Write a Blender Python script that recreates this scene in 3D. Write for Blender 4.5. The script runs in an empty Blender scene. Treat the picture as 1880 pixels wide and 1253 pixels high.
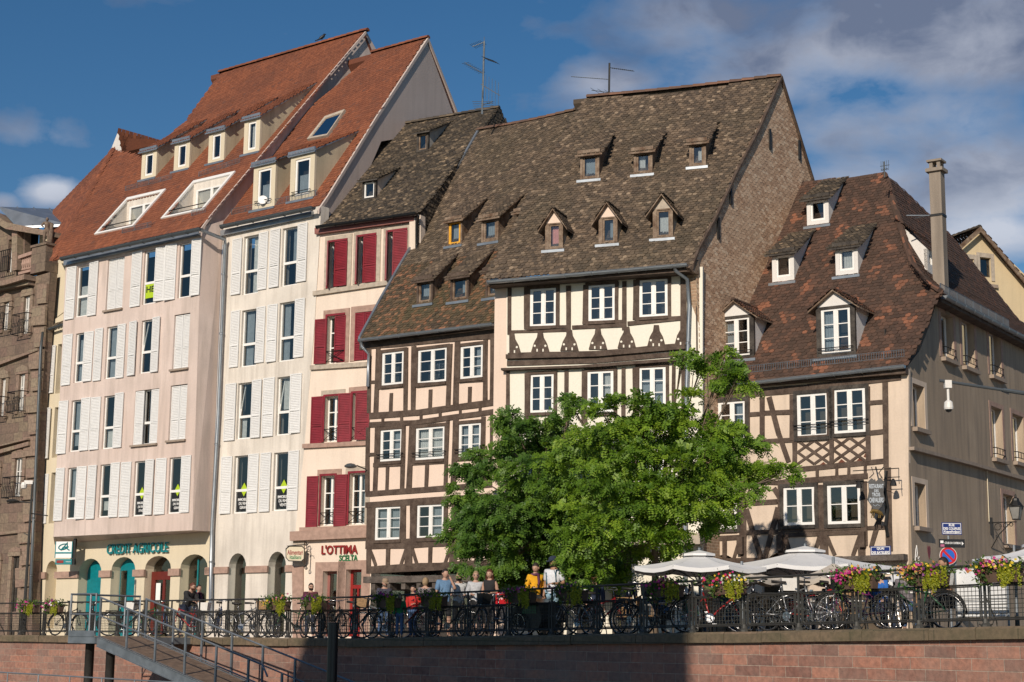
import bpy, math, random
import numpy as np
from mathutils import Vector, Matrix
from mathutils.geometry import tessellate_polygon
R = math.radians
random.seed(7)
SC = bpy.context.scene
COL = SC.collection
# ---------------------------------------------------------------- camera
F = 3000.0                      # focal length in photo pixels (photo 1880 x 1253)
PIT = math.atan((1177 - 626.5) / F); ROL = 0.0105
fw = Vector((0, math.cos(PIT), math.sin(PIT)))
r0 = Vector((1, 0, 0)); u0_ = Vector((0, -math.sin(PIT), math.cos(PIT)))
rt = r0 * math.cos(ROL) + u0_ * math.sin(ROL)
up = u0_ * math.cos(ROL) - r0 * math.sin(ROL)
cd = bpy.data.cameras.new('camera'); cam = bpy.data.objects.new('camera', cd); COL.objects.link(cam)
m = Matrix.Identity(4)
for i in range(3):
    m[i][0] = rt[i]; m[i][1] = up[i]; m[i][2] = -fw[i]
cam.matrix_world = m
cd.sensor_width = 36; cd.lens = 36 * F / 1880; cd.clip_end = 3000; cd.clip_start = 0.1
SC.camera = cam
# ---------------------------------------------------------------- light
SUN_EL = R(25); LA = R(70)      # light travels towards azimuth LA (math angle in XY)
Ld = Vector((math.cos(LA) * math.cos(SUN_EL), math.sin(LA) * math.cos(SUN_EL), -math.sin(SUN_EL)))
sl = bpy.data.lights.new('sun', 'SUN'); sl.energy = 4.2; sl.angle = R(0.5); sl.color = (1, .88, .74)
so = bpy.data.objects.new('sun', sl); COL.objects.link(so)
so.rotation_euler = Ld.to_track_quat('-Z', 'Y').to_euler(); so.location = (0, -20, 40)
W = bpy.data.worlds.new('World'); SC.world = W; W.use_nodes = True
nt = W.node_tree; nt.nodes.clear(); N = nt.nodes.new; LK = nt.links.new
def mth(op, a, b=None, c=None, clamp=False):
    n = N('ShaderNodeMath'); n.operation = op; n.use_clamp = clamp
    for i, v in enumerate((a, b, c)):
        if v is None: continue
        if isinstance(v, (int, float)): n.inputs[i].default_value = v
        else: LK(v, n.inputs[i])
    return n.outputs[0]
sky = N('ShaderNodeTexSky'); sky.sky_type = 'NISHITA'; sky.sun_disc = False
sky.sun_elevation = SUN_EL
sp = -Ld; sky.sun_rotation = math.atan2(sp.x, sp.y)
sky.air_density = 1.0; sky.dust_density = .25; sky.ozone_density = 3.0; sky.altitude = 200
tc = N('ShaderNodeTexCoord')
def cloudfield(scale, seed, zs=2.2):
    mp = N('ShaderNodeMapping'); mp.inputs['Scale'].default_value = (scale, scale, scale * zs)
    mp.inputs['Location'].default_value = (seed, seed * .7, seed * .3)
    LK(tc.outputs['Generated'], mp.inputs['Vector'])
    nz = N('ShaderNodeTexNoise'); nz.inputs['Scale'].default_value = 1; nz.inputs['Detail'].default_value = 9
    nz.inputs['Roughness'].default_value = .56; nz.inputs['Distortion'].default_value = .25
    LK(mp.outputs[0], nz.inputs['Vector']); return nz.outputs['Fac']
def blob(px, py, rx, ry):
    """soft region of the sky round one direction"""
    d = (fw * F + rt * (px - 940) + up * (626.5 - py)).normalized()
    az = math.atan2(d.x, d.y); el = math.asin(d.z)
    sx = N('ShaderNodeSeparateXYZ'); LK(tc.outputs['Generated'], sx.inputs[0])
    a = mth('ARCTAN2', sx.outputs[0], sx.outputs[1]); e = mth('ARCSINE', sx.outputs[2])
    a = mth('DIVIDE', mth('SUBTRACT', a, az), rx / F); e = mth('DIVIDE', mth('SUBTRACT', e, el), ry / F)
    r2 = mth('ADD', mth('MULTIPLY', a, a), mth('MULTIPLY', e, e))
    return mth('POWER', 2.718, mth('MULTIPLY', r2, -1.0))
big = cloudfield(7.5, 3.1); fine = cloudfield(17, 8.4, 1.6)
mask = None
for b in [(1750, 60, 520, 130, 1.15), (1650, 215, 330, 95, .75), (1250, 30, 260, 75, 1.0), (1110, 150, 120, 60, .85), (1860, 330, 260, 120, .85), (1600, 330, 220, 80, .7), (1450, 150, 260, 80, .7),
          (1830, 440, 200, 60, 1.0), (60, 240, 170, 38, .52), (95, 355, 62, 34, 1.1), (5, 372, 40, 22, .8), (520, 62, 60, 12, .4), (1330, 165, 110, 30, .45)]:
    v = mth('MULTIPLY', blob(*b[:4]), b[4]); mask = v if mask is None else mth('MAXIMUM', mask, v)
cl = mth('ADD', mth('MULTIPLY', big, .52), mth('MULTIPLY', fine, .48))
cov = mth('ADD', cl, mth('MULTIPLY', mask, .34))
cov = mth('MULTIPLY', mth('SUBTRACT', cov, .605), 4.6, clamp=True)
cov = mth('MULTIPLY', cov, .86)
# cloud body colour: grey-blue underside, brighter where thin
ramp = N('ShaderNodeValToRGB'); ramp.color_ramp.elements[0].position = .32; ramp.color_ramp.elements[1].position = .7
ramp.color_ramp.elements[0].color = (7.6, 7.9, 9.0, 1); ramp.color_ramp.elements[1].color = (2.3, 2.7, 3.9, 1)
LK(mth('ADD', fine, mth('MULTIPLY', blob(1500, 20, 600, 90), .16)), ramp.inputs[0])
wt = N('ShaderNodeMix'); wt.data_type = 'RGBA'
LK(ramp.outputs[0], wt.inputs['A']); wt.inputs['B'].default_value = (9.5, 9.9, 11, 1)
LK(mth('MULTIPLY', mth('ADD', blob(95, 340, 70, 40), blob(1830, 420, 170, 60)), .9, clamp=True), wt.inputs['Factor'])
mx = N('ShaderNodeMix'); mx.data_type = 'RGBA'
LK(cov, mx.inputs['Factor'])
hs = N('ShaderNodeHueSaturation'); hs.inputs['Saturation'].default_value = 1.25; hs.inputs['Value'].default_value = 1.0
LK(sky.outputs[0], hs.inputs['Color'])
LK(hs.outputs[0], mx.inputs['A']); LK(wt.outputs['Result'], mx.inputs['B'])
bg = N('ShaderNodeBackground'); bg.inputs['Strength'].default_value = .07; LK(mx.outputs['Result'], bg.inputs['Color'])
wo = N('ShaderNodeOutputWorld'); LK(bg.outputs[0], wo.inputs['Surface'])
vs = SC.view_settings; vs.view_transform = 'Standard'; vs.look = 'None'; vs.exposure = 0.0; vs.gamma = 1; vs.use_curve_mapping = False

# ---------------------------------------------------------------- materials
MT = {}
def newmat(name):
    m = bpy.data.materials.new(name); m.use_nodes = True; nt = m.node_tree
    b = nt.nodes['Principled BSDF']; MT[name] = m; return m, nt, b
def mix(nt, fac, a, b, mode='MIX'):
    n = nt.nodes.new('ShaderNodeMix'); n.data_type = 'RGBA'; n.blend_type = mode
    for s, v in (('Factor', fac), ('A', a), ('B', b)):
        if isinstance(v, (int, float)): n.inputs[s].default_value = v
        elif isinstance(v, (tuple, list)): n.inputs[s].default_value = (*v[:3], 1)
        else: nt.links.new(v, n.inputs[s])
    return n.outputs['Result']
def uvn(nt, sx=1, sy=1, sz=1, src='UV'):
    t = nt.nodes.new('ShaderNodeTexCoord'); mp = nt.nodes.new('ShaderNodeMapping')
    mp.inputs['Scale'].default_value = (sx, sy, sz); nt.links.new(t.outputs[src], mp.inputs[0]); return mp.outputs[0]
def noise(nt, vec, scale, det=4, rough=.55, lo=.35, hi=.65):
    n = nt.nodes.new('ShaderNodeTexNoise'); n.inputs['Scale'].default_value = scale; n.inputs['Detail'].default_value = det
    n.inputs['Roughness'].default_value = rough; nt.links.new(vec, n.inputs['Vector'])
    r = nt.nodes.new('ShaderNodeMapRange'); r.inputs[1].default_value = lo; r.inputs[2].default_value = hi
    nt.links.new(n.outputs['Fac'], r.inputs[0]); return r.outputs[0]
def bump(nt, b, h, strength=.3, dist=.02):
    n = nt.nodes.new('ShaderNodeBump'); n.inputs['Strength'].default_value = strength; n.inputs['Distance'].default_value = dist
    nt.links.new(h, n.inputs['Height']); nt.links.new(n.outputs[0], b.inputs['Normal'])
def mulc(c, k): return tuple(x * k for x in c)
def plain(name, c, rough=.6, metal=0, var=.12, sc=6, bmp=.1):
    m, nt, b = newmat(name); v = uvn(nt)
    f = noise(nt, v, sc); col = mix(nt, f, mulc(c, 1 - var), mulc(c, 1 + var)); nt.links.new(col, b.inputs['Base Color'])
    b.inputs['Roughness'].default_value = rough; b.inputs['Metallic'].default_value = metal
    if bmp: bump(nt, b, f, bmp, .01)
    return m
def stucco(name, c, stain=.18, tint=None, stc=None):
    m, nt, b = newmat(name); v = uvn(nt)
    f1 = noise(nt, v, .55, 5, .6, .3, .7); f2 = noise(nt, uvn(nt, 2.6, .22, 1), 1.3, 5, .6, .45, .75); f3 = noise(nt, v, 16, 3)
    c1 = mix(nt, f1, mulc(c, 1 - stain * .45), mulc(c, 1.03))
    if tint:
        c1 = mix(nt, noise(nt, v, .23, 3, .5, .42, .62), c1, tint)
    d = mix(nt, .5, mulc(c, .62), stc or (.30, .25, .2))
    k = nt.nodes.new('ShaderNodeMath'); k.operation = 'MULTIPLY'; nt.links.new(f2, k.inputs[0]); k.inputs[1].default_value = stain * 1.5
    c2 = mix(nt, k.outputs[0], c1, d)
    c3 = mix(nt, f3, c2, mix(nt, 1, c2, (.95, .95, .95), 'MULTIPLY'))
    nt.links.new(c3, b.inputs['Base Color']); b.inputs['Roughness'].default_value = .9
    bump(nt, b, f3, .25, .006); return m
def timber(name, c, c2):
    m, nt, b = newmat(name); v = uvn(nt, 3, 3, 3, 'Object')
    f = noise(nt, v, 1.2, 5, .65, .35, .7); f2 = noise(nt, v, 7, 4)
    nt.links.new(mix(nt, f2, mix(nt, f, c, c2), mix(nt, f, mulc(c, .7), mulc(c2, .75))), b.inputs['Base Color'])
    b.inputs['Roughness'].default_value = .8; bump(nt, b, f2, .5, .01); return m
def tilemat(name, cols, moss=None, mossf=.3):
    m, nt, b = newmat(name)
    a = nt.nodes.new('ShaderNodeAttribute'); a.attribute_name = 'rnd'; a.attribute_type = 'GEOMETRY'
    r = nt.nodes.new('ShaderNodeValToRGB'); e = r.color_ramp.elements
    while len(e) < len(cols): e.new(.5)
    for i, (p, c) in enumerate(cols): e[i].position = p; e[i].color = (*c, 1)
    nt.links.new(a.outputs['Fac'], r.inputs[0]); col = r.outputs[0]
    v = uvn(nt, 1, 1, 1, 'Object')
    f = noise(nt, v, .45, 4, .6, .4, .66)
    if moss:
        k = nt.nodes.new('ShaderNodeMath'); k.operation = 'MULTIPLY'; nt.links.new(f, k.inputs[0]); k.inputs[1].default_value = mossf
        col = mix(nt, k.outputs[0], col, moss)
    g = noise(nt, v, 14, 3, .6)
    col = mix(nt, g, mix(nt, 1, col, (.87, .87, .87), 'MULTIPLY'), mix(nt, 1, col, (1.07, 1.06, 1.05), 'MULTIPLY'))
    nt.links.new(col, b.inputs['Base Color']); b.inputs['Roughness'].default_value = .85; bump(nt, b, g, .25, .006); return m
def blocks(name, c1, c2, mortar, bw, bh, ms=.012, stain=None, sf=.5, offset=.5, bm=.6, ramp3=None):
    m, nt, b = newmat(name); v = uvn(nt)
    nz = nt.nodes.new('ShaderNodeTexNoise'); nz.inputs['Scale'].default_value = 1.5; nt.links.new(v, nz.inputs['Vector'])
    ad = nt.nodes.new('ShaderNodeVectorMath'); ad.operation = 'MULTIPLY_ADD'; nt.links.new(nz.outputs['Color'], ad.inputs[0])
    ad.inputs[1].default_value = (.03, .015, 0); nt.links.new(v, ad.inputs[2])
    t = nt.nodes.new('ShaderNodeTexBrick'); nt.links.new(ad.outputs[0], t.inputs['Vector']); t.inputs['Scale'].default_value = 1
    t.inputs['Brick Width'].default_value = bw; t.inputs['Row Height'].default_value = bh; t.inputs['Mortar Size'].default_value = ms
    t.inputs['Color1'].default_value = (*c1, 1); t.inputs['Color2'].default_value = (*c2, 1); t.inputs['Mortar'].default_value = (*mortar, 1)
    t.offset = offset; t.inputs['Mortar Smooth'].default_value = .3
    f = noise(nt, v, .8, 6, .65, .35, .7); f3 = noise(nt, v, 9, 5)
    c = mix(nt, f3, mix(nt, 1, t.outputs['Color'], (.75, .75, .75), 'MULTIPLY'), mix(nt, 1, t.outputs['Color'], (1.2, 1.18, 1.15), 'MULTIPLY'))
    if stain:
        k = nt.nodes.new('ShaderNodeMath'); k.operation = 'MULTIPLY'; nt.links.new(f, k.inputs[0]); k.inputs[1].default_value = sf
        c = mix(nt, k.outputs[0], c, stain)
    nt.links.new(c, b.inputs['Base Color']); b.inputs['Roughness'].default_value = .9
    iv = nt.nodes.new('ShaderNodeMath'); iv.operation = 'SUBTRACT'; iv.inputs[0].default_value = 1; nt.links.new(t.outputs['Fac'], iv.inputs[1])
    a2 = nt.nodes.new('ShaderNodeMath'); a2.operation = 'MULTIPLY_ADD'; nt.links.new(f3, a2.inputs[0]); a2.inputs[1].default_value = .35; nt.links.new(iv.outputs[0], a2.inputs[2])
    bump(nt, b, a2.outputs[0], bm, .015); return m

def glassmat(name, tint=(.75, .8, .82), refl=.3):
    m, nt, b = newmat(name)
    tr = nt.nodes.new('ShaderNodeBsdfTransparent'); tr.inputs[0].default_value = (*tint, 1)
    gl = nt.nodes.new('ShaderNodeBsdfGlossy'); gl.inputs['Roughness'].default_value = .03; gl.inputs['Color'].default_value = (.85, .80, .74, 1)
    fr = nt.nodes.new('ShaderNodeFresnel'); fr.inputs['IOR'].default_value = 1.5
    ad = nt.nodes.new('ShaderNodeMath'); ad.operation = 'MULTIPLY_ADD'; nt.links.new(fr.outputs[0], ad.inputs[0]); ad.inputs[1].default_value = 1.2; ad.inputs[2].default_value = refl * .35
    # old panes are never quite flat
    bp = nt.nodes.new('ShaderNodeBump'); bp.inputs['Strength'].default_value = .06; bp.inputs['Distance'].default_value = .05
    nz = nt.nodes.new('ShaderNodeTexNoise'); nz.inputs['Scale'].default_value = 2.5; nt.links.new(uvn(nt), nz.inputs['Vector']); nt.links.new(nz.outputs['Fac'], bp.inputs['Height']); nt.links.new(bp.outputs[0], gl.inputs['Normal'])
    ms = nt.nodes.new('ShaderNodeMixShader'); nt.links.new(ad.outputs[0], ms.inputs[0]); nt.links.new(tr.outputs[0], ms.inputs[1]); nt.links.new(gl.outputs[0], ms.inputs[2])
    nt.links.new(ms.outputs[0], nt.nodes['Material Output'].inputs[0]); return m
glassmat('glass'); glassmat('glass_green', (.35, .55, .5), .5)
stucco('pink_stucco', (.70, .58, .52), .45, tint=(.62, .50, .44)); stucco('cream_stucco', (.76, .70, .62), .45)
stucco('bank_cream', (.66, .58, .43), .12)
stucco('peach_plaster', (.78, .62, .51), .1); stucco('ivory_plaster', (.80, .76, .65), .05); stucco('salmon_cream', (.78, .66, .55), .15)
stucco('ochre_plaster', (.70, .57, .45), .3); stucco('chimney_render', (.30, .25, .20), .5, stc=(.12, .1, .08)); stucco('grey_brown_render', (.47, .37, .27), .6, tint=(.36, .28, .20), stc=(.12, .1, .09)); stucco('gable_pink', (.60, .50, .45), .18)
stucco('yellow_plaster', (.66, .53, .33), .15); stucco('dormer_cream', (.62, .54, .38), .5, stc=(.3, .27, .2)); stucco('white_plaster', (.72, .70, .67), .12)
stucco('grey_plaster', (.42, .40, .36), .4)
timber('dark_timber', (.062, .038, .026), (.14, .10, .075)); timber('black_timber', (.02, .016, .014), (.10, .085, .07)); timber('old_wood', (.12, .065, .035), (.34, .26, .19)); timber('grey_timber', (.07, .055, .045), (.17, .14, .12))
tilemat('orange_tiles', [(0, (.16, .05, .025)), (.5, (.235, .076, .034)), (.9, (.30, .10, .045)), (1, (.15, .06, .038))], (.10, .04, .026), .5)
tilemat('old_tiles', [(0, (.07, .052, .038)), (.35, (.105, .076, .053)), (.7, (.15, .107, .072)), (.93, (.20, .145, .098)), (1, (.32, .24, .165))], (.07, .058, .034), .45)
tilemat('dark_tiles', [(0, (.035, .028, .022)), (.4, (.075, .058, .042)), (.75, (.13, .098, .065)), (.93, (.2, .15, .10)), (1, (.38, .28, .18))], (.05, .042, .03), .5)
tilemat('mixed_tiles', [(0, (.055, .032, .022)), (.5, (.085, .047, .032)), (.78, (.12, .062, .04)), (.86, (.19, .08, .045)), (1, (.27, .11, .06))], (.07, .05, .035), .3)
tilemat('rusty_tiles', [(0, (.05, .036, .025)), (.5, (.10, .068, .04)), (.72, (.14, .085, .05)), (.85, (.22, .095, .05)), (1, (.30, .15, .085))], (.08, .07, .03), .6)
tilemat('ridge_clay', [(0, (.10, .06, .045)), (.6, (.16, .085, .055)), (1, (.22, .11, .07))], (.09, .07, .045), .5)
tilemat('brick_units', [(0, (.38, .23, .145)), (.4, (.52, .34, .22)), (.75, (.62, .43, .29)), (1, (.70, .54, .39))], (.55, .42, .30), .5)
blocks('gable_brick', (.42, .27, .18), (.30, .19, .12), (.45, .35, .25), .22, .085, .014, (.36, .27, .18), .4)
blocks('sandstone', (.27, .18, .14), (.27, .22, .155), (.2, .15, .11), .75, .36, .012, (.17, .12, .095), .5)
blocks('sandstone_dark', (.19, .125, .10), (.24, .185, .13), (.12, .09, .07), .6, .4, .01, (.09, .07, .055), .7)
blocks('quay_stone', (.38, .17, .115), (.19, .095, .075), (.42, .32, .26), .66, .205, .009, (.27, .20, .165), .7, bm=1.0)
blocks('coping_stone', (.20, .14, .095), (.15, .11, .075), (.07, .06, .04), 1.5, .6, .01, (.07, .07, .035), .75)
blocks('paving', (.27, .23, .20), (.22, .18, .16), (.13, .11, .10), .4, .25, .01, (.16, .14, .12), .4)
plain('stone_trim', (.36, .24, .19), .85, var=.15); plain('stone_grey', (.42, .36, .29), .85, var=.15); plain('stone_sill', (.30, .24, .19), .85)
plain('white_paint', (.80, .79, .76), .45, var=.04); plain('offwhite_paint', (.70, .68, .64), .5, var=.06)
plain('shutter_grey', (.70, .70, .69), .55, var=.05); plain('shutter_red', (.20, .012, .022), .5, var=.2, sc=3); plain('maroon_wood', (.26, .10, .085), .6)
plain('zinc', (.30, .33, .36), .38, .6, .15, 2); plain('zinc_dark', (.10, .115, .125), .45, .4, .15, 2); plain('iron', (.018, .018, .018), .5, .3); plain('rail_iron', (.045, .043, .04), .55, .3, .2)
plain('galv', (.20, .225, .25), .45, .5, .2, 3); plain('deck_wood', (.17, .115, .08), .8, var=.25, sc=5)
plain('dark_room_sheet', (.035, .032, .03), .9); plain('dark_room_sheet_warm', (.10, .075, .05), .9); plain('curtain', (.62, .62, .60), .9, var=.1, sc=9); plain('curtain_grey', (.33, .37, .40), .9, var=.1)  # first two: room darkness painted on thin backing sheets
plain('teal', (.0, .17, .20), .4); plain('teal_sign', (.01, .20, .22), .4, var=.03); plain('sign_white', (.82, .82, .8), .4, var=.02); plain('sign_blue', (.012, .03, .17), .35, var=.05); plain('sign_red', (.50, .015, .02), .4, var=.03)
plain('sign_green', (.02, .17, .06), .45, var=.03); plain('door_red', (.13, .018, .012), .4, var=.1); plain('lime', (.42, .58, .02), .5, var=.03); plain('dark_red', (.25, .012, .01), .45, var=.03); plain('sign_black', (.015, .015, .017), .4); plain('noparking_blue', (.02, .12, .50), .4, var=.03)
plain('yellow_frame', (.72, .36, .03), .5); plain('bark', (.16, .12, .085), .9, var=.3, sc=9, bmp=.6); plain('parasol', (.70, .70, .70), .85, var=.03, sc=2); plain('parasol_beige', (.50, .44, .37), .85, var=.05, sc=2)
plain('tyre', (.012, .012, .012), .8); plain('chrome', (.45, .45, .46), .25, .9); plain('saddle', (.02, .017, .015), .6); plain('planter', (.095, .058, .04), .75)
plain('skin', (.44, .265, .19), .6, var=.05); plain('skin_tan', (.33, .18, .11), .6, var=.05); plain('wicker', (.25, .15, .07), .8, var=.3, sc=25)
plain('rail_grey', (.08, .078, .07), .5, .4); plain('water_dirt', (.02, .03, .025), .1)
plain('pink_blind', (.75, .36, .32), .8); plain('canvas_white', (.75, .76, .76), .7, var=.03); plain('black_plastic', (.012, .012, .013), .35)
plain('hair_dark', (.02, .013, .01), .7, var=.3, sc=30); plain('hair_grey', (.25, .22, .19), .8, var=.3, sc=30); plain('hair_blond', (.30, .21, .12), .8, var=.3, sc=30); plain('hair_red', (.10, .03, .015), .7, var=.3, sc=30)
plain('eye_dark', (.02, .015, .012), .3); plain('lip', (.30, .10, .085), .6); plain('shoe', (.03, .028, .027), .6)
plain('bird_black', (.012, .012, .014), .5)
CLOTH = {}
def cloth(name, c):
    if name not in MT: plain(name, c, .9, var=.12, sc=14, bmp=.25)
    return name
def leafmat(name, a, b2, c):
    m, nt, b = newmat(name)
    at = nt.nodes.new('ShaderNodeAttribute'); at.attribute_name = 'rnd'
    r = nt.nodes.new('ShaderNodeValToRGB'); e = r.color_ramp.elements; e.new(.5)
    for i, (p, cc) in enumerate(((0, a), (.5, b2), (1, c))): e[i].position = p; e[i].color = (*cc, 1)
    nt.links.new(at.outputs['Fac'], r.inputs[0]); nt.links.new(r.outputs[0], b.inputs['Base Color']); b.inputs['Roughness'].default_value = .55
    tl = nt.nodes.new('ShaderNodeBsdfTranslucent'); nt.links.new(mix(nt, 1, r.outputs[0], (1.6, 1.5, .6), 'MULTIPLY'), tl.inputs[0])
    ms = nt.nodes.new('ShaderNodeMixShader'); ms.inputs[0].default_value = .3; nt.links.new(b.outputs[0], ms.inputs[1]); nt.links.new(tl.outputs[0], ms.inputs[2])
    nt.links.new(ms.outputs[0], nt.nodes['Material Output'].inputs[0])
leafmat('leaves', (.055, .12, .011), (.12, .225, .016), (.27, .38, .03))
leafmat('leaves_cool', (.04, .10, .014), (.08, .17, .02), (.17, .28, .028))
leafmat('flower_leaves', (.03, .07, .012), (.06, .12, .02), (.12, .18, .03)); leafmat('trailing', (.16, .20, .012), (.27, .30, .015), (.38, .38, .02))
for n_, c_ in (('magenta', (.38, .01, .15)), ('purple', (.14, .012, .12)), ('orange', (.45, .19, .05)), ('pinkish', (.42, .12, .22)), ('yellow', (.55, .40, .02)), ('red', (.5, .02, .03)), ('white', (.6, .6, .55))):
    plain('petal_' + n_, c_, .6, var=.15)

# ---------------------------------------------------------------- geometry helpers
def ray(px, py): return fw * F + rt * (px - 940) + up * (626.5 - py)
def proj(p):
    d = p.dot(fw); return 940 + F * p.dot(rt) / d, 626.5 - F * p.dot(up) / d
def at(px, py, depth): return ray(px, py) * (depth / F)
def K(ox, oy, s): return lambda *a: [v / s + (ox if i % 2 == 0 else oy) for i, v in enumerate(a)]
class Face:
    """a vertical plane: origin (x,y), unit direction e along it, outward normal n"""
    def __init__(s, o, e):
        s.o = Vector((o[0], o[1], 0)); s.e = Vector((e[0], e[1], 0)).normalized(); s.n = Vector((s.e.y, -s.e.x, 0))
    def uz(s, px, py, off=0):
        r = ray(px, py); t = (s.o + s.n * off).dot(s.n) / r.dot(s.n); p = r * t
        return (p - s.o).dot(s.e), p.z
    def P(s, u, z, off=0): q = s.o + s.e * u + s.n * off; return Vector((q.x, q.y, z))
    def px(s, px, py, off=0): return s.P(*s.uz(px, py, off), off)
    def mpp(s, px, py, off=0): return s.px(px, py, off).dot(fw) / F
    def offset(s, off): return Face((s.o + s.n * off)[:2], s.e[:2])
    def perp(s, u, off=0):
        """vertical plane through u running inward, facing right"""
        q = s.o + s.e * u + s.n * off; return Face(q[:2], (-s.n)[:2])
def vpdir(X): v = Vector((940 - X, -F)).normalized(); return (v.x, v.y)
class MB:
    def __init__(s): s.v = []; s.f = []; s.r = []; s.mi = []; s.cur = 0
    def poly(s, pts):
        b = len(s.v); s.v += [tuple(p) for p in pts]; s.f.append(tuple(range(b, b + len(pts)))); s.mi.append(s.cur)
    def hexa(s, a, b):
        """a,b: two quads (4 pts each) joined"""
        k = len(a); base = len(s.v); s.v += [tuple(p) for p in a] + [tuple(p) for p in b]
        s.f.append(tuple(range(base + k - 1, base - 1, -1))); s.f.append(tuple(range(base + k, base + 2 * k))); s.mi += [s.cur] * (2 + k)
        for i in range(k): j = (i + 1) % k; s.f.append((base + i, base + j, base + k + j, base + k + i))
    def fb(s, f, u0, u1, z0, z1, o0, o1):
        q = [(u0, z0), (u1, z0), (u1, z1), (u0, z1)]
        s.hexa([f.P(a, b, o0) for a, b in q], [f.P(a, b, o1) for a, b in q])
    def fp(s, f, pts, o0, o1):
        s.hexa([f.P(a, b, o0) for a, b in pts], [f.P(a, b, o1) for a, b in pts])
    def box(s, c, sx, sy, sz, M=None):
        q = [(-sx, -sy), (sx, -sy), (sx, sy), (-sx, sy)]; M = M or Matrix.Identity(4); c = Vector(c)
        s.hexa([M @ (c + Vector((a / 2, b / 2, -sz / 2))) for a, b in q], [M @ (c + Vector((a / 2, b / 2, sz / 2))) for a, b in q])
    def tube(s, pts, r, n=6, close=False, r2=None):
        pts = [Vector(p) for p in pts]; N_ = len(pts); base = len(s.v)
        for i, p in enumerate(pts):
            if close: t = pts[(i + 1) % N_] - pts[i - 1]
            else: t = pts[min(i + 1, N_ - 1)] - pts[max(i - 1, 0)]
            t.normalize(); a = t.cross(Vector((0, 0, 1)))
            if a.length < .1: a = t.cross(Vector((0, 1, 0)))
            a.normalize(); b = t.cross(a); rr = r[i] if isinstance(r, (list, tuple)) else r
            if r2 is not None and not isinstance(r, (list, tuple)): rr = r + (r2 - r) * i / (N_ - 1)
            for k in range(n):
                th = 2 * math.pi * k / n; s.v.append(tuple(p + a * math.cos(th) * rr + b * math.sin(th) * rr))
        for i in range(N_ if close else N_ - 1):
            j = (i + 1) % N_
            for k in range(n):
                l = (k + 1) % n; s.f.append((base + i * n + k, base + i * n + l, base + j * n + l, base + j * n + k)); s.mi.append(s.cur)
        if not close:
            s.f.append(tuple(base + k for k in range(n))); s.f.append(tuple(base + (N_ - 1) * n + k for k in reversed(range(n)))); s.mi += [s.cur] * 2
    def lathe(s, c, prof, n=12, M=None):
        base = len(s.v); c = Vector(c)
        for r_, z in prof:
            for k in range(n):
                th = 2 * math.pi * k / n; p = c + Vector((r_ * math.cos(th), r_ * math.sin(th), z)); s.v.append(tuple(M @ p if M else p))
        for i in range(len(prof) - 1):
            for k in range(n):
                l = (k + 1) % n; s.f.append((base + i * n + k, base + i * n + l, base + (i + 1) * n + l, base + (i + 1) * n + k)); s.mi.append(s.cur)
        s.f.append(tuple(base + k for k in reversed(range(n)))); s.f.append(tuple(base + (len(prof) - 1) * n + k for k in range(n))); s.mi += [s.cur] * 2
    def build(s, name, mats, parent=None, smooth=False, local=False):
        me = bpy.data.meshes.new(name); me.from_pydata(s.v, [], s.f); me.validate(); me.update()
        if isinstance(mats, str): mats = [mats]
        for q in mats: me.materials.append(MT[q])
        if len(mats) > 1 and len(me.polygons) == len(s.mi): me.polygons.foreach_set('material_index', s.mi)
        if s.r and len(s.r) == len(me.polygons):
            at_ = me.attributes.new('rnd', 'FLOAT', 'FACE'); at_.data.foreach_set('value', s.r)
        if len(me.polygons): autouv(me)
        if smooth: me.polygons.foreach_set('use_smooth', [True] * len(me.polygons))
        o = bpy.data.objects.new(name, me); COL.objects.link(o)
        if parent is not None:
            o.parent = parent
            if not local: o.matrix_parent_inverse = WM[parent].inverted()
            WM[o] = Matrix.Identity(4) if not local else WM[parent]
        else: WM[o] = Matrix.Identity(4)
        return o
WM = {}
def autouv(me):
    nv = len(me.vertices); co = np.empty(nv * 3); me.vertices.foreach_get('co', co); co = co.reshape(-1, 3)
    nl = len(me.loops); li = np.empty(nl, dtype=np.int64); me.loops.foreach_get('vertex_index', li)
    npol = len(me.polygons); nn = np.empty(npol * 3); me.polygons.foreach_get('normal', nn); nn = nn.reshape(-1, 3)
    tot = np.empty(npol, dtype=np.int64); me.polygons.foreach_get('loop_total', tot)
    n = np.repeat(nn, tot, axis=0); flat = np.abs(n[:, 2]) > .98
    t = np.stack([-n[:, 1], n[:, 0], np.zeros(nl)], 1); t[flat] = (1, 0, 0)
    t /= np.maximum(np.linalg.norm(t, axis=1, keepdims=True), 1e-9); b = np.cross(n, t)
    p = co[li]; uv = np.stack([(p * t).sum(1), (p * b).sum(1)], 1)
    l = me.uv_layers.new(name='UVMap'); l.data.foreach_set('uv', uv.ravel())
def tag(o, label=None, cat=None, group=None, kind=None):
    for k, v in (('label', label), ('category', cat), ('group', group), ('kind', kind)):
        if v: o[k] = v
    return o
def empty(name, loc, label=None, cat=None, group=None, rz=0):
    o = bpy.data.objects.new(name, None); COL.objects.link(o); o.location = loc; o.rotation_euler.z = rz
    o.empty_display_size = .3; WM[o] = Matrix.Translation(Vector(loc)) @ Matrix.Rotation(rz, 4, 'Z'); return tag(o, label, cat, group)
def copy_tree(o, parent=None):
    c = o.copy(); COL.objects.link(c)
    if parent is not None: c.parent = parent
    for ch in KIDS(o): copy_tree(ch, c)
    return c
def KIDS(o): return [x for x in COL.objects if x.parent == o]
def inpoly(x, y, P):
    c = False; j = len(P) - 1
    for i in range(len(P)):
        if (P[i][1] > y) != (P[j][1] > y) and x < (P[j][0] - P[i][0]) * (y - P[i][1]) / (P[j][1] - P[i][1]) + P[i][0]: c = not c
        j = i
    return c
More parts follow.
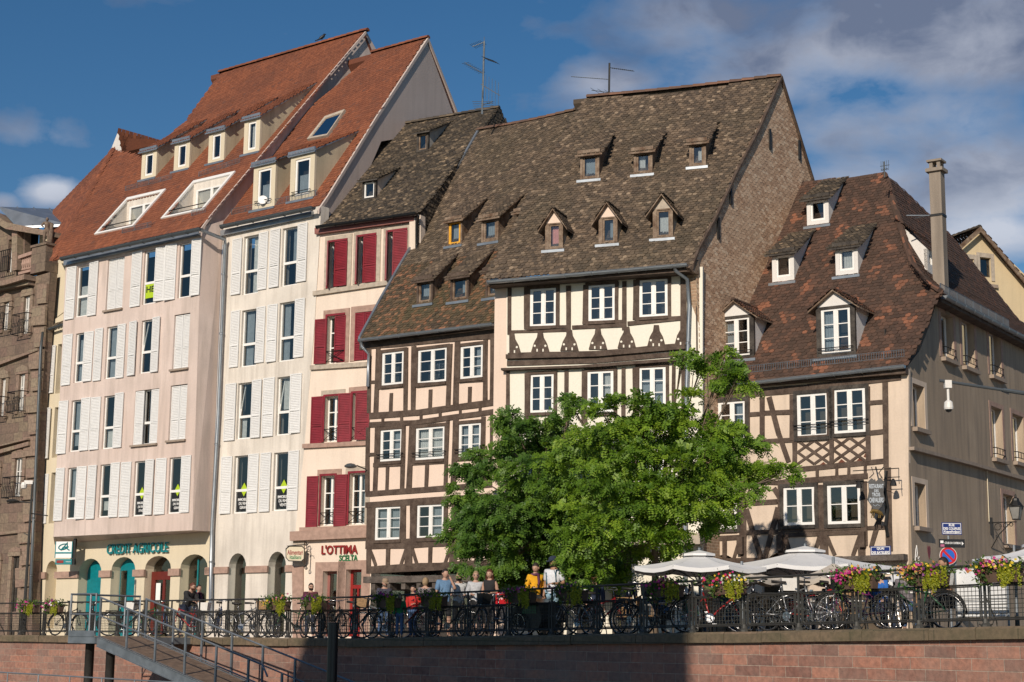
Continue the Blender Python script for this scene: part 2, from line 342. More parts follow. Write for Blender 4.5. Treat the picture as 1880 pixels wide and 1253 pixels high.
def wall(mb, f, outline, holes, off=0, depth=.22):
    """wall skin with real openings and reveals (u,z) coordinates"""
    loops = [outline] + holes
    flat = [p for l in loops for p in l]
    tris = tessellate_polygon([[Vector((a, b, 0)) for a, b in l] for l in loops])
    base = len(mb.v); mb.v += [tuple(f.P(a, b, off)) for a, b in flat]
    for t in tris:
        a, b, c = [flat[i] for i in t]
        s = (b[0] - a[0]) * (c[1] - a[1]) - (b[1] - a[1]) * (c[0] - a[0])
        mb.f.append(tuple(base + i for i in (t if s > 0 else t[::-1]))); mb.mi.append(mb.cur)
    for l in loops:
        for i in range(len(l)):
            a, b = l[i], l[(i + 1) % len(l)]
            mb.poly([f.P(*a, off), f.P(*b, off), f.P(*b, off - depth), f.P(*a, off - depth)])
def arch(u0, u1, z0, zs, zt, n=10):
    """opening outline with an arched head from spring zs to top zt"""
    c = (u0 + u1) / 2; r = (u1 - u0) / 2
    return [(u0, z0), (u1, z0)] + [(c + r * math.cos(math.pi * k / n), zs + (zt - zs) * math.sin(math.pi * k / n)) for k in range(n + 1)]
def rect(f, x0, x1, y0, y1, off=0):
    """photo rectangle -> level rectangle in the plane"""
    xm, ym = (x0 + x1) / 2, (y0 + y1) / 2
    return f.uz(x0, ym, off)[0], f.uz(x1, ym, off)[0], f.uz(xm, y1, off)[1], f.uz(xm, y0, off)[1]
def rl(r): return [(r[0], r[2]), (r[1], r[2]), (r[1], r[3]), (r[0], r[3])]
def pxs(f, pts, off=0): return [f.uz(a, b, off) for a, b in pts]
def beams(mb, f, k, L, o0=-.05, o1=.035):
    for x1, y1, x2, y2, w in L:
        X1, Y1, X2, Y2 = k(x1, y1, x2, y2); s = k(0, 0, w, 0); wp = (s[2] - s[0])
        a = Vector(f.uz(X1, Y1)); b = Vector(f.uz(X2, Y2)); h = wp * f.mpp((X1 + X2) / 2, (Y1 + Y2) / 2) / 2 * 1.1 * (1.15 if abs(X1 - X2) < abs(Y1 - Y2) else 1)
        d = (b - a).normalized(); q = Vector((-d.y, d.x)) * h
        j = random.uniform(-.004, .012); n = max(2, int((b - a).length / .7)); L1 = []; L2 = []
        for i in range(n + 1):      # hand-hewn: the edges wander a little
            c = a + (b - a) * i / n; L1.append(c + q * random.uniform(.88, 1.1)); L2.append(c - q * random.uniform(.88, 1.1))
        for i in range(n):
            mb.fp(f, [tuple(v) for v in (L2[i], L2[i + 1], L1[i + 1], L1[i])], o0, o1 + j)
# ---------------------------------------------------------------- windows
def window(par, f, r, off, style='c3', frame='white_paint', glass='glass', fw_=.045, curtain=None, bar=None, sill=None, tilt=False, label=None):
    u0, u1, z0, z1 = r; mb = MB(); o0, o1 = off - .03, off + .03; um = (u0 + u1) / 2
    def B(a, b, c, d, p=0): mb.fb(f, a, b, c, d, o0, o1 + p)
    B(u0, u0 + fw_, z0, z1); B(u1 - fw_, u1, z0, z1); B(u0 + fw_, u1 - fw_, z1 - fw_, z1); B(u0 + fw_, u1 - fw_, z0, z0 + fw_ * 1.2)
    i0, i1, j0, j1 = u0 + fw_, u1 - fw_, z0 + fw_ * 1.2, z1 - fw_
    rows = {'c3': 3, 'c2': 2, 'c1': 1}.get(style)
    if rows:
        B(um - .04, um + .04, j0, j1, .012)
        mt = .012
        for leaf in ((i0, um - .04), (um + .04, i1)):
            B(leaf[0], leaf[0] + .03, j0, j1, -.005); B(leaf[1] - .03, leaf[1], j0, j1, -.005)
            for k in range(1, rows): zz = j0 + (j1 - j0) * k / rows; B(leaf[0] + .03, leaf[1] - .03, zz - mt, zz + mt, -.008)
    elif style == 'french':         # fixed lower light, tall casement above
        zt = z0 + (z1 - z0) * .40; B(i0, i1, zt - .045, zt + .045, .01)
        B(i0, i0 + .02, zt + .045, j1, .012); B(i1 - .02, i1, zt + .045, j1, .012)
        if tilt:
            mb.hexa([f.P(i0, zt + .05, off + .0), f.P(i0 + .04, zt + .05, off + .0), f.P(i0 + .14, j1, off - .12), f.P(i0 + .10, j1, off - .12)], [f.P(i0, zt + .05, off + .03), f.P(i0 + .04, zt + .05, off + .03), f.P(i0 + .14, j1, off - .09), f.P(i0 + .10, j1, off - .09)])
    elif style == 'tall':
        B(um - .04, um + .04, j0, j1, .01)
        for k in (1, 2): zz = j0 + (j1 - j0) * k / 3; B(i0, um - .04, zz - .018, zz + .018, -.008); B(um + .04, i1, zz - .018, zz + .018, -.008)
    w = mb.build('window', frame, par)
    if label: w['label'] = label
    g = MB(); g.poly([f.P(a, b, off + .004) for a, b in rl((i0, i1, j0, j1))]); g.build('pane', glass, w)
    if curtain:
        c = MB(); cu = curtain if isinstance(curtain, tuple) else ('curtain', 0, 1, 0, 1)
        a0, a1 = i0 + (i1 - i0) * cu[1], i0 + (i1 - i0) * cu[2]; b0, b1 = j0 + (j1 - j0) * cu[3], j0 + (j1 - j0) * cu[4]
        n = max(4, int((a1 - a0) / .035)); 
        for k in range(n):
            ua, ub = a0 + (a1 - a0) * k / n, a0 + (a1 - a0) * (k + 1) / n
            da, db = (.10, .125) if k % 2 else (.125, .10)
            c.poly([f.P(ua, b0, off - da), f.P(ub, b0, off - db), f.P(ub, b1, off - db), f.P(ua, b1, off - da)])
        c.build('curtain', cu[0], w)
    if bar:
        c = MB(); zz = z0 + (z1 - z0) * bar
        c.tube([f.P(u0 - .1, zz, off + .12), f.P(u1 + .1, zz, off + .12)], .014); c.tube([f.P(u0 - .1, zz - .09, off + .12), f.P(u1 + .1, zz - .09, off + .12)], .010)
        c.build('guard_rail', 'iron', w)
    if sill:
        c = MB(); c.fb(f, u0 - .06, u1 + .06, z0 - .07, z0 - .002, off - .05, off + sill); c.build('sill', 'stone_sill', w)
    return w
def shutter(par, f, r, off, mat='shutter_grey', name='shutter', louvre=True, th=.035, open_=False):
    u0, u1, z0, z1 = r
    if off > 0:     # an open leaf never lies quite flat against the wall
        a = random.uniform(-.13, .13); w_ = u1 - u0; e2 = Vector((f.e.x, f.e.y, 0)) * math.cos(a) + f.n * math.sin(a)
        f = Face(f.P(u0, 0, off + max(0, -a * w_))[:2], e2[:2]); u0, u1, off = 0, w_, .0; z0 += random.uniform(-.015, .015)
    mb = MB(); b = .045; zm = z0 + (z1 - z0) * .38
    mb.fb(f, u0, u0 + b, z0, z1, off, off + th); mb.fb(f, u1 - b, u1, z0, z1, off, off + th)
    for a, c in ((z0, z0 + b), (z1 - b, z1), (zm - b / 2, zm + b / 2)): mb.fb(f, u0 + b, u1 - b, a, c, off, off + th)
    if louvre:
        n = int((z1 - z0) / .06)
        for k in range(n):
            z = z0 + b + (z1 - z0 - 2 * b) * (k + .5) / n
            if abs(z - zm) < .04: continue
            mb.hexa([f.P(u0 + b, z - .027, off + .022), f.P(u1 - b, z - .027, off + .022), f.P(u1 - b, z - .019, off + .024), f.P(u0 + b, z - .019, off + .024)],
                    [f.P(u0 + b, z + .019, off + .008), f.P(u1 - b, z + .019, off + .008), f.P(u1 - b, z + .027, off + .01), f.P(u0 + b, z + .027, off + .01)])
    mb.fb(f, u0 + b, u1 - b, z0 + b, z1 - b, off - .004, off + .002)
    return mb.build(name, mat, par)
# ---------------------------------------------------------------- tiled roofs
def tile(mb, o, a, b, nn, w, l, rv, th=.018, j=1.0):
    """one clay tile: o lower centre, a along eave, b up slope"""
    t = random.uniform(-.02, .02) * j; a2 = a + b * t; li = nn * th * (1 + random.uniform(0, .8) * j); h = w / 2 * .97
    p = [o - a2 * h + b * .035 + li, o - a2 * h * .5 + b * .006 + li, o + a2 * h * .5 + b * .006 + li, o + a2 * h + b * .035 + li, o + a2 * h + b * l + nn * .004, o - a2 * h + b * l + nn * .004]
    base = len(mb.v); mb.v += [tuple(q) for q in p]; mb.f.append(tuple(range(base, base + 6)))
    d = [o - a2 * h + b * .035, o - a2 * h * .5 + b * .006, o + a2 * h * .5 + b * .006, o + a2 * h + b * .035]
    mb.v += [tuple(q) for q in d]
    for i in range(3): mb.f.append((base + i, base + 6 + i, base + 7 + i, base + 1 + i))
    mb.r += [rv] * 4; mb.mi += [0] * 4
def tile_quad(mb, P00, P10, P01, P11, w=.17, ex=.15, clip=None, holes=(), rv=None, j=1.0, th=.018):
    """cover a (nearly) planar quad with tiles: P00,P10 eave; P01,P11 top"""
    H = ((P01 - P00).length + (P11 - P10).length) / 2; rows = max(1, int(H / ex))
    for i in range(rows):
        s = i / rows; A = P00.lerp(P01, s); B = P10.lerp(P11, s); L = (B - A).length
        if L < .05: continue
        a = (B - A).normalized(); C = P00.lerp(P01, min(1, s + .5 / rows)).lerp(P10.lerp(P11, min(1, s + .5 / rows)), .5); D = A.lerp(B, .5)
        b = (C - D); nn = a.cross(b).normalized()
        b = nn.cross(a).normalized(); n = max(1, int(L / w))
        for k in range(n + 1):
            x = (k + (.5 if i % 2 else 0) + random.uniform(-.04, .04) * j) * L / n
            if x > L: continue
            o = A + a * x + b * random.uniform(-.008, .008) * j
            if clip:
                q = proj(o + b * ex * .5)
                if not inpoly(q[0], q[1], clip): continue
                if any(inpoly(q[0], q[1], h) for h in holes): continue
            v = random.random() if rv is None else rv(o, random.random())
            tile(mb, o, a, b, nn, w, H / rows * 1.5, v, th, j)
class Roof:
    """roof swept along face f; profile = list of (d inward, z); clipped by a photo outline"""
    def __init__(s, f, prof, u0, u1): s.f = f; s.p = prof; s.u0 = u0; s.u1 = u1
    def P(s, u, i): return s.f.P(u, s.p[i][1], -s.p[i][0])
    def hit(s, px, py):
        best = None
        for i in range(len(s.p) - 1):
            (d0, z0), (d1, z1) = s.p[i], s.p[i + 1]; A = s.P(0, i); n = s.f.e.cross(s.P(0, i + 1) - A).normalized()
            r = ray(px, py); t = A.dot(n) / r.dot(n); q = r * t; z = q.z
            lo = z0 - (9 if i == 0 else .001); hi = z1 + (9 if i == len(s.p) - 2 else .001)
            if lo <= z <= hi: best = (q, (q - s.f.o).dot(s.f.e), -(q - s.f.o).dot(s.f.n), (z1 - z0) / (d1 - d0))
        return best
    def build(s, par, mat, clip, holes=(), w=.17, ex=.15, rv=None, name='roof', j=1.0):
        mb = MB(); base = MB(); c = .14
        for i in range(len(s.p) - 1):
            A, B, C, D = s.P(s.u0, i), s.P(s.u1, i), s.P(s.u0, i + 1), s.P(s.u1, i + 1)
            tile_quad(mb, A, B, C, D, w, ex, clip, holes, rv, j)
            nu = int((s.u1 - s.u0) / c); ns = max(1, int((C - A).length / c)); nrm = (B - A).cross(C - A).normalized() * -.02
            for a in range(nu):
                for b in range(ns):
                    q = [A.lerp(B, (a + x) / nu).lerp(C.lerp(D, (a + x) / nu), (b + y) / ns) + nrm for x, y in ((0, 0), (1, 0), (1, 1), (0, 1))]
                    m_ = proj((q[0] + q[2]) / 2)
                    if inpoly(m_[0], m_[1], clip) and not any(inpoly(m_[0], m_[1], h) for h in holes): base.poly(q)
        o = mb.build(name, mat, par); n0 = len(base.v)
        if n0: 
            base.r = [.2] * len(base.f); base.build('roof_boarding', mat, o)
        return o
def ridge_caps(par, mat, P, Q, r=.11, step=.33, sag=0, name='ridge_tiles'):
    mb = MB(); L = (Q - P).length; n = max(2, int(L / step)); d = (Q - P).normalized(); up_ = Vector((0, 0, 1)); sd = d.cross(up_).normalized()
    for k in range(n):
        a = P.lerp(Q, k / n); b = P.lerp(Q, (k + 1.12) / n); z = -sag * math.sin(math.pi * k / n)
        rows = []
        for p, rr in ((a, r * 1.12), (b, r * .92)):
            rows.append([p + Vector((0, 0, z - .03)) + sd * math.cos(t) * rr + up_ * math.sin(t) * rr for t in [math.pi * q / 5 for q in range(6)]])
        for q in range(5): mb.poly([rows[0][q], rows[0][q + 1], rows[1][q + 1], rows[1][q]]); mb.r.append(random.random())
        mb.poly(rows[0]); mb.r.append(.1); mb.poly(rows[1][::-1]); mb.r.append(.1)
    return mb.build(name, mat, par)
def gutter(par, P, Q, r=.07, mat='zinc', name='gutter'):
    mb = MB(); d = (Q - P).normalized(); sd = d.cross(Vector((0, 0, 1))).normalized(); n = 8
    def ring(p, rr): return [p + sd * math.cos(t) * rr + Vector((0, 0, math.sin(t) * rr)) for t in [math.pi + math.pi * k / n for k in range(n + 1)]]
    A, B = ring(P, r), ring(Q, r); A2, B2 = ring(P, r * .88), ring(Q, r * .88)
    for k in range(n): mb.poly([A[k], A[k + 1], B[k + 1], B[k]]); mb.poly([A2[k + 1], A2[k], B2[k], B2[k + 1]])
    for a, b, c, e in ((A[0], B[0], B2[0], A2[0]), (A[-1], B[-1], B2[-1], A2[-1])): mb.poly([a, b, c, e])
    mb.poly(A); mb.poly(B[::-1]); L = (Q - P).length
    mb.tube([P + sd * r, Q + sd * r], .012, 5); mb.tube([P - sd * r, Q - sd * r], .012, 5)
    for k in range(int(L / .8) + 1): mb.tube(ring(P.lerp(Q, min(1, k * .8 / L)), r * 1.07), .012, 4)
    return mb.build(name, mat, par)
def pipe(par, pts, r=.045, mat='zinc', name='downpipe'):
    mb = MB(); mb.tube(pts, r, 8); P0 = [Vector(p) for p in pts]
    for a, b in zip(P0, P0[1:]):
        for k in range(int((b - a).length / 2.2)): 
            c = a.lerp(b, (k + .5) * 2.2 / (b - a).length); d = (b - a).normalized() * .03; mb.tube([c - d, c + d], r * 1.25, 8)
    return mb.build(name, mat, par, smooth=True)
def snowguard(par, A, B, h=.2, mat='galv', n=None):
    mb = MB(); L = (B - A).length; U = Vector((0, 0, 1))
    for z in (.03, h): mb.tube([A + U * z, B + U * z], .010, 4)
    k = int(L / .07)
    for i in range(k + 1): p = A.lerp(B, i / k); mb.tube([p + U * .03, p + U * h], .007 if i % 10 else .016, 4)
    return mb.build('snow_guard', mat, par)
def dormer(par, rf, x0, x1, yt, yb, kind='shed', tiles='old_tiles', front='old_wood', cheek='old_wood', frame='old_wood', shed=.35, gh=.45, win=None, ov=.16, style='c1', curtain=None, cap=None, glass='glass', wm=(.1, .1, .1, .1), flash=True, label=None, gablemat=None, k_=None, bar=None, wfw=.05):
    xc = (x0 + x1) / 2; q, u, d, m_ = rf.hit(xc, yb); f = rf.f; off = -d
    uL, uR = f.uz(x0, (yt + yb) / 2, off)[0], f.uz(x1, (yt + yb) / 2, off)[0]; z0 = q.z; z1 = f.uz(xc, yt, off)[1]; H = z1 - z0
    root = MB(); 
    # front wall with opening
    wr = (uL + wm[0], uR - wm[1], z0 + wm[2], z1 - wm[3])
    wall(root, f, [(uL, z0 - .05), (uR, z0 - .05), (uR, z1), (uL, z1)], [rl(wr)], off, .10)
    D = root.build('dormer', front, par)
    if label: D['label'] = label
    if k_ is None: k_ = H / (m_ - shed * m_) if kind == 'shed' else H / m_
    ck = MB()
    for u_ in (uL + .004, uR - .004):
        zb = z1 + (shed * m_ * k_ if kind == 'shed' else 0)
        ck.poly([f.P(u_, z0 - .05, off), f.P(u_, z1, off), f.P(u_, zb, off - k_)])
    ck.build('cheek', cheek, D)
    bk = MB(); bk.fb(f, uL + .02, uR - .02, z0, z1 - .01, off - .5, off - .48); bk.build('dark_room_sheet', 'dark_room_sheet', D)  # dark sheet painted as the unlit space behind the dormer window
    window(D, f, wr, off - .06, style, frame, glass, wfw, curtain=curtain, bar=bar)
    tb = MB(); up_ = Vector((0, 0, 1))
    if kind == 'shed':
        sm = shed * m_
        def S(u_, k2, dz=0): return f.P(u_, z1 + sm * k2 + .05 + dz, off - k2)
        a, b_, c, e = S(uL - ov, -ov), S(uR + ov, -ov), S(uL - ov * .3, k_ + .05), S(uR + ov * .3, k_ + .05)
        tile_quad(tb, a, b_, c, e, .13, .11, j=.6)
        sb = MB(); sb.hexa([a - up_ * .012, b_ - up_ * .012, e - up_ * .012, c - up_ * .012], [a - up_ * .06, b_ - up_ * .06, e - up_ * .06, c - up_ * .06])
        tb.build('dormer_roof', tiles, D); sb.build('boarding', 'black_timber' if cap is None else cap, D)
        if cap:
            cb = MB(); cb.fb(f, uL - .06, uR + .06, z1 - .10, z1 + .10, off + .02, off + .10); cb.build('fascia', cap, D)
    else:
        uc = (uL + uR) / 2; zr = z1 + gh; k2 = (H + gh) / m_; o2 = .18
        gs = gh / ((uR - uL) / 2)
        for sgn, ue in ((-1, uL), (1, uR)):
            uo = ue + sgn * o2; zo = z1 - gs * o2 + .03
            a = f.P(uo, zo, off + .15); b_ = f.P(uo, zo, off - k_); c = f.P(uc, zr + .03, off + .15); e = f.P(uc, zr + .03, off - k2)
            if sgn < 0: tile_quad(tb, b_, a, e, c, .13, .11, j=.6)
            else: tile_quad(tb, a, b_, c, e, .13, .11, j=.6)
            sb = MB(); sb.hexa([a - up_ * .012, b_ - up_ * .012, e - up_ * .012, c - up_ * .012], [a - up_ * .06, b_ - up_ * .06, e - up_ * .06, c - up_ * .06]); sb.build('boarding', front if not gablemat else 'old_wood', D)
        tb.build('dormer_roof', tiles, D)
        ridge_caps(D, tiles, f.P(uc, zr + .05, off + .17), f.P(uc, zr + .05, off - k2), .07, .25)
        g = MB(); g.poly([f.P(uL, z1, off - .003), f.P(uR, z1, off - .003), f.P(uc, zr, off - .003)]); g.build('gable', gablemat or front, D)
    if flash:
        s = MB(); s.fb(f, uL - .08, uR + .08, z0 - .10, z0 - .02, off + .01, off + .12); s.build('flashing', 'zinc', D)
    return D, f, off, (uL, uR, z0, z1)
FONT_CACHE = {}
def text(par, s, f, u0, u1, z0, z1, off, mat, name='lettering', th=.01, gap=1.0, boldness=0, fit=True, shear=0):
    """raised lettering fitted in a rectangle of plane f"""
    cu = bpy.data.curves.new('t', 'FONT'); cu.body = s; cu.extrude = .01; cu.space_character = gap; cu.resolution_u = 3; cu.offset = boldness; cu.shear = shear; cu.align_x = 'CENTER'
    ob = bpy.data.objects.new('t', cu); COL.objects.link(ob); dg = bpy.context.evaluated_depsgraph_get(); dg.update()
    me = bpy.data.meshes.new_from_object(ob.evaluated_get(dg)); bpy.data.objects.remove(ob)
    n = len(me.vertices); co = np.empty(n * 3); me.vertices.foreach_get('co', co); co = co.reshape(-1, 3)
    mn, mxx = co.min(0), co.max(0); w, h = mxx[0] - mn[0], mxx[1] - mn[1]
    for v, c in zip(me.vertices, co):
        a = (c[0] - mn[0]) / w; b = (c[1] - mn[1]) / h; v.co = f.P(u0 + (u1 - u0) * a, z0 + (z1 - z0) * b, off + (c[2] + .01) / .02 * th)
    me.materials.clear(); me.materials.append(MT[mat]); me.update()
    o = bpy.data.objects.new(name, me); COL.objects.link(o)
    if par is not None: o.parent = par; o.matrix_parent_inverse = WM[par].inverted()
    WM[o] = Matrix.Identity(4); return o

def ridge(par, f, mat, d, z, x0, x1, y, r=.11, step=.35, sag=0, extra=0):
    a, c = f.uz(x0, y, -d)[0], f.uz(x1, y, -d)[0] + extra; return ridge_caps(par, mat, f.P(a, z + .03, -d), f.P(c, z + .03, -d), r, step, sag)
def verge(par, rf, u, mat, w=.05, h=.16, name='verge_board'):
    mb = MB()
    for (d0, z0), (d1, z1) in zip(rf.p, rf.p[1:]):
        mb.hexa([rf.f.P(u - w, z0 - h + .03, -d0), rf.f.P(u, z0 - h + .03, -d0), rf.f.P(u, z1 - h + .03, -d1), rf.f.P(u - w, z1 - h + .03, -d1)], [rf.f.P(u - w, z0 + .03, -d0), rf.f.P(u, z0 + .03, -d0), rf.f.P(u, z1 + .03, -d1), rf.f.P(u - w, z1 + .03, -d1)])
    return mb.build(name, mat, par)
# ================================================================ LARGE STRUCTURE
def gz(x, y):
    s = x * .745 - y * .667
    return .02 + max(0, s + 31) * .0158
S1 = Face((-6.45, 55.3), vpdir(-3000)); SA = S1.offset(.9)
o_ = S1.px(578, 420); LO = Face(o_[:2], vpdir(-4300))
FC = Face((-4.55, 51.6), vpdir(-3300)); FD = Face((-.16, 47.3), vpdir(-7000)); FE = Face((5.41, 46.4), vpdir(-3500))
uE = FE.uz(1668, 850)[0]; SE = FE.perp(uE)
def base_of(f, px): p = f.px(px, 1000); return (p.x, p.y, gz(p.x, p.y))
def dark_room_sheet(par, f, x0, x1, y0, y1, off=-.75, mat='dark_room_sheet'):  # thin sheet behind the glass; its dark colour stands in for the unlit room
    mb = MB(); a = rect(f, x0, x1, y0, y1); mb.fb(f, *a, off - .02, off); return mb.build('dark_room_sheet', mat, par)
def strip(mb, f, pts, h, o0, o1):
    """band following photo points; h = height in photo px"""
    for (x1, y1), (x2, y2) in zip(pts, pts[1:]):
        mb.fp(f, pxs(f, [(x1, y1 + h), (x2, y2 + h), (x2, y2), (x1, y1)]), o0, o1)

# ---------------------------------------------------------------- left sandstone mansion
FF = Face(S1.px(70, 900, .45)[:2], vpdir(-2650)); 
b = empty('stone_mansion', base_of(FF, 20), 'brown and red sandstone mansion with carved cornice and iron balconies at the left edge', 'building')
mb = MB(); ow = [(8, 17, 556, 606), (45, 55, 545, 612), (3, 10, 696, 765), (36, 46, 688, 755), (-14, -4, 860, 925), (28, 41, 842, 912), (20, 33, 1022, 1172), (-20, -6, 1030, 1172)]
oh = [rect(FF, *q) for q in ow]
wall(mb, FF, pxs(FF, [(-60, 1190), (58, 1190), (62, 1000), (72, 760), (84, 600), (92, 500), (-60, 545)]), [rl(r) for r in oh], 0, .35)
mb.build('wall', 'sandstone_dark', b)
for i, r in enumerate(oh):
    window(b, FF, r, -.07, 'tall' if i < 6 else 'c1', 'offwhite_paint' if i < 6 else 'black_timber', fw_=.05, curtain=('curtain', 0, 1, 0, 1) if i in (1, 3) else None)
    t = MB(); t.fb(FF, r[0] - .22, r[0] - .02, r[2] - .1, r[3], 0, .06); t.fb(FF, r[1] + .02, r[1] + .22, r[2] - .1, r[3], 0, .06)
    t.fp(FF, [(r[0] - .26, r[3] + .01), (r[1] + .26, r[3] + .01), (r[1] + .2, r[3] + .26), ((r[0] + r[1]) / 2, r[3] + .38), (r[0] - .2, r[3] + .26)], 0, .1); t.build('window_surround', 'sandstone', b)
    if i < 6:
        g = MB(); a0, a1 = r[0] - .28, r[1] + .28; z0, z1 = r[2] - .05, r[2] + (.75 if i != 0 else .9)
        for z in (z0, z1): g.tube([FF.P(a0, z, .02), FF.P(a0, z, .38), FF.P(a1, z, .38), FF.P(a1, z, .02)], .02, 5)
        n = 9
        for k in range(n + 1):
            u_ = a0 + (a1 - a0) * k / n; g.tube([FF.P(u_, z0, .38), FF.P(u_ + .03, z0 + .25, .43), FF.P(u_ - .02, z0 + .5, .36), FF.P(u_, z1, .38)], .013, 4)
            if k < n: uc = u_ + (a1 - a0) / n / 2; g.tube([FF.P(uc + .05 * math.cos(t), z0 + .35 + .1 * math.sin(t), .39) for t in [x * 1.05 for x in range(6)]], .011, 4, True)
        g.build('balcony', 'iron', b)
dark_room_sheet(b, FF, -55, 70, 505, 1180, -.9)
c = MB()
for pts, h, o in (([(-60, 533), (30, 519), (66, 508)], 9, .55), ([(-60, 543), (64, 518)], 7, .32), ([(-60, 690), (75, 640)], 5, .16), ([(-60, 845), (60, 812)], 7, .2), ([(-60, 985), (58, 972)], 5, .12), ([(-60, 835), (60, 806)], 3, .28)): c = MB(); strip(c, FF, pts, h, 0, o); c.build('cornice', 'sandstone', b)
q_ = MB()
for k in range(16):
    y = 522 + k * 40; xx = 90 - (y - 520) * .062; w = 26 if k % 2 else 19; q_.fp(FF, pxs(FF, [(xx - w, y + 37), (xx - 2, y + 35), (xx, y), (xx - w, y + 2)]), .0, .10)
q_.build('quoins', 'sandstone', b)
# attic storey, balustrade, zinc roof
AT = FF.offset(-1.0); mb = MB(); r = rect(AT, 14, 24, 440, 500)
wall(mb, AT, pxs(AT, [(-60, 530), (44, 512), (46, 425), (28, 412), (0, 393), (-60, 372)]), [rl(r)], 0, .3); mb.build('attic_wall', 'sandstone_dark', b)
window(b, AT, r, -.2, 'tall', 'offwhite_paint'); dark_room_sheet(b, AT, -50, 40, 420, 510)
g = MB()
for k in range(8): u_ = r[0] - .3 + k * (r[1] - r[0] + .6) / 7; g.tube([AT.P(u_, r[2], .3), AT.P(u_, r[2] + .9, .3)], .018, 4)
for z in (0, .9): g.tube([AT.P(r[0] - .3, r[2] + z, .3), AT.P(r[1] + .3, r[2] + z, .3)], .022, 4)
g.build('balcony', 'iron', b)
c = MB(); c.fp(AT, pxs(AT, [(-60, 386), (0, 407), (29, 425), (120, 440), (120, 431), (31, 413), (0, 392), (-60, 368)]), 0, .5); c.fp(AT, pxs(AT, [(33, 500), (42, 498), (43, 424), (33, 424)]), 0, .3); c.build('pediment', 'sandstone', b)
mb = MB(); mb.fp(AT, pxs(AT, [(44, 512), (110, 480), (112, 430), (46, 425)]), -.8, -.7); mb.build('side_wall', 'bank_cream', b)
mb = MB(); A0, A1, A2, A3 = AT.px(0, 384, .5), AT.px(33, 420, .45), AT.px(128, 409, -2.2), AT.px(100, 388, -3.2); 
mb.hexa([A0, A1, AT.px(122, 416, -.8), A3], [p + Vector((0, 0, .1)) for p in (A0, A1, AT.px(122, 416, -.8), A3)])
for t in (.3, .6, .9): mb.tube([A0.lerp(A3, t) + Vector((0, 0, .12)), A1.lerp(AT.px(122, 416, -.8), t) + Vector((0, 0, .12))], .03, 5)
mb.build('zinc_roof', 'zinc', b)
bal = MB(); r0_ = FF.offset(-.15)
for k in range(7):
    u_, z = r0_.uz(42 + k * 3.6, 497 - k * .8); bal.lathe(r0_.P(u_, z, 0), [(.06, 0), (.06, .06), (.035, .1), (.085, .25), (.05, .42), (.035, .5), (.06, .55)], 8)
bal.fp(r0_, pxs(r0_, [(38, 501), (67, 494), (67, 498), (38, 506)]), -.12, .12); bal.fp(r0_, pxs(r0_, [(38, 471), (67, 461), (67, 467), (38, 477)]), -.13, .13)
bal.build('balustrade', 'stone_trim', b, smooth=False)
pd = MB(); rr = rect(r0_, 67, 93, 455, 502); pd.fb(r0_, rr[0], rr[1], rr[2], rr[3], -.35, .25); pd.fb(r0_, rr[0] - .06, rr[1] + .06, rr[3], rr[3] + .1, -.4, .3); pd.build('pedestal', 'sandstone_dark', b)
STATUE = r0_.P((rr[0] + rr[1]) / 2, rr[3] + .1, -.05)
STATUE_H = r0_.uz(80, 401)[1] - rr[3] - .1
pipe(b, [FF.px(79, 610, .1), FF.px(75, 640, .15), FF.px(64, 900, .15), FF.px(55, 1110, .15)], .06, 'zinc_dark')

# ---------------------------------------------------------------- bank building (pale pink, projecting upper floors)
b = empty('bank_building', base_of(S1, 220), 'tall pale pink house with white shutters and orange roof above the bank arches', 'building')
BANK = b
mb = MB()
W_ = [  # left shutter, opening, right shutter, closed?
 ((123, 139, 491, 586), (140, 165, 488, 581), (163.5, 180, 482, 579)), ('closed', (196, 226.5, 473, 568)), ((242, 260, 463, 563), (263, 288, 460, 558), (287.5, 303, 455, 553)), ((305.5, 324, 450, 551), (328, 353, 446, 546), (353.5, 369, 440, 542)),
 ((116, 132, 615, 708), (137, 157, 612, 702), (156, 171, 610, 700)), ((174, 188.5, 604, 700), (194, 215, 600, 695), (215.5, 230, 596, 694)), ((237, 252, 591, 689), (258, 280, 588, 685), (279.5, 294, 583, 683)), ('closed', (318, 347, 577, 677)),
 ((109, 124, 737, 833), (129, 151, 735, 829), (149.5, 165, 731, 828)), ((168, 184, 730, 826), (189, 212, 727, 824), (210.5, 226.5, 722, 822)), ('half', (246, 290, 716, 816)), ('closed', (311, 342, 707, 808)),
 ((102, 117.5, 860, 956), (122, 144.5, 859, 953), (142.5, 158, 857, 953)), ((161, 177, 855, 953), (182, 205, 853, 950), (203.5, 219, 850, 950)), ((222, 240, 849, 949), (245, 268, 847, 948), (266.5, 283, 844, 946)), ((287, 305, 842, 945), (309, 335, 840, 943), (332.5, 350, 837, 942))]
holes = []; 
for w in W_: holes.append(rect(SA, *w[1]))
wall(mb, SA, pxs(SA, [(98, 986), (353, 974), (370, 418), (121, 476)]), [rl(h) for h in holes], 0, .24)
P1, P2, P3, P4 = SA.px(353, 974), SA.px(370, 418), S1.px(410, 405), S1.px(388, 976); mb.poly([P1, P4, P3, P2])
Q1, Q2 = SA.px(98, 986), S1.px(138, 1003, 0); mb.poly([SA.px(98, 986), S1.px(100, 1000), S1.px(388, 976), SA.px(353, 974)])
mb.poly([SA.px(98, 986), SA.px(121, 476), S1.px(140, 480), S1.px(115, 990)])
mb.build('wall', 'pink_stucco', b)
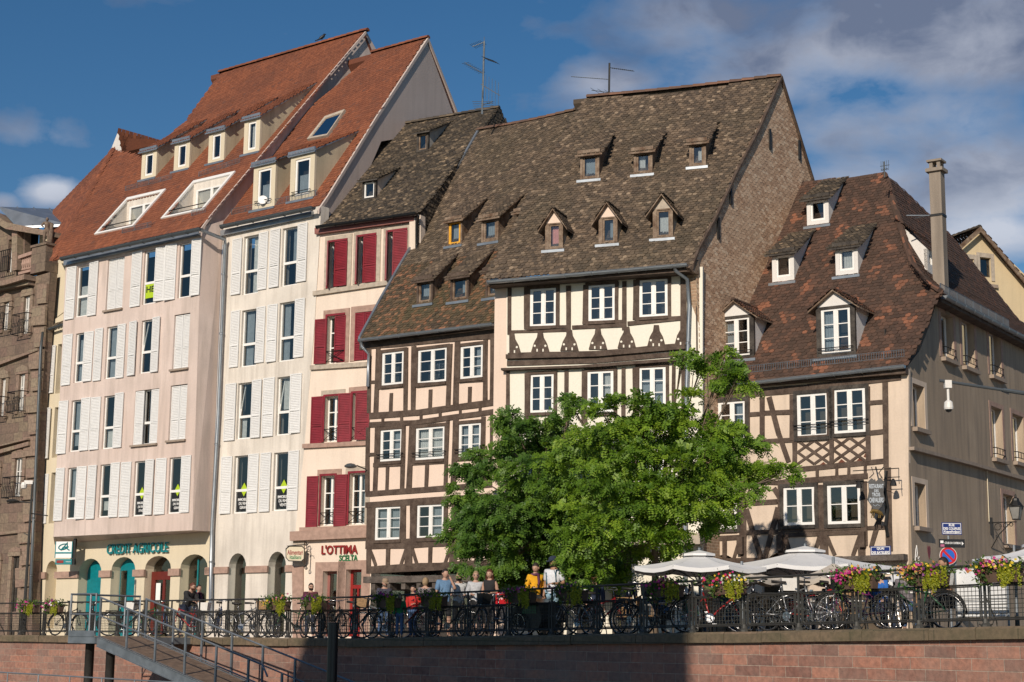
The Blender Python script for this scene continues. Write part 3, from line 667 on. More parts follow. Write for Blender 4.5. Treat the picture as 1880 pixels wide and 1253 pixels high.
for i, w in enumerate(W_):
    h = holes[i]
    if w[0] == 'closed':
        um = (h[0] + h[1]) / 2; 
        for a, c in ((h[0] + .01, um - .01), (um + .01, h[1] - .01)): shutter(b, SA, (a, c, h[2] + .02, h[3] - .02), -.10, 'shutter_grey')
        s = MB(); s.fb(SA, h[0] - .06, h[1] + .06, h[2] - .07, h[2], -.05, .10); s.build('sill', 'stone_sill', b)
        # pale niche marks where open shutters rest
        continue
    if w[0] == 'half':
        d = h[1] - h[0]; window(b, SA, (h[0] + d * .3, h[1] - d * .3, h[2], h[3]), -.17, 'french', sill=None)
        shutter(b, SA, (h[0], h[0] + d * .36, h[2] + .02, h[3] - .02), -.06); shutter(b, SA, (h[1] - d * .34, h[1], h[2] + .02, h[3] - .02), -.06)
        s = MB(); s.fb(SA, h[0] - .06, h[1] + .06, h[2] - .07, h[2], -.05, .10); s.build('sill', 'stone_sill', b)
        continue
    cur = {0: ('curtain', 0, 1, .02, .62), 5: ('curtain_grey', 0, 1, 0, 1), 9: ('curtain', .0, 1, 0, .35), 13: ('curtain', .0, 1, .12, .3), 4: ('curtain_grey', 0, 1, 0, .9), 3: ('curtain_grey', .5, 1, 0, 1), 8: ('curtain_grey', 0, .45, .1, 1), 12: ('curtain_grey', 0, .5, .4, 1), 6: ('curtain', .6, 1, 0, .5)}.get(i)
    window(b, SA, h, -.11, 'french', curtain=cur, sill=.07, tilt=i == 6)
    shutter(b, SA, rect(SA, *w[0]), .015); shutter(b, SA, rect(SA, *w[2]), .015)
    if i == 2:
        f_ = MB(); a = (h[0] + .08, h[1] - .06, h[2] + .25, h[2] + .80); f_.fb(SA, *a, -.085, -.08); f_.build('paper_notice', 'lime', b)
        text(b, 'HEJ', SA, a[0] + .05, a[1] - .05, a[2] + .14, a[3] - .1, -.079, 'sign_black', boldness=.02)
    if i in (14, 15):
        a = (h[0] + .07, h[1] - .05, h[2] + .1, h[2] + 1.0); f_ = MB(); f_.fb(SA, a[0] + .04, a[1], a[2], a[3] - .12, -.085, -.08); f_.build('window_poster', 'sign_black', b)
        uc = (a[0] + a[1]) / 2 + .04; zc = a[3] - .16; d_ = MB(); d_.fp(SA, [(uc - .15, zc), (uc, zc - .22), (uc + .15, zc), (uc, zc + .22)], -.079, -.072); d_.build('diamond_logo', 'lime', b)
        for k, s_ in enumerate(('IMMOBILIER', 'DU RHIN', 'SYNDIC' if i == 14 else 'GERANCE')): text(b, s_, SA, a[0] + .10 + .05 * k, a[1] - .02, a[3] - .56 - k * .14, a[3] - .47 - k * .14, -.079, 'sign_white', boldness=.01)
# wall behind: ground floor and set-back column
mb = MB(); AR = []
for x0, x1, ytop, ys in ((146, 184, 1026, 1052), (206, 246, 1023, 1047), (268, 311.5, 1021, 1044), (333, 379, 1018, 1043)):
    u0, u1 = S1.uz(x0, 1090)[0], S1.uz(x1, 1090)[0]; xm = (x0 + x1) / 2; AR.append((u0 - .12, u1, gz(-15, 60), S1.uz(xm, ys)[1], S1.uz(xm, ytop)[1]))
c0 = [((87, 102, 636, 722), (104, 118, 632, 722)), ((78, 94, 750, 842), (98, 112, 748, 840)), ((74, 88, 871, 962), (92, 104, 868, 961))]
ch = [rect(S1, *x[1]) for x in c0]
nu0, nu1 = S1.uz(84, 1060)[0], S1.uz(104, 1060)[0]; niche = arch(nu0, nu1, .3, S1.uz(94, 1050)[1], S1.uz(94, 1030)[1])
wall(mb, S1, pxs(S1, [(56, 1176), (389, 1176), (390, 960), (130, 972), (138, 560), (82, 600)]), [arch(*a) for a in AR] + [rl(h) for h in ch] + [niche], 0, .55)
mb.build('rear_wall', 'bank_cream', b)
for i, h in enumerate(ch):
    window(b, S1, h, -.3, 'french', sill=.06); shutter(b, S1, rect(S1, *c0[i][0]), .015)
mb = MB(); mb.fb(S1, nu0 - .05, nu1 + .05, .1, 4.5, -.56, -.5); mb.build('niche_back', 'bank_cream', b)
c = MB(); z0, z1 = S1.uz(120, 1062)[1], S1.uz(120, 1050)[1]
edges = [S1.uz(57, 1055)[0]] + [v for a in [(nu0, nu1)] + [(a[0], a[1]) for a in AR] for v in a] + [S1.uz(386, 1050)[0]]
for a, e in zip(edges[::2], edges[1::2]): c = MB(); c.fb(S1, a - .05, e + .04, z0, z1, .0, .09); c.build('stone_band', 'stone_trim', b)
for i, a in enumerate(AR):
    g = MB(); A_ = arch(a[0] + .03, a[1] - .03, a[2], a[3], a[4] - .03); g.fp(S1, A_, -.42, -.40)
    if i == 0: g.build('teal_panel', 'teal', b)
    elif i == 1: g.build('teal_panel', 'teal', b); s = MB(); s.fb(S1, a[0] + .1, a[0] + .45, 1.1, a[3], -.39, -.37); s.build('pane', 'glass', b)
    elif i == 2:
        g.build('pane', 'glass', b); d = MB(); z = a[3] - .1; d.fb(S1, a[0] + .03, a[1] - .03, z - .3, z, -.4, -.3); d.fb(S1, a[0] + .03, a[0] + .25, .1, z - .3, -.4, -.3); d.fb(S1, a[1] - .25, a[1] - .03, .1, z - .3, -.4, -.3)
        um = (a[0] + a[1]) / 2; d.fb(S1, um - .06, um + .06, .1, z - .3, -.38, -.32); D = d.build('entrance_door', 'door_red', b); p = MB(); p.fb(S1, a[0] + .25, um - .06, .15, z - .3, -.36, -.35); p.fb(S1, um + .06, a[1] - .25, .15, z - .3, -.36, -.35); p.build('door_pane', 'glass', D)
        p = MB(); p.fb(S1, a[0] + .32, a[0] + .56, 1.25, 1.95, -.3, -.29); p.build('paper_notice', 'sign_white', b)
    else:
        g.build('pane', 'glass_green', b); d = MB(); d.fb(S1, a[0] + .5, a[0] + .54, .1, a[4] - .15, -.4, -.36); d.fb(S1, a[0] + .9, a[0] + 1.9, .1, 2.0, -.75, -.7); d.build('frame', 'teal_sign', b)
dark_room_sheet(b, S1, 60, 388, 1010, 1175, -1.6, 'dark_room_sheet'); dark_room_sheet(b, SA, 103, 352, 470, 965, -.78); dark_room_sheet(b, S1, 78, 130, 620, 970, -.75)
t0 = rect(S1, 200, 312, 998.5, 1016.5)
text(b, 'CREDIT AGRICOLE', S1, t0[0], t0[1], t0[2], t0[3] + .02, .06, 'teal_sign', 'bank_lettering', .05, boldness=.012, gap=1.0)
mb = MB(); mb.tube([S1.P(t0[0], t0[2] + .1, .03), S1.P(t0[1], t0[2] + .1, .03)], .02, 4); mb.build('letter_rail', 'sign_white', b)
# main roof
uR = SA.uz(370, 418)[0]; PR = SA.perp(uR + .12)
pr = [PR.uz(*p) for p in ((368, 423), (386, 398), (530, 226), (673, 57))]
prof = [(a, z) for a, z in pr]
rf = Roof(SA, prof, SA.uz(121, 470)[0] - 6.5, uR + .14); RFA = rf
clip = [(110, 476), (368, 419), (557, 196), (671, 56), (404, 136), (340, 224), (258, 292), (243, 284), (207, 276), (150, 380), (97, 478)]
h1 = [(228, 372), (302, 353), (242, 414), (184, 430)]; h2 = [(352, 340), (427, 322), (371, 384), (306, 400)]
rf.build(b, 'orange_tiles', clip, [h1, h2], .17, .15, j=.4, rv=lambda o, r: .25 + .6 * r if r < .93 else r)
n_ = len(prof) - 1; 
ridge(b, SA, 'orange_tiles', prof[n_][0], prof[n_][1], 405, 673, 100, .13); verge(b, rf, uR + .12, 'pink_stucco')
# gable wall right
def gable(par, f, u, pts_px, mat, name='gable_wall', off=0, th=.3):
    p = f.perp(u); mb = MB(); mb.fp(p, [p.uz(*q) for q in pts_px], off - th, off); return mb.build(name, mat, par), p
gable(b, SA, uR - .02, [(372, 428), (400, 440), (410, 450), (560, 330), (700, 150), (691, 92), (673, 59), (530, 228), (388, 401)], 'pink_stucco')
back = MB(); i = n_; dR, zR = prof[n_]; q = [SA.P(rf.u0 + 5, zR, -dR), SA.P(uR, zR, -dR), SA.P(uR, zR - 7, -dR - 5), SA.P(rf.u0 + 5, zR - 7, -dR - 5)]; back.hexa(q, [p - Vector((0, 0, .2)) for p in q]); back.build('rear_roof', 'orange_tiles', b)
gutter(b, SA.px(114, 474, .42), SA.px(369, 419, .42), .11, 'zinc_dark')
mb = MB(); strip(mb, SA, [(121, 480), (369, 424)], 9, -.05, .12); mb.build('eave_board', 'zinc', b)
pipe(b, [SA.px(369, 422, .4), SA.px(374, 425, .3), S1.px(413, 440, .25), S1.px(413, 450, .18), S1.px(401, 760, .16), S1.px(389, 975, .16), S1.px(386, 1150, .16)], .07, 'zinc')
# hip on the left
H0 = rf.hit(207, 276)[0]; H1 = rf.hit(97, 478)[0]; H2 = H1 + Vector((-SA.e.x, -SA.e.y, 0)) * .3 + SA.n * -9
H2 = ray(97, 388) * ((H2).dot(fw) / F)
mb = MB(); tile_quad(mb, H2, H1, H0 + (H2 - H1) * .02, H0, .18, .17, j=.5); o = mb.build('hip_roof', 'orange_tiles', b); mb = MB(); mb.poly([H2, H1, H0]); mb.r = [.3]; mb.build('roof_boarding', 'orange_tiles', o)
ridge_caps(b, 'orange_tiles', H1, H0, .14, name='hip_tiles')
G0 = H0 + SA.n * -.6; dG = G0.dot(fw); g_ = MB(); A_ = ray(217, 241) * (dG / F); B_ = ray(204, 274) * (dG / F); C_ = ray(224, 281) * (dG / F); g_.poly([B_, C_, A_]); g_.build('small_gable', 'white_plaster', b)
mb = MB(); E_ = ray(300, 262) * ((dG + 1.2) / F); G_ = ray(262, 310) * ((dG + 1) / F); tile_quad(mb, C_, G_, A_, E_, .18, .17, j=.5); mb.build('rear_roof', 'orange_tiles', b)
g_ = MB(); g_.poly([C_, G_, E_, A_]); g_.r = [.3]; g_.build('roof_boarding', 'orange_tiles', b)
mb = MB(); mb.fp(S1, pxs(S1, [(90, 594), (126, 566), (135, 486), (97, 482)], -.1), -.3, -.1); mb.build('side_wall', 'bank_cream', b)
mb = MB(); tile_quad(mb, S1.px(75, 607, .2), S1.px(130, 590, .2), S1.px(98, 575, -1.2), S1.px(135, 555, -1.2), .18, .17); mb.build('low_roof', 'dark_tiles', b); gutter(b, S1.px(71, 610, .28), S1.px(121, 594, .28), .07, 'zinc_dark')
for k, (x0, x1, yt, yb) in enumerate(((260, 287, 276, 328), (320, 348, 259, 312), (383, 412, 240, 298), (448, 477, 217, 281))):
    dormer(b, rf, x0, x1, yt, yb, 'shed', 'orange_tiles', 'bank_cream', 'dormer_cream', 'white_paint', shed=.60, wm=(.22, .22, .14, .16), ov=.12, cap='zinc', style='c0', curtain=('curtain', 0, .5, 0, 1) if k == 3 else None, wfw=.07)
for x0, y0, x1, y1 in ((230, 352, 315, 330), (365, 326, 440, 300)): 
    a, c = rf.hit(x0, y0)[0], rf.hit(x1, y1)[0]; snowguard(b, a, c, .22)
for x0, y0, x1, y1 in ((224, 430, 277, 418), (352, 398, 377, 391)): snowguard(b, rf.hit(x0, y0)[0], rf.hit(x1, y1)[0], .22)
def loggia(par, rf, P, f):
    """terrace cut into the roof: P = photo corners tl,tr,br,bl"""
    tl, tr, br, bl = [rf.hit(*p) for p in P]; u0, u1 = (tl[1] + bl[1]) / 2, (tr[1] + br[1]) / 2; d0, d1 = (bl[2] + br[2]) / 2, (tl[2] + tr[2]) / 2; z0 = (bl[0].z + br[0].z) / 2; z1 = (tl[0].z + tr[0].z) / 2
    T = MB(); w = .13; n = (rf.f.n * (z1 - z0) + Vector((0, 0, 1)) * (d1 - d0)).normalized()
    def Q(u, t): return f.P(u, z0 + (z1 - z0) * t, -(d0 + (d1 - d0) * t))
    def bar(ua, ta, ub, tb, du, dt):
        q = [Q(ua, ta), Q(ub, tb), Q(ub + du, tb + dt), Q(ua + du, ta + dt)]; T.hexa([p - n * .1 for p in q], [p + n * .07 for p in q])
    bar(u0 - w, 0, u0 - w, 1, w, 0); bar(u1, 0, u1, 1, w, 0); bar(u0 - w, 1, u1 + w, 1, 0, .09); bar(u0 - w, -.05, u1 + w, -.05, 0, .05)
    lg = T.build('roof_terrace', 'white_paint', par)
    c = MB()
    for uu in (u0, u1): c.poly([Q(uu, 0), f.P(uu, z0 - .4, -d1), Q(uu, 1), ][::1])
    c.poly([f.P(u0, z0 - .4, -d1), f.P(u1, z0 - .4, -d1), Q(u1, 0), Q(u0, 0)]); c.poly([f.P(u0, z0 - .4, -d1 - .001), f.P(u1, z0 - .4, -d1 - .001), f.P(u1, z1, -d1 - .001), f.P(u0, z1, -d1 - .001)])
    c.build('terrace_wall', 'cream_stucco', lg)
    window(lg, f, (u0 + (u1 - u0) * .12, u1 - .1, z0 - .1, z1 - .3), -d1 + .05, 'c1', fw_=.06)
    g = MB(); g.tube([Q(u0, .12) + Vector((0, 0, .1)), Q(u1, .12) + Vector((0, 0, .1))], .02, 5); g.tube([Q(u0, .12) + Vector((0, 0, -.05)), Q(u1, .12) + Vector((0, 0, -.05))], .014, 5); g.build('guard_rail', 'iron', lg)
loggia(b, rf, h1, SA); loggia(b, rf, h2, SA)
# projecting bank sign
sf = S1.perp(S1.uz(135, 1015)[0] - .1).offset(0); 
u_, z_ = S1.uz(120, 1015, .75); sg = Face(S1.P(u_, 0, .75)[:2], (.97, -.243))
s = empty('projecting_bank_sign', sg.px(120, 1016), 'square white and teal projecting sign with monogram beside the bank arches', 'sign')
r = rect(sg, 105, 134, 995, 1025); m2 = MB(); m2.fb(sg, *r, -.1, .1); m2.build('panel', 'sign_white', s)
m2 = MB(); m2.fb(sg, r[0], r[1], r[2] + .16, r[2] + .22, .1, .11); m2.fb(sg, r[0] - .03, r[0], r[2], r[3], -.11, .11); m2.fb(sg, r[1], r[1] + .03, r[2], r[3], -.11, .11); m2.build('stripe', 'teal_sign', s)
cx, cz = (r[0] + r[1]) / 2, r[2] + .42; m2 = MB()
m2.tube([sg.P(cx - .02 + .19 * math.cos(t) , cz + .10 * math.sin(t) + .03 * math.cos(t), .115) for t in [R(40) + R(20) * k for k in range(16)]], .024, 5)
m2.tube([sg.P(cx - .12, cz - .13, .115), sg.P(cx + .02, cz + .0, .115), sg.P(cx + .14, cz + .16, .115), sg.P(cx + .15, cz - .08, .115), sg.P(cx + .24, cz - .13, .115)], .026, 5)
m2.tube([sg.P(cx - .05, cz - .03, .115), sg.P(cx + .2, cz + .0, .115)], .022, 5); m2.build('monogram', 'teal_sign', s)
r2 = rect(sg, 104, 134, 1027, 1037); m2 = MB(); m2.fb(sg, *r2, -.1, .1); m2.build('text_strip', 'teal_sign', s); m2 = MB(); m2.fb(sg, r2[0] + .06, r2[0] + .34, r2[2] + .05, r2[3] - .05, .1, .11); m2.build('red_display', 'dark_red', s)
text(s, 'BANQUE', sg, r2[1] - .24, r2[1] - .04, r2[2] + .08, r2[3] - .08, .1, 'sign_white')
m2 = MB(); m2.fb(sg, r[1] + .03, r[1] + .12, r2[2], r[3] + .12, -.06, .06); 
for z in (r[3] - .1, r2[2] + .1): m2.tube([sg.P(r[1] + .1, z, 0), S1.P(S1.uz(136, 1015)[0], z, 0)], .03, 5)
m2.build('bracket', 'black_plastic', s)

# ---------------------------------------------------------------- cream neighbour with white shutters
b = empty('cream_house', base_of(S1, 470), 'narrow cream house with white shutters, just left of the red shuttered house', 'building')
WB = [((427, 444.5, 439, 541), (446.7, 476, 433, 540), (475.5, 492, 427.5, 532)), ((496.6, 515, 422, 528), (517.6, 547.5, 418, 524.5), (547, 565, 411, 518)),
 ((424, 440, 571.5, 675), (443, 472, 569, 673), (471.5, 487, 564, 667)), ((493, 509.5, 560, 665), (512, 542, 555, 663), (542, 560, 549, 656)),
 ((414, 434, 705, 809), (435.6, 464.4, 703, 806), (463, 481, 698, 804)), ((484.8, 504, 694.4, 801.5), (507.6, 536.8, 692, 799), (535, 554, 687, 796)),
 ((407.6, 426, 839, 943.7), (429, 458, 837, 942.7), (457, 475, 834, 941)), ((478.8, 498, 832, 940), (501.7, 531, 831, 938), (530, 549, 828, 937))]
hs_ = [rect(S1, *w[1]) for w in WB]; mb = MB(); AR = []
for x0, x1, yt, ys in ((427, 450.4, 1016, 1043), (500, 523.5, 1013, 1040)):
    u0, u1 = S1.uz(x0, 1090)[0] - .25, S1.uz(x1, 1090)[0]; AR.append((u0, u1, .05, S1.uz((x0 + x1) / 2, ys)[1], S1.uz((x0 + x1) / 2, yt)[1]))
wall(mb, S1, pxs(S1, [(378, 1176), (540, 1176), (541, 990), (559, 820), (577, 600), (590, 378), (410, 418), (388, 980)], .01), [rl(h) for h in hs_] + [arch(*a) for a in AR], .01, .4); mb.build('wall', 'cream_stucco', b)
for i, (w, h) in enumerate(zip(WB, hs_)):
    window(b, S1, h, -.12, 'french', sill=.07, tilt=i in (4, 5), curtain={0: ('curtain', .35, 1, 0, 1), 5: ('curtain', .1, .6, .45, 1), 2: ('curtain_grey', 0, .5, 0, 1), 1: ('curtain_grey', .4, 1, .4, 1), 3: ('curtain_grey', 0, .4, 0, 1), 4: ('curtain', 0, .35, 0, .4)}.get(i))
    shutter(b, S1, rect(S1, *w[0]), .025); shutter(b, S1, rect(S1, *w[2]), .025)
    if i >= 6:
        a = (h[0] + .07, h[1] - .05, h[2] + .1, h[2] + 1.0); f_ = MB(); f_.fb(S1, a[0] + .04, a[1], a[2], a[3] - .12, -.095, -.09); f_.build('window_poster', 'sign_black', b)
        uc = (a[0] + a[1]) / 2 + .04; zc = a[3] - .16; d_ = MB(); d_.fp(S1, [(uc - .17, zc), (uc, zc - .24), (uc + .17, zc), (uc, zc + .24)], -.089, -.082); d_.build('diamond_logo', 'lime', b)
        for k, s_ in enumerate(('IMMOBILIER', 'DU RHIN', 'GERANCE' if i == 6 else 'VENTES')): text(b, s_, S1, a[0] + .10 + .05 * k, a[1] - .02, a[3] - .56 - k * .14, a[3] - .46 - k * .14, -.089, 'sign_white', boldness=.01)
for a in AR: g = MB(); g.fp(S1, arch(a[0] + .02, a[1] - .02, a[2], a[3], a[4] - .02), -.34, -.32); g.build('pane', 'glass_green', b)
c = MB(); z0, z1 = S1.uz(460, 1052)[1], S1.uz(460, 1040)[1]; ed = [S1.uz(379, 1050)[0], AR[0][0], AR[0][1], AR[1][0], AR[1][1], S1.uz(539, 1050)[0]]
for a, e in zip(ed[::2], ed[1::2]): c = MB(); c.fb(S1, a + .03, e + .04, z0, z1, .01, .09); c.build('stone_band', 'stone_trim', b)
dark_room_sheet(b, S1, 395, 560, 440, 1170, -.8)
uR = S1.uz(588, 385)[0]; GB = Face(S1.P(uR, 0, 0)[:2], (math.cos(R(60)), math.sin(R(60)))); pr = []
for p in ((585, 383), (600, 362), (690, 215), (785, 70)): q = GB.px(*p); pr.append((-(q - S1.o).dot(S1.n), q.z))
rf = Roof(S1, pr, S1.uz(410, 408)[0] - 1.5, uR + .3); RFB = rf
sky_h = [(566, 260), (599, 218), (636, 205), (603, 253)]
rf.build(b, 'orange_tiles', [(405, 418), (585, 381), (696, 205), (782, 69), (690, 96), (462, 290), (455, 330)], [sky_h], .17, .15, j=.4, rv=lambda o, r: .25 + .6 * r if r < .93 else r)
ridge(b, S1, 'orange_tiles', pr[-1][0], pr[-1][1], 684, 785, 85, .12)
mb = MB(); vp = [GB.uz(*q) for q in ((584, 385), (600, 362), (690, 215), (785, 70), (838, 205))]
for (a0, z0), (a1, z1) in zip(vp, vp[1:]): mb.fp(GB, [(a0, z0 - .16), (a1, z1 - .16), (a1, z1 + .02), (a0, z0 + .02)], -.02, .05)
mb.build('verge_board', 'gable_pink', b)
mb = MB(); mb.fp(GB, [GB.uz(*q) for q in [(590, 395), (640, 400), (700, 260), (845, 235), (837, 205), (785, 73), (690, 218), (602, 365)]], -.3, 0); mb.build('gable_wall', 'gable_pink', b)
back = MB(); q1, q2 = GB.px(785, 71), GB.px(850, 250); ll = S1.e * 5.5; q = [q1 - ll, q1, q2, q2 - ll]; back.hexa(q, [v - Vector((0, 0, .2)) for v in q]); back.build('rear_roof', 'orange_tiles', b)
gutter(b, S1.px(407, 415, .4), S1.px(576, 380, .4), .11, 'zinc_dark'); mb = MB(); strip(mb, S1, [(410, 425), (577, 389)], 10, 0, .15); mb.build('eave_board', 'zinc', b)
for x0, x1, yt, yb in ((465, 505, 300, 383), (533, 577, 281, 366)):
    dormer(b, rf, x0, x1, yt, yb, 'shed', 'orange_tiles', 'bank_cream', 'grey_plaster' if x0 > 999 else 'dormer_cream', 'white_paint', shed=.42, wm=(.24, .22, .14, .22), ov=.1, cap='zinc', style='c0', curtain=('curtain_grey', 0, 1, 0, .6), bar=.12, wfw=.08)
snowguard(b, rf.hit(425, 396)[0], rf.hit(582, 361)[0], .25)
q4 = [rf.hit(*p)[0] for p in sky_h]; mb = MB(); nn = (q4[1] - q4[0]).cross(q4[3] - q4[0]).normalized(); nn = nn if nn.z > 0 else -nn
c_ = sum(q4, Vector()) / 4; inn = [c_ + (p - c_) * .82 for p in q4]
for i in range(4): j = (i + 1) % 4; mb.hexa([q4[i] - nn * .05, q4[j] - nn * .05, inn[j] - nn * .05, inn[i] - nn * .05], [q4[i] + nn * .12, q4[j] + nn * .12, inn[j] + nn * .1, inn[i] + nn * .1])
w = mb.build('skylight', 'stone_grey', b); mb = MB(); mb.poly([p + nn * .07 for p in inn]); mb.build('pane', 'glass', w); mb = MB(); mb.poly([p - nn * .06 for p in inn]); mb.build('blind', 'curtain_grey', w)

# ---------------------------------------------------------------- house with red shutters
b = empty('red_shutter_house', base_of(LO, 620), 'narrow peach house with dark red louvred shutters above an Italian grocery', 'building')
hs_ = {}
ops = {'a1': (604, 638, 444, 528), 'b1': (657, 691, 434, 520), 'c1': (712, 748, 425, 516), 'a2': (601, 633.5, 580, 667), 'b2': (652, 688, 573, 662), 'a3': (597, 625, 728, 811), 'b3': (648, 676, 722, 808), 'a4': (590, 618, 874, 965), 'b4': (642, 671, 869, 963), 'g1': (602, 618, 1049, 1176), 'g2': (644.6, 663, 1046, 1176)}
hs_ = {k: rect(LO, *v) for k, v in ops.items()}; mb = MB()
for k in ('g1', 'g2'): hs_[k] = (hs_[k][0] - .22, hs_[k][1], .08, LO.uz(ops[k][0], ops[k][2])[1])
wall(mb, LO, pxs(LO, [(538, 1178), (772, 1176), (772, 395), (577, 420), (577, 600), (559, 820), (541, 990)]), [rl(v) for v in hs_.values()], 0, .3); mb.build('wall', 'salmon_cream', b)
tr = MB(); trg = MB()
for i, (k, v) in enumerate(hs_.items()):
    grey_ = k in ('a1', 'b1', 'c1', 'a3', 'b4'); m_ = MB(); w = .18 if k[0] != 'g' else .33; t = .22 if k[0] != 'g' else .3
    m_.fb(LO, v[0] - w, v[0], v[2], v[3], 0, .03); m_.fb(LO, v[1], v[1] + w, v[2], v[3], 0, .03); m_.fb(LO, v[0] - w, v[1] + w, v[3], v[3] + t, 0, .03)
    m_.build('window_surround', 'stone_grey' if grey_ else 'stone_trim', b)
bd = MB(); strip(bd, LO, [(577, 536), (770, 508)], 8, 0, .10); bd.build('sill_band', 'stone_grey', b); bd = MB(); strip(bd, LO, [(572, 672), (700, 664)], 8, 0, .10); bd.build('sill_band', 'stone_grey', b)
bd = MB(); strip(bd, LO, [(558, 816), (700, 809)], 8, 0, .10); bd.build('sill_band', 'stone_trim', b); bd = MB(); strip(bd, LO, [(552, 969), (700, 964)], 9, 0, .08); strip(bd, LO, [(539, 977), (700, 970)], 17, 0, .22); bd.build('stone_band', 'stone_trim', b); bd = MB(); bd.fp(LO, pxs(LO, [(539, 1176), (558, 1176), (558, 1040), (538, 1040)]), 0, .06); bd.build('quoins', 'stone_trim', b)
bd = MB(); bd.fp(LO, pxs(LO, [(539, 1040), (560, 1040), (560, 994), (540, 994)]), 0, .06); bd.build('quoins', 'stone_grey', b)
RS = 'shutter_red'
def half(h, a, c, dz=.02): return (h[0] + (h[1] - h[0]) * a, h[0] + (h[1] - h[0]) * c, h[2] + dz, h[3] - dz)
for k, v in hs_.items():
    if k[0] == 'g': continue
    window(b, LO, v, -.2, 'tall', curtain=('curtain', 0, 1, 0, 1) if k in ('b3',) else (('curtain_grey', .55, 1, 0, 1) if k in ('a4', 'b4') else None))
for k in ('a1', 'b1', 'c1'):
    v = hs_[k]; shutter(b, LO, half(v, .33, 1.02), .02, RS); 
    p = LO.perp(v[0] + .05); mbx = MB(); shutter(b, Face(LO.P(v[0] + .02, 0, -.0)[:2], (LO.e * .45 + LO.n * .9)[:2]), (0, (v[1] - v[0]) * .5, v[2] + .02, v[3] - .02), 0, RS)
v = hs_['a2']; shutter(b, LO, rect(LO, 580, 600, 587, 669), .04, RS); shutter(b, LO, half(v, .42, 1.05), .0, RS)
v = hs_['b2']; shutter(b, LO, half(v, 0, .49), .0, RS); shutter(b, LO, half(v, .51, 1), .0, RS)
for r in ((573, 594.5, 729, 815), (624, 646, 723, 812), (656, 680, 721, 809), (565, 585, 875, 968), (616.5, 638, 872, 967)): shutter(b, LO, rect(LO, *r), .04, RS)
for k in ('a4', 'b4', 'b3', 'a3', 'c1', 'a1', 'b1', 'a2'):
    v = hs_[k]; fr = MB(); fr.fb(LO, v[0] - .07, v[0], v[2], v[3] + .07, .03, .06); fr.fb(LO, v[0], v[1], v[3], v[3] + .07, .03, .06)
    fr.build('red_frame', RS, b)
for k in ('a3', 'b3', 'a4', 'b4', 'a2'):
    v = hs_[k]; g = MB(); z = v[2] + .42; g.tube([LO.P(v[0], z, .06), LO.P(v[1], z, .06)], .015, 4); g.tube([LO.P(v[0], z - .36, .06), LO.P(v[1], z - .36, .06)], .012, 4)
    for s in (0, 1): g.tube([LO.P(v[s], z, .06), LO.P((v[0] + v[1]) / 2, z - .18, .1), LO.P(v[1 - s], z - .36, .06)], .012, 4)
    g.build('guard_rail', 'iron', b)
for k in ('g1', 'g2'):
    v = hs_[k]; d = MB(); o = -.25; w = v[1] - v[0]; mt = 'maroon_wood' if k == 'g1' else 'dark_red'
    for a, c, e, h in ((v[0], v[0] + .09, v[2], v[3]), (v[1] - .07, v[1], v[2], v[3]), (v[0] + .09, v[1] - .07, v[3] - .08, v[3])): d.fb(LO, a, c, e, h, o - .05, o)
    if k == 'g2': d.fb(LO, v[0] + .09, v[1] - .07, v[3] - .62, v[3] - .5, o - .05, o + .02); d.fb(LO, v[0] + .09, v[1] - .07, v[2], v[2] + .3, o - .05, o); d.fb(LO, (v[0] + v[1]) / 2 - .03, (v[0] + v[1]) / 2 + .03, v[2] + .3, v[3] - .62, o - .05, o + .01)
    D = d.build('shop_door' if k == 'g2' else 'shop_window', mt, b); p = MB(); p.fb(LO, v[0] + .09, v[1] - .07, v[2] + .1, v[3] - .08, o - .035, o - .03); p.build('door_pane', 'glass', D)
dark_room_sheet(b, LO, 565, 765, 430, 1170, -.9)
t0 = rect(LO, 592, 658, 1001, 1018); text(b, "L'OTTIMA", LO, t0[0], t0[1], t0[2], t0[3], .03, 'dark_red', 'shop_lettering', .035, boldness=.02)
t0 = rect(LO, 624, 657.5, 1019.5, 1030.5); text(b, 'SCELTA', LO, t0[0], t0[1], t0[2], t0[3], .02, 'sign_green', 'shop_lettering', .03, boldness=.015)
mb = MB(); strip(mb, LO, [(583, 421), (765, 397)], 11, 0, .18); mb.build('eave_board', 'maroon_wood', b); gutter(b, LO.px(582, 416, .36), LO.px(765, 391, .36), .09, 'black_plastic')
uR = LO.uz(768, 400)[0]; PR = LO.perp(uR); pr = [PR.uz(*p) for p in ((762, 396), (785, 372), (850, 283), (915, 199))]
rf = Roof(LO, pr, LO.uz(583, 418)[0] - 3.5, uR + .05); rf.build(b, 'dark_tiles', [(580, 420), (766, 396), (800, 360), (850, 290), (916, 197), (700, 236), (640, 310), (600, 375)], (), .135, .105, j=1.3)
ridge(b, LO, 'dark_tiles', pr[-1][0], pr[-1][1], 708, 915, 215, .11, .3)
mb = MB(); cl = [(766, 398), (766, 450), (885, 245), (940, 245), (916, 200), (850, 288)]; A_, B_, C_, D_ = [PR.P(u_, z, .02) for u_, z in ((-.6, pr[0][1] - 2), (8, pr[0][1] - 2), (-.6, pr[-1][1] + .3), (8, pr[-1][1] + .3))]
tile_quad(mb, A_, B_, C_, D_, .16, .12, cl, j=1.5); mb.build('tile_hung_gable', 'dark_tiles', b); mb = MB(); mb.fp(PR, [PR.uz(*q) for q in cl], -.3, .0); mb.r = []; mb.build('gable_wall', 'dark_timber', b)
mb = MB(); mb.fp(PR, [PR.uz(*q) for q in ((763, 400), (763, 560), (800, 560), (800, 400))], -.25, -.02); mb.build('side_wall', 'salmon_cream', b)
dormer(b, rf, 665, 690, 331, 367, 'shed', 'dark_tiles', 'black_timber', 'ochre_plaster', 'white_paint', shed=.5, wm=(.08, .08, .08, .08), ov=.12, style='c0', flash=False)
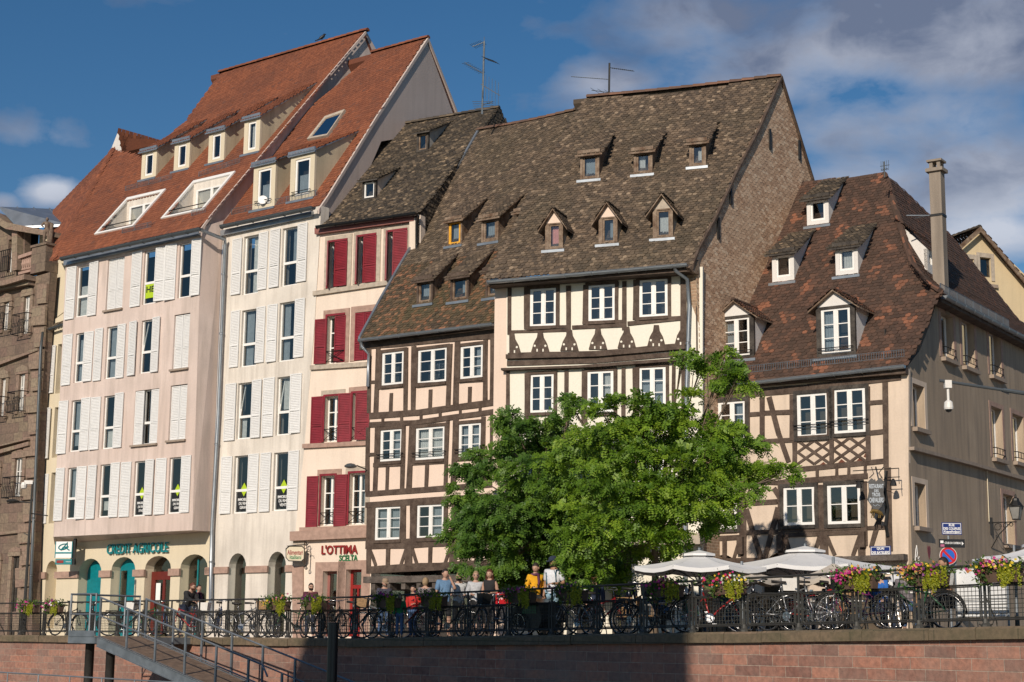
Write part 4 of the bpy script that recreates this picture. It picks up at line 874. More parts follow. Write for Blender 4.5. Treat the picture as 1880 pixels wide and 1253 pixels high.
dormer(b, rf, 765, 786, 243, 279, 'shed', 'dark_tiles', 'black_timber', 'grey_plaster', 'old_wood', shed=.5, wm=(.08, .08, .08, .08), ov=.14, style='c0', flash=False)
pipe(b, [LO.px(768, 396, .3), LO.px(766, 410, .12), LO.px(764, 560, .1)], .05, 'black_plastic')
# ---------------------------------------------------------------- small peach half-timbered house
K7 = K(650, 590, 2.61); K9 = K(880, 460, 3.686); K10 = K(1260, 680, 3.133); K6 = K(660, 180, 2.983); K8 = K(900, 120, 2.848); K2 = K(1260, 300, 2.984); KS = K(1600, 500, 2.16)
def kr(k, x0, x1, y0, y1): q = k(x0, y0, x1, y1); return (q[0], q[2], q[1], q[3])
def timbers(par, f, k, L, mat='dark_timber', name='timber_frame', o1=.035):
    mb = MB(); beams(mb, f, k, L, -.06, o1); return mb.build(name, mat, par)
def frame_reveal(par, f, r, mat, w=.09, o=.05):
    mb = MB(); mb.fb(f, r[0] - w, r[0], r[2] - w, r[3] + w, -.12, o); mb.fb(f, r[1], r[1] + w, r[2] - w, r[3] + w, -.12, o); mb.fb(f, r[0], r[1], r[3], r[3] + w, -.12, o); mb.fb(f, r[0], r[1], r[2] - w, r[2], -.12, o + .03)
    return mb.build('window_casing', mat, par)
b = empty('peach_timbered_house', base_of(FC, 800), 'narrow peach half-timbered house with two rows of tiny dormers', 'building')
WC = [(702, 742, 646.7, 707), (768, 821, 641, 703), (846, 887.5, 635, 695), (699, 739, 789, 847), (764, 817, 784.6, 844), (843, 884, 778, 838), (689.5, 738, 931, 991.5), (766, 815.5, 927, 988.5), (843, 884, 924, 984)]
hs_ = [rect(FC, *w) for w in WC]; mb = MB()
wall(mb, FC, pxs(FC, [(679, 1053), (940, 1035), (940, 590), (679, 632)]), [rl(h) for h in hs_], 0, .12); mb.build('wall', 'peach_plaster', b)
cur = {3: ('curtain_grey', .5, 1, 0, 1), 4: ('curtain', 0, 1, 0, 1), 5: ('curtain_grey', 0, 1, 0, 1), 6: ('curtain_grey', 0, 1, 0, 1), 7: ('curtain_grey', .5, 1, 0, 1), 8: ('curtain_grey', 0, 1, 0, 1), 2: ('curtain_grey', .6, 1, 0, 1)}
for i, h in enumerate(hs_):
    window(b, FC, h, -.02, 'c3', fw_=.06, curtain=cur.get(i), bar=.22 if 3 <= i < 6 else None); frame_reveal(b, FC, h, 'dark_timber', .1, .045)
L = [(75, 130, 73, 440, 18), (70, 510, 64, 820, 18), (80, 870, 76, 1060, 34), (118, 130, 106, 440, 22), (251, 128, 248, 435, 20), (290, 120, 285, 430, 22), (465, 110, 452, 415, 20), (497, 100, 488, 410, 26), (632, 90, 630, 395, 20), (668, 80, 664, 392, 22),
 (30, 112, 684, 58, 46), (75, 293, 108, 292, 14), (112, 318, 246, 311, 14), (282, 305, 456, 297, 14), (482, 290, 632, 282, 14), (181, 345, 178, 440, 16), (369, 328, 366, 420, 16), (557, 315, 555, 407, 16),
 (75, 455, 300, 440, 26), (300, 440, 684, 388, 26), (75, 497, 300, 486, 22), (300, 486, 684, 432, 22), (140, 455, 140, 495, 12), (231, 450, 231, 490, 12), (323, 438, 323, 482, 12), (415, 425, 415, 470, 12), (511, 412, 511, 455, 12), (606, 398, 606, 443, 12),
 (114, 505, 103, 815, 22), (240, 500, 232, 812, 20), (279, 498, 265, 808, 24), (452, 478, 440, 800, 16), (490, 470, 478, 800, 24), (622, 458, 615, 790, 20), (667, 440, 662, 790, 22),
 (68, 640, 110, 638, 14), (95, 690, 238, 684, 18), (268, 683, 448, 672, 18), (475, 665, 615, 655, 16), (163, 700, 160, 812, 14), (352, 690, 348, 805, 16), (545, 680, 543, 790, 16),
 (58, 830, 480, 797, 24), (480, 797, 690, 780, 24), (58, 882, 500, 850, 26), (500, 850, 690, 838, 26), (238, 872, 235, 1052, 28), (289, 868, 285, 1050, 34), (445, 860, 442, 1045, 14), (488, 856, 486, 1042, 34), (620, 850, 618, 1040, 30), (668, 845, 668, 1040, 24),
 (58, 1073, 560, 1052, 42), (560, 1052, 700, 1046, 42), (73, 1085, 72, 1185, 22), (166, 1090, 164, 1175, 18), (264, 1080, 262, 1175, 34), (368, 1078, 366, 1170, 18), (478, 1072, 476, 1165, 34), (590, 1065, 588, 1160, 18), (680, 1060, 680, 1160, 30),
 (80, 1100, 106, 1172, 14), (252, 1090, 226, 1170, 14), (280, 1090, 304, 1168, 14), (465, 1082, 438, 1162, 14), (495, 1082, 520, 1158, 14), (62, 1193, 690, 1160, 34)]
timbers(b, FC, K7, L, 'dark_timber')
# jetty with joist ends
mb = MB(); a, c = FC.uz(676, 1058), FC.uz(935, 1045); zb = a[1]
mb.fb(FC, a[0] - .1, c[0], zb - .22, zb - .02, -.1, .12); mb.build('jetty_beam', 'grey_timber', b)
for k in range(9): u_ = a[0] + (c[0] - a[0]) * (k + .3) / 9; j = MB(); j.fb(FC, u_, u_ + .16, zb - .42, zb - .22, -1.1, .06); j.build('joist', 'grey_timber', b)
GF = FC.offset(-1.0); mb = MB(); g0, g1 = GF.uz(680, 1100)[0], GF.uz(930, 1100)[0]
mb.fb(GF, g0, g1, 0, 3.4, -.1, 0); mb.build('shop_front', 'black_timber', b)
for k in range(4): mb = MB(); u_ = g0 + .4 + k * 1.25; mb.fb(GF, u_, u_ + 1.0, .5, 2.3, .01, .03); w = mb.build('shop_window', 'glass', b); m2 = MB(); m2.fb(GF, u_ - .06, u_ + 1.06, .38, .5, .0, .08); m2.build('sill', 'stone_trim', w)
mb = MB(); mb.fp(FC, pxs(FC, [(679, 1053), (679, 632), (682, 632), (682, 1053)]), -2.6, -.05); mb.build('side_wall', 'ivory_plaster', b)
dark_room_sheet(b, FC, 690, 925, 630, 1030, -.6); 
uL = FC.uz(677, 640)[0] - .18; PL = FC.perp(uL); pr = [PL.uz(*p) for p in ((660, 625), (700, 551), (735, 490), (790, 398), (880, 240))]
rf = Roof(FC, pr, uL, FC.uz(915, 590)[0] + 1.6); RFC = rf
clipC = [(657, 628), (700, 551), (735, 490), (790, 398), (881, 239), (1058, 206), (1130, 186), (1040, 345), (990, 450), (960, 520), (916, 530), (916, 596)]
def rvC(o, r):
    z = (o.z - pr[0][1]); return r
rf2 = Roof(FC, rf.p[:3], rf.u0, rf.u1); rf3 = Roof(FC, rf.p[2:], rf.u0, rf.u1)
rf2.build(b, 'rusty_tiles', clipC, (), .135, .105, j=1.3); rf3.build(b, 'old_tiles', clipC, (), .135, .105, j=1.3)
ridge(b, FC, 'ridge_clay', pr[-1][0], pr[-1][1], 878, 1072, 225, .11, .36, .06)
mb = MB(); 
for (d0, z0), (d1, z1) in zip(rf.p, rf.p[1:]): mb.hexa([FC.P(uL - .06, z0 + .0, -d0), FC.P(uL + .03, z0, -d0), FC.P(uL + .03, z1, -d1), FC.P(uL - .06, z1, -d1)], [FC.P(uL - .06, z0 + .12, -d0), FC.P(uL + .03, z0 + .12, -d0), FC.P(uL + .03, z1 + .12, -d1), FC.P(uL - .06, z1 + .12, -d1)])
mb.build('verge_flashing', 'zinc', b)
mb = MB(); mb.poly([FC.P(uL + .1, z, -d) for d, z in rf.p] + [FC.P(uL + .1, rf.p[0][1], -rf.p[-1][0])]); mb.build('gable_wall', 'grey_plaster', b)
gutter(b, FC.px(660, 624, .35), FC.px(905, 594, .35), .08)
pipe(b, [FC.px(662, 626, .35), FC.px(664, 636, .33), FC.px(677, 650, .15), FC.px(675, 710, .12)], .05)
for i, q in enumerate([(483, 560, 668, 808), (667, 760, 655, 790), (860, 942, 620, 752)]):
    x = kr(K6, *q); dormer(b, rf, *x, 'shed', 'old_tiles', 'old_wood', 'old_wood', ['yellow_frame', 'old_wood', 'old_wood'][i], shed=.55, wm=(.03, .06, .03, .04) if i == 0 else (.07, .08, .05, .05), ov=.13, style='c0', curtain=('curtain_grey', 0, 1, 0, 1), cap='old_wood', wfw=.08, label='dormer with a bright yellow window frame' if i == 0 else None)
for i, q in enumerate([(313, 400, 995, 1128), (497, 597, 975, 1112), (690, 780, 945, 1092)]):
    x = kr(K6, *q); dormer(b, rf, *x, 'shed', 'old_tiles', 'dark_timber', 'old_wood', 'old_wood', shed=.55, wm=(.07, .08, .05, .05), ov=.13, style='c0', curtain=('curtain_grey', .5 if i == 1 else 0, 1, 0, 1), cap='dark_timber', wfw=.07)

# ---------------------------------------------------------------- tall ivory half-timbered house with brick gable
b = empty('ivory_timbered_house', base_of(FD, 1100), 'tall ivory half-timbered house with a mossy brown roof, six dormers and a big brick gable', 'building')
WD = [(973.6, 1022.4, 530.5, 599.7), (1080.8, 1130, 523.8, 590), (1174, 1226.7, 514, 582), (973, 1018, 688, 758), (1079, 1127, 682, 758), (1173, 1223, 675, 747), (970, 1016, 852, 915), (1077, 1124, 848, 912), (1172, 1220, 844, 908), (968, 1015, 965, 1020), (1170, 1218, 960, 1015)]
hs_ = [rect(FD, *w) for w in WD]; mb = MB(); xr = 1290
wall(mb, FD, pxs(FD, [(930, 1178), (xr, 1178), (xr, 490), (930, 518)]), [rl(h) for h in hs_], 0, .14); mb.build('wall', 'ivory_plaster', b)
uD0, uD1 = FD.uz(930, 800)[0], FD.uz(xr, 700)[0]
mb = MB(); mb.fb(FD, FD.uz(906, 700)[0], uD0 + .02, 0, FD.uz(915, 518)[1], -2.2, -.02); mb.build('party_wall', 'peach_plaster', b)
for i, h in enumerate(hs_):
    window(b, FD, h, -.01, 'c3', fw_=.06, curtain={4: ('curtain', .62, 1, .35, 1), 5: ('curtain_grey', 0, 1, 0, .75), 2: None}.get(i)); frame_reveal(b, FD, h, 'dark_timber', .09, .05)
L = [(205, 255, 205, 570, 22), (322, 250, 320, 520, 28), (532, 250, 530, 520, 18), (605, 240, 605, 560, 26), (722, 235, 718, 490, 28), (932, 215, 930, 475, 20), (982, 210, 982, 540, 24), (1064, 200, 1062, 470, 36), (1288, 165, 1288, 440, 18), (1385, 165, 1385, 560, 34), (1470, 150, 1475, 700, 8),
 (215, 552, 600, 541, 18), (305, 525, 600, 517, 18), (630, 523, 975, 507, 26), (700, 492, 975, 482, 18), (1005, 497, 1370, 462, 24), (1050, 468, 1370, 452, 12),
 (195, 720, 800, 705, 46), (800, 705, 1395, 652, 46), (190, 765, 800, 748, 30), (800, 748, 1390, 700, 30), (165, 806, 560, 800, 16), (560, 800, 1390, 735, 20),
 (195, 820, 195, 1300, 20), (330, 830, 326, 1180, 34), (518, 820, 515, 1180, 20), (593, 815, 590, 1300, 24), (715, 810, 712, 1180, 34), (928, 800, 926, 1180, 14), (978, 795, 976, 1300, 22), (1062, 795, 1060, 1180, 36), (1275, 770, 1272, 1180, 16), (1318, 765, 1315, 1300, 20), (1388, 750, 1386, 1500, 32),
 (140, 235, 1440, 120, 44), (170, 1330, 1390, 1290, 40), (180, 1730, 1390, 1700, 30), (200, 1360, 200, 1720, 22), (590, 1350, 590, 1720, 24), (980, 1340, 980, 1700, 24), (1385, 1330, 1385, 1900, 30)]
timbers(b, FD, K9, L)
for x in (222, 415, 612, 805, 1000, 1200, 1385):       # carved apron braces, each one board with pegs
    yt, yb = 562 - (x - 200) * .055, 700 - (x - 200) * .047; l, r_ = (0 if x == 222 else 1), (0 if x == 1385 else 1)
    P = [(x - 16, yt)] + ([(x - 22, yt + 40), (x - 44, yt + 80), (x - 62, yb)] if l else [(x - 16, yb)]) + ([(x + 62, yb), (x + 44, yt + 80), (x + 22, yt + 40)] if r_ else [(x + 16, yb)]) + [(x + 16, yt)]
    mb = MB(); mb.fp(FD, pxs(FD, [tuple(K9(*p)) for p in P]), 0, .045); B_ = mb.build('apron_brace', 'dark_timber', b)
    pg = MB()
    for s in ((-1,) if l else ()) + ((1,) if r_ else ()):
        q = K9(x + s * 36, yb - 42); u_, z = FD.uz(*q); pg.fp(FD, [(u_ + .034 * math.cos(t), z + .034 * math.sin(t)) for t in [k * math.pi / 4 for k in range(8)]], .045, .055)
        q = K9(x + s * 20, yb - 12); u_, z = FD.uz(*q); pg.fb(FD, u_ - .02, u_ + .02, z - .04, z + .04, .045, .052)
    pg.build('pale_pegs', 'ivory_plaster', B_)
mb = MB(); strip(mb, FD, [(925, 818), (1100, 812), (1275, 806)], 6, 0, .3); mb.build('ledge', 'zinc_dark', b)
mb = MB(); strip(mb, FD, [(931, 652), (1097, 648), (1259, 634)], 8, 0, .12); mb.build('cornice', 'dark_timber', b); mb = MB(); strip(mb, FD, [(924, 678), (1097, 672), (1258, 660)], 4, 0, .20); mb.build('cornice', 'dark_timber', b)
dark_room_sheet(b, FD, 935, 1270, 515, 1170, -.6)
mb = MB(); z = gz(3, 46); xx = [FD.uz(v, 1100)[0] for v in (990, 1035, 1060, 1100, 1125, 1160)]
for a, c in zip(xx[::2], xx[1::2]): d = MB(); d.fb(FD, a, c, z, z + 2.3, .01, .06); D = d.build('shop_door', 'black_timber', b); p = MB(); p.fb(FD, a + .12, c - .12, z + .3, z + 2.1, .065, .07); p.build('door_pane', 'glass', D)
mb = MB(); mb.fb(FD, uD0, uD1, 2.65, 2.95, .0, .5); mb.build('shop_canopy', 'stone_grey', b)
GDIR = 54; xg = FD.uz(1284, 600)[0]; uR = xg; PR = FD.perp(uR)
pxp = [(1266, 492), (1280, 455), (1314, 394), (1349, 317), (1391.6, 236), (1432, 141)]
GS = Face(FD.P(uR, 0, 0)[:2], (math.cos(R(GDIR)), math.sin(R(GDIR)))); pr = []
for p in pxp: q = GS.px(*p); pr.append((-(q - FD.o).dot(FD.n), q.z))
rf = Roof(FD, pr, FD.uz(892, 514)[0] - 2.5, uR + 5); RFD = rf
clipD = [(888, 516), (930, 445), (985, 330), (1052, 216), (1076, 181), (1250, 174), (1430, 139), (1390, 236), (1348, 317), (1313, 394), (1280, 455), (1269, 490)]
rf.build(b, 'old_tiles', clipD, (), .135, .105, j=1.3)
ridge(b, FD, 'ridge_clay', pr[-1][0], pr[-1][1], 1078, 1432, 165, .11, .38, .05); uRR = FD.uz(1082, 180, -pr[-1][0])[0]
gpx = [(1277, 478), (1290, 700), (1290, 1170), (1400, 1170), (1560, 700), (1560, 480), (1492, 338), (1432, 143), (1391, 238), (1349, 319), (1314, 396), (1280, 457)]
mb = MB(); mb.fp(GS, [GS.uz(*q) for q in gpx], -.3, -.0); G_ = mb.build('gable_wall', 'gable_brick', b)
mb = MB(); zz = GS.uz(1432, 143)[1]; L1 = 13; A4 = [GS.P(u_, z, .0) for u_, z in ((-1, 5), (L1, 5), (-1, zz), (L1, zz))]
tile_quad(mb, *A4, .21, .082, gpx, (), lambda o, r: r, 1.0, .007); mb.build('brick_courses', 'brick_units', G_)
vp = [GS.uz(*q) for q in ((1268, 488), (1279, 458), (1313, 396), (1348, 319), (1390.5, 238), (1432, 141), (1462, 237), (1493, 339))]; mb = MB()
for (a0, z0), (a1, z1) in zip(vp, vp[1:]): mb.fp(GS, [(a0, z0 - .1), (a1, z1 - .1), (a1, z1 + .02), (a0, z0 + .02)], -.02, .09)
mb.build('verge_tiles', 'rusty_tiles' if 0 else 'dark_timber', b)
mb = MB(); B0 = [GS.px(*p) for p in ((1433, 141), (1462, 235), (1494, 340), (1540, 480))]; ll = (uR + 2 - uRR)
for a0, a1 in zip(B0, B0[1:]):
    q = [a0 - FD.e * ll, a0, a1, a1 - FD.e * ll]; mb.hexa(q, [v - Vector((0, 0, .15)) for v in q])
mb.build('rear_roof', 'old_tiles', b)
gutter(b, FD.px(896, 517, .62), FD.px(1262, 485, .62), .085)
mb = MB(); q = [FD.uz(905, 530), FD.uz(1268, 500)]; mb.fb(FD, q[0][0], q[1][0] + .1, q[0][1] - .02, q[0][1] + .12, 0, .5); mb.build('eave_soffit', 'dark_timber', b)
mb = MB(); mb.fp(GS, [GS.uz(*p) for p in ((1262, 492), (1279, 478), (1281, 506), (1268, 500))], -.05, .06); mb.build('eave_end', 'old_wood', b)
pipe(b, [FD.px(1238, 489, .6), FD.px(1240, 497, .55), FD.px(1262, 513, .2), FD.px(1265, 560, .14), FD.px(1259, 760, .14), FD.px(1257, 1120, .14)], .055)
for i, q in enumerate([(470, 570, 462, 598), (750, 848, 448, 570), (1040, 1128, 402, 530)]):
    dormer(b, rf, *kr(K8, *q), 'shed', 'old_tiles', 'old_wood', 'old_wood', 'old_wood', shed=.6, wm=(.08, .08, .05, .05), ov=.13, style='c0', cap='old_wood', curtain=[('curtain_grey', 0, 1, 0, 1), ('curtain', 0, .6, 0, 1), ('curtain', .4, 1, 0, .8)][i], wfw=.06)
for i, q in enumerate([(287, 380, 825, 965), (567, 665, 793, 935), (850, 955, 750, 905)]):
    dormer(b, rf, *kr(K8, *q), 'gable', 'old_tiles', 'old_wood', 'grey_plaster', 'old_wood', gh=.40, wm=(.12, .09, .05, .04), style='c0', curtain=[('pink_blind', 0, 1, 0, 1), ('curtain_grey', .5, 1, 0, 1), ('curtain', 0, 1, .1, .8)][i], wfw=.05, gablemat='peach_plaster' if i < 2 else 'stone_grey')
for x, y in ((1412, 255), (1466, 275), (1340, 355), (1317, 418)):
    p = GS; u_, z = p.uz(x, y); mb = MB(); mb.fb(p, u_ - .05, u_ + .05, z - .35, z + .3, 0, .06); mb.build('wall_anchor', 'iron', b)

# ---------------------------------------------------------------- corner restaurant house
b = empty('corner_house', base_of(FE, 1640), 'ochre half-timbered corner house with brown hipped roof and white dormers', 'building'); CORNER = b
WE = [(1319, 1370, 737.5, 809), (1464, 1522, 723, 803), (1530.7, 1590, 714, 795.5), (1301.5, 1354, 905, 972), (1438.7, 1497, 894.5, 964.7), (1519.5, 1581, 890, 962.5)]
hs_ = [rect(FE, *w) for w in WE]; mb = MB(); zg = gz(8, 45)
gap = [FE.uz(x, 1120)[0] for x in (1300, 1358, 1400, 1480, 1520, 1630)]
gh_ = [(gap[0], gap[1], zg, zg + 1.8, zg + 2.3), (gap[2], gap[3], zg, zg + 1.75, zg + 2.35), (gap[4], gap[5], zg, zg + 1.5, zg + 1.95)]
wall(mb, FE, pxs(FE, [(1270, 1182), (1668, 1182), (1668, 676), (1270, 706)]), [rl(h) for h in hs_] + [arch(*a) for a in gh_], 0, .14); mb.build('wall', 'ochre_plaster', b)
for i, h in enumerate(hs_):
    window(b, FE, h, -.02, 'c3' if i < 3 else 'c2', fw_=.065, bar=.28 if i < 3 else None, curtain=('curtain_grey', .6, 1, 0, 1) if i == 0 else None); frame_reveal(b, FE, h, 'black_timber', .1, .05)
dark_room_sheet(b, FE, 1290, 1655, 715, 1180, -.7, 'dark_room_sheet_warm')
L = [(352, 160, 352, 405, 24), (438, 155, 438, 440, 22), (612, 140, 612, 395, 28), (832, 115, 832, 370, 36), (1045, 95, 1050, 525, 22), (1145, 70, 1150, 560, 26), (625, 400, 625, 548, 22), (838, 390, 838, 540, 20),
 (362, 255, 440, 250, 22), (440, 246, 606, 240, 24), (440, 410, 610, 403, 24), (1055, 188, 1140, 182, 22), (1060, 362, 1150, 352, 24), (600, 394, 1055, 365, 22), (150, 150, 700, 105, 42), (700, 105, 1235, 32, 42), (478, 155, 535, 370, 24), (535, 370, 590, 530, 22),
 (600, 575, 1160, 522, 26), (540, 648, 1045, 608, 30), (755, 570, 755, 618, 14), (867, 560, 867, 608, 14), (937, 550, 937, 600, 14), (1031, 545, 1031, 600, 14), (340, 640, 560, 650, 22),
 (322, 690, 328, 960, 36), (545, 660, 545, 925, 26), (768, 660, 772, 900, 56), (1022, 640, 1025, 1010, 32), (1160, 560, 1170, 1040, 30), (345, 768, 525, 757, 26), (345, 935, 530, 930, 24), (345, 800, 432, 1080, 24), (530, 790, 455, 1080, 24), (370, 690, 345, 760, 20), (505, 680, 545, 745, 22),
 (545, 922, 1010, 897, 28), (565, 950, 1010, 930, 24), (550, 930, 553, 1075, 36), (790, 945, 795, 1075, 40), (572, 960, 606, 1075, 18), (768, 960, 735, 1065, 18), (812, 960, 856, 1065, 18), (1003, 945, 960, 1070, 18), (1010, 940, 1012, 1080, 34),
 (125, 970, 310, 960, 26), (100, 930, 105, 1085, 36), (222, 980, 222, 1085, 22), (330, 930, 332, 1085, 30), (128, 980, 160, 1075, 16), (305, 985, 275, 1085, 16), (1045, 908, 1165, 903, 20), (1120, 830, 1065, 1020, 22), (90, 1098, 900, 1085, 26)]
timbers(b, FE, K10, L)
lt = MB()
for x0, x1 in ((642, 832), (846, 1040)):
    w = x1 - x0; y0a, y0b = 405 - (x0 - 640) * .08, 540 - (x0 - 640) * .06; h = y0b - y0a; D_ = []
    for s in (-.5, 0, .5, 1.0):
        for sg in (1, -1):
            pts = []
            for t in (0, 1):
                a = s + t * .95 * h / h
                pts.append(a)
            # clip the diagonal to the panel
            t0 = max(0, -s / 1.0); t1 = min(1, (1 - s) / 1.0)
            if t1 - t0 < .1: continue
            xa, xb = (s + t0), (s + t1)
            ya, yb = (t0, t1)
            if sg < 0: xa, xb = 1 - xa, 1 - xb
            D_.append((x0 + w * xa, y0a + h * ya, x0 + w * xb, y0a + h * yb, 13))
    beams(lt, FE, K10, D_, -.02, .03)
lt.build('lattice_panel', 'dark_timber', b)
for P in ([(790, 528), (808, 545), (768, 545)], [(893, 512), (916, 530), (872, 535)], [(998, 503), (1020, 520), (978, 525)], [(1035, 470), (1043, 505), (1020, 498)], [(1012, 1030), (1018, 1068), (996, 1066)]):
    mb = MB(); mb.fp(FE, pxs(FE, [tuple(K10(*p)) for p in P]), .0, .012); mb.build('red_infill', 'orange_tiles', b)
bc = MB(); beams(bc, FE, K10, [(862, 1093, 1275, 1078, 30)], 0, .3); bc.build('corner_beam', 'grey_timber', b)
bc = MB(); beams(bc, FE, K10, [(545, 950, 548, 1040, 26)], 0, .15); bc.build('corbel', 'dark_timber', b); bc = MB(); beams(bc, FE, K10, [(318, 960, 320, 1060, 28)], 0, .15); bc.build('corbel', 'dark_timber', b); bc = MB(); beams(bc, FE, K10, [(1020, 930, 1022, 1020, 26)], 0, .15); bc.build('corbel', 'dark_timber', b)
# side wall
ops = [(278, 325, 170, 345), (360, 408, 195, 380), (468, 513, 240, 415), (165, 210, 450, 620), (478, 520, 540, 740), (562, 605, 570, 755), (173, 215, 840, 1010), (525, 565, 885, 1080)]
sh = [rect(SE, *kr(KS, *q)) for q in ops]; mb = MB()
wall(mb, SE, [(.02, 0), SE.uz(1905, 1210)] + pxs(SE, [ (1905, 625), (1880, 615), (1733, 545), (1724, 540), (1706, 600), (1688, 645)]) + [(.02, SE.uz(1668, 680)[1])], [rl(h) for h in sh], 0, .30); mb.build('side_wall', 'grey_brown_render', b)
for i, h in enumerate(sh):
    w = window(b, SE, h, -.24, 'c1', fw_=.05, curtain=('curtain', 0, .5, 0, 1) if i in (4, 5) else None)
    s = MB(); s.fb(SE, h[0] - .1, h[1] + .1, h[2] - .12, h[2] - .01, 0, .14); s.build('sill', 'stone_sill', w)
    s = MB(); s.fb(SE, h[1] + .01, h[1] + .2, h[2], h[3] + .15, 0, .012); s.fb(SE, h[0] - .2, h[0] - .01, h[2], h[3] + .15, 0, .012); s.fb(SE, h[0] - .01, h[1] + .01, h[3] + .01, h[3] + .15, 0, .012); s.build('window_surround', 'stone_trim' if i not in (3, 6) else 'ochre_plaster', w)
    if i in (0, 1, 2, 4, 5):
        g = MB()
        for z in (.12, .3): g.tube([SE.P(h[0], h[2] + z, .0), SE.P(h[0] + .1, h[2] + z, .1), SE.P(h[1] - .1, h[2] + z, .1), SE.P(h[1], h[2] + z, .0)], .014, 4)
        for k in range(4): u_ = h[0] + (h[1] - h[0]) * (k + .5) / 4; g.tube([SE.P(u_, h[2] + .12, .1), SE.P(u_, h[2] + .3, .1)], .01, 4)
        g.build('guard_rail', 'iron', w)
mb = MB(); mb.fb(SE, .7, 9, .2, SE.uz(1720, 600)[1] - .3, -.82, -.8); mb.build('dark_room_sheet', 'dark_room_sheet', b)
mb = MB(); strip(mb, SE, [(1668, 821), (1780, 850), (1905, 886)], 6, 0, .16); mb.build('string_course', 'stone_sill', b)
mb = MB(); mb.tube([SE.px(1812, 862, .03), SE.px(1816, 958, .03)], .016, 5); mb.build('cable_conduit', 'bank_cream', b)
g = MB()
for dx in (-3, 3):
    u_, z = SE.uz(1753 + dx, 1015)[0], SE.uz(1753, 1012)[1]
# painted heart on the plaster
u_, z = SE.uz(1705.5, 1012); hp = [(.0, -.24), (.10, -.06), (.12, .08), (.07, .15), (.0, .09), (-.07, .15), (-.12, .08), (-.10, -.06)]; g.fp(SE, [(u_ + a, z + c) for a, c in hp], 0, .004); g.build('painted_heart', 'shutter_red', b)
g = MB(); u_, z = SE.uz(1683, 1023); g.tube([SE.P(u_ + a, z + c, .005) for a, c in ((-.15, -.2), (-.12, 0), (-.06, .2), (0, .3), (.05, .12), (-.02, 0), (.08, -.05), (.16, .02), (.12, -.15), (0, -.2), (-.08, -.1))], .014, 4); g.build('graffiti', 'sign_white', b)
# front roof
uL = FE.uz(1275, 700)[0]; PL = FE.perp(uL); pr = [PL.uz(*p) for p in ((1268, 712), (1293, 655), (1337, 548), (1387, 431), (1424, 341))]
rf = Roof(FE, pr, uL, uE + 1.5); RFE = rf
clipE = [(1264, 716), (1293, 655), (1337, 548), (1387, 431), (1425, 339), (1530, 331), (1624, 321), (1656, 430), (1675, 490), (1700, 522), (1729, 540), (1712, 566), (1693, 618), (1664, 674)]
rf.build(b, 'mixed_tiles', clipE, (), .15, .13, j=.9, rv=lambda o, r: (.8 + .2 * random.random() if math.sin(o.x * 3.1 + o.z * 4.3) + math.sin(o.x * 7.7 - o.z * 5.1) + random.uniform(-1, 1) > 1.55 else r * .79))
dA = pr[-1][0]; A_ = FE.px(1624, 323, -dA)
ridge(b, FE, 'dark_tiles', dA, A_.z, 1425, 1624, 332, .10, .3)
gutter(b, FE.px(1290, 712, .32), FE.px(1661, 671, .32), .085)
snowguard(b, rf.hit(1280, 696)[0], rf.hit(1660, 657)[0], .22)
mb = MB(); strip(mb, FE, [(1272, 708), (1668, 676)], 12, 0, .22); mb.build('eave_board', 'dark_timber', b)
# hipped side roof
e0 = SE.uz(1733, 545, .35); e1 = SE.uz(1880, 613, .35); zE = (e0[1] + e1[1]) / 2; zE = e0[1]
uA, dAs = (A_ - SE.o).dot(SE.e), -(A_ - SE.o).dot(SE.n)
rs = Roof(SE, [(-.35, zE + .02), (dAs * .3, zE + (A_.z - zE) * .26), (dAs, A_.z)], SE.uz(1722, 540)[0] - 2, 14); 
clipS = [(1729, 539), (1700, 521), (1675, 489), (1657, 430), (1625, 320), (1660, 350), (1745, 432), (1800, 500), (1872, 590), (1960, 640), (1900, 640), (1880, 618)]
rs.build(b, 'mixed_tiles', clipS, (), .15, .13, j=.9, rv=lambda o, r: r * .84, name='side_roof')
gutter(b, SE.P(e0[0] - .15, zE, .4), SE.P(e0[0] + 9, zE, .4), .09, 'zinc'); mb = MB(); mb.fb(SE, e0[0] - .2, e0[0] + 9, zE - .18, zE - .04, 0, .34); mb.build('side_soffit', 'dark_timber', b)
q = rs.hit(1745, 548)[0]; snowguard(b, SE.P(e0[0] + .1, zE + .12, .22), SE.P(e0[0] + 6.3, zE + .12, .22), .3)
K_ = rf.hit(1727, 538)[0]; mids = [rf.hit(*p)[0] for p in ((1700, 521), (1676, 489), (1657, 430))]
pts = [K_] + mids + [A_]
for a, c in zip(pts, pts[1:]): ridge_caps(b, 'mixed_tiles', a + Vector((0, 0, .05)), c + Vector((0, 0, .05)), .11, .3, name='hip_tiles')
for (x0, x1, y0, y1) in (kr(K2, 660, 780, 188, 340), kr(K2, 470, 590, 488, 650), kr(K2, 817, 940, 452, 615)):
    dormer(b, rf, x0, x1, y0, y1, 'shed', 'dark_tiles', 'white_plaster', 'white_plaster', 'white_paint', shed=.5, wm=(.13, .13, .16, .11), ov=.18, style='c0', cap='black_timber', curtain=('curtain', 0, 1, 0, 1) if x0 > 1525 else None, wfw=.05)
for (x0, x1, y0, y1) in (kr(K2, 175, 370, 835, 1075), kr(K2, 712, 925, 780, 1060)):
    dormer(b, rf, x0, x1, y0, y1, 'gable', 'mixed_tiles', 'black_timber', 'white_plaster', 'white_paint', gh=.42, wm=(.14, .14, .1, .08), style='c3', gablemat='white_plaster', bar=.12, curtain=('curtain_grey', 0, .5, 0, 1))
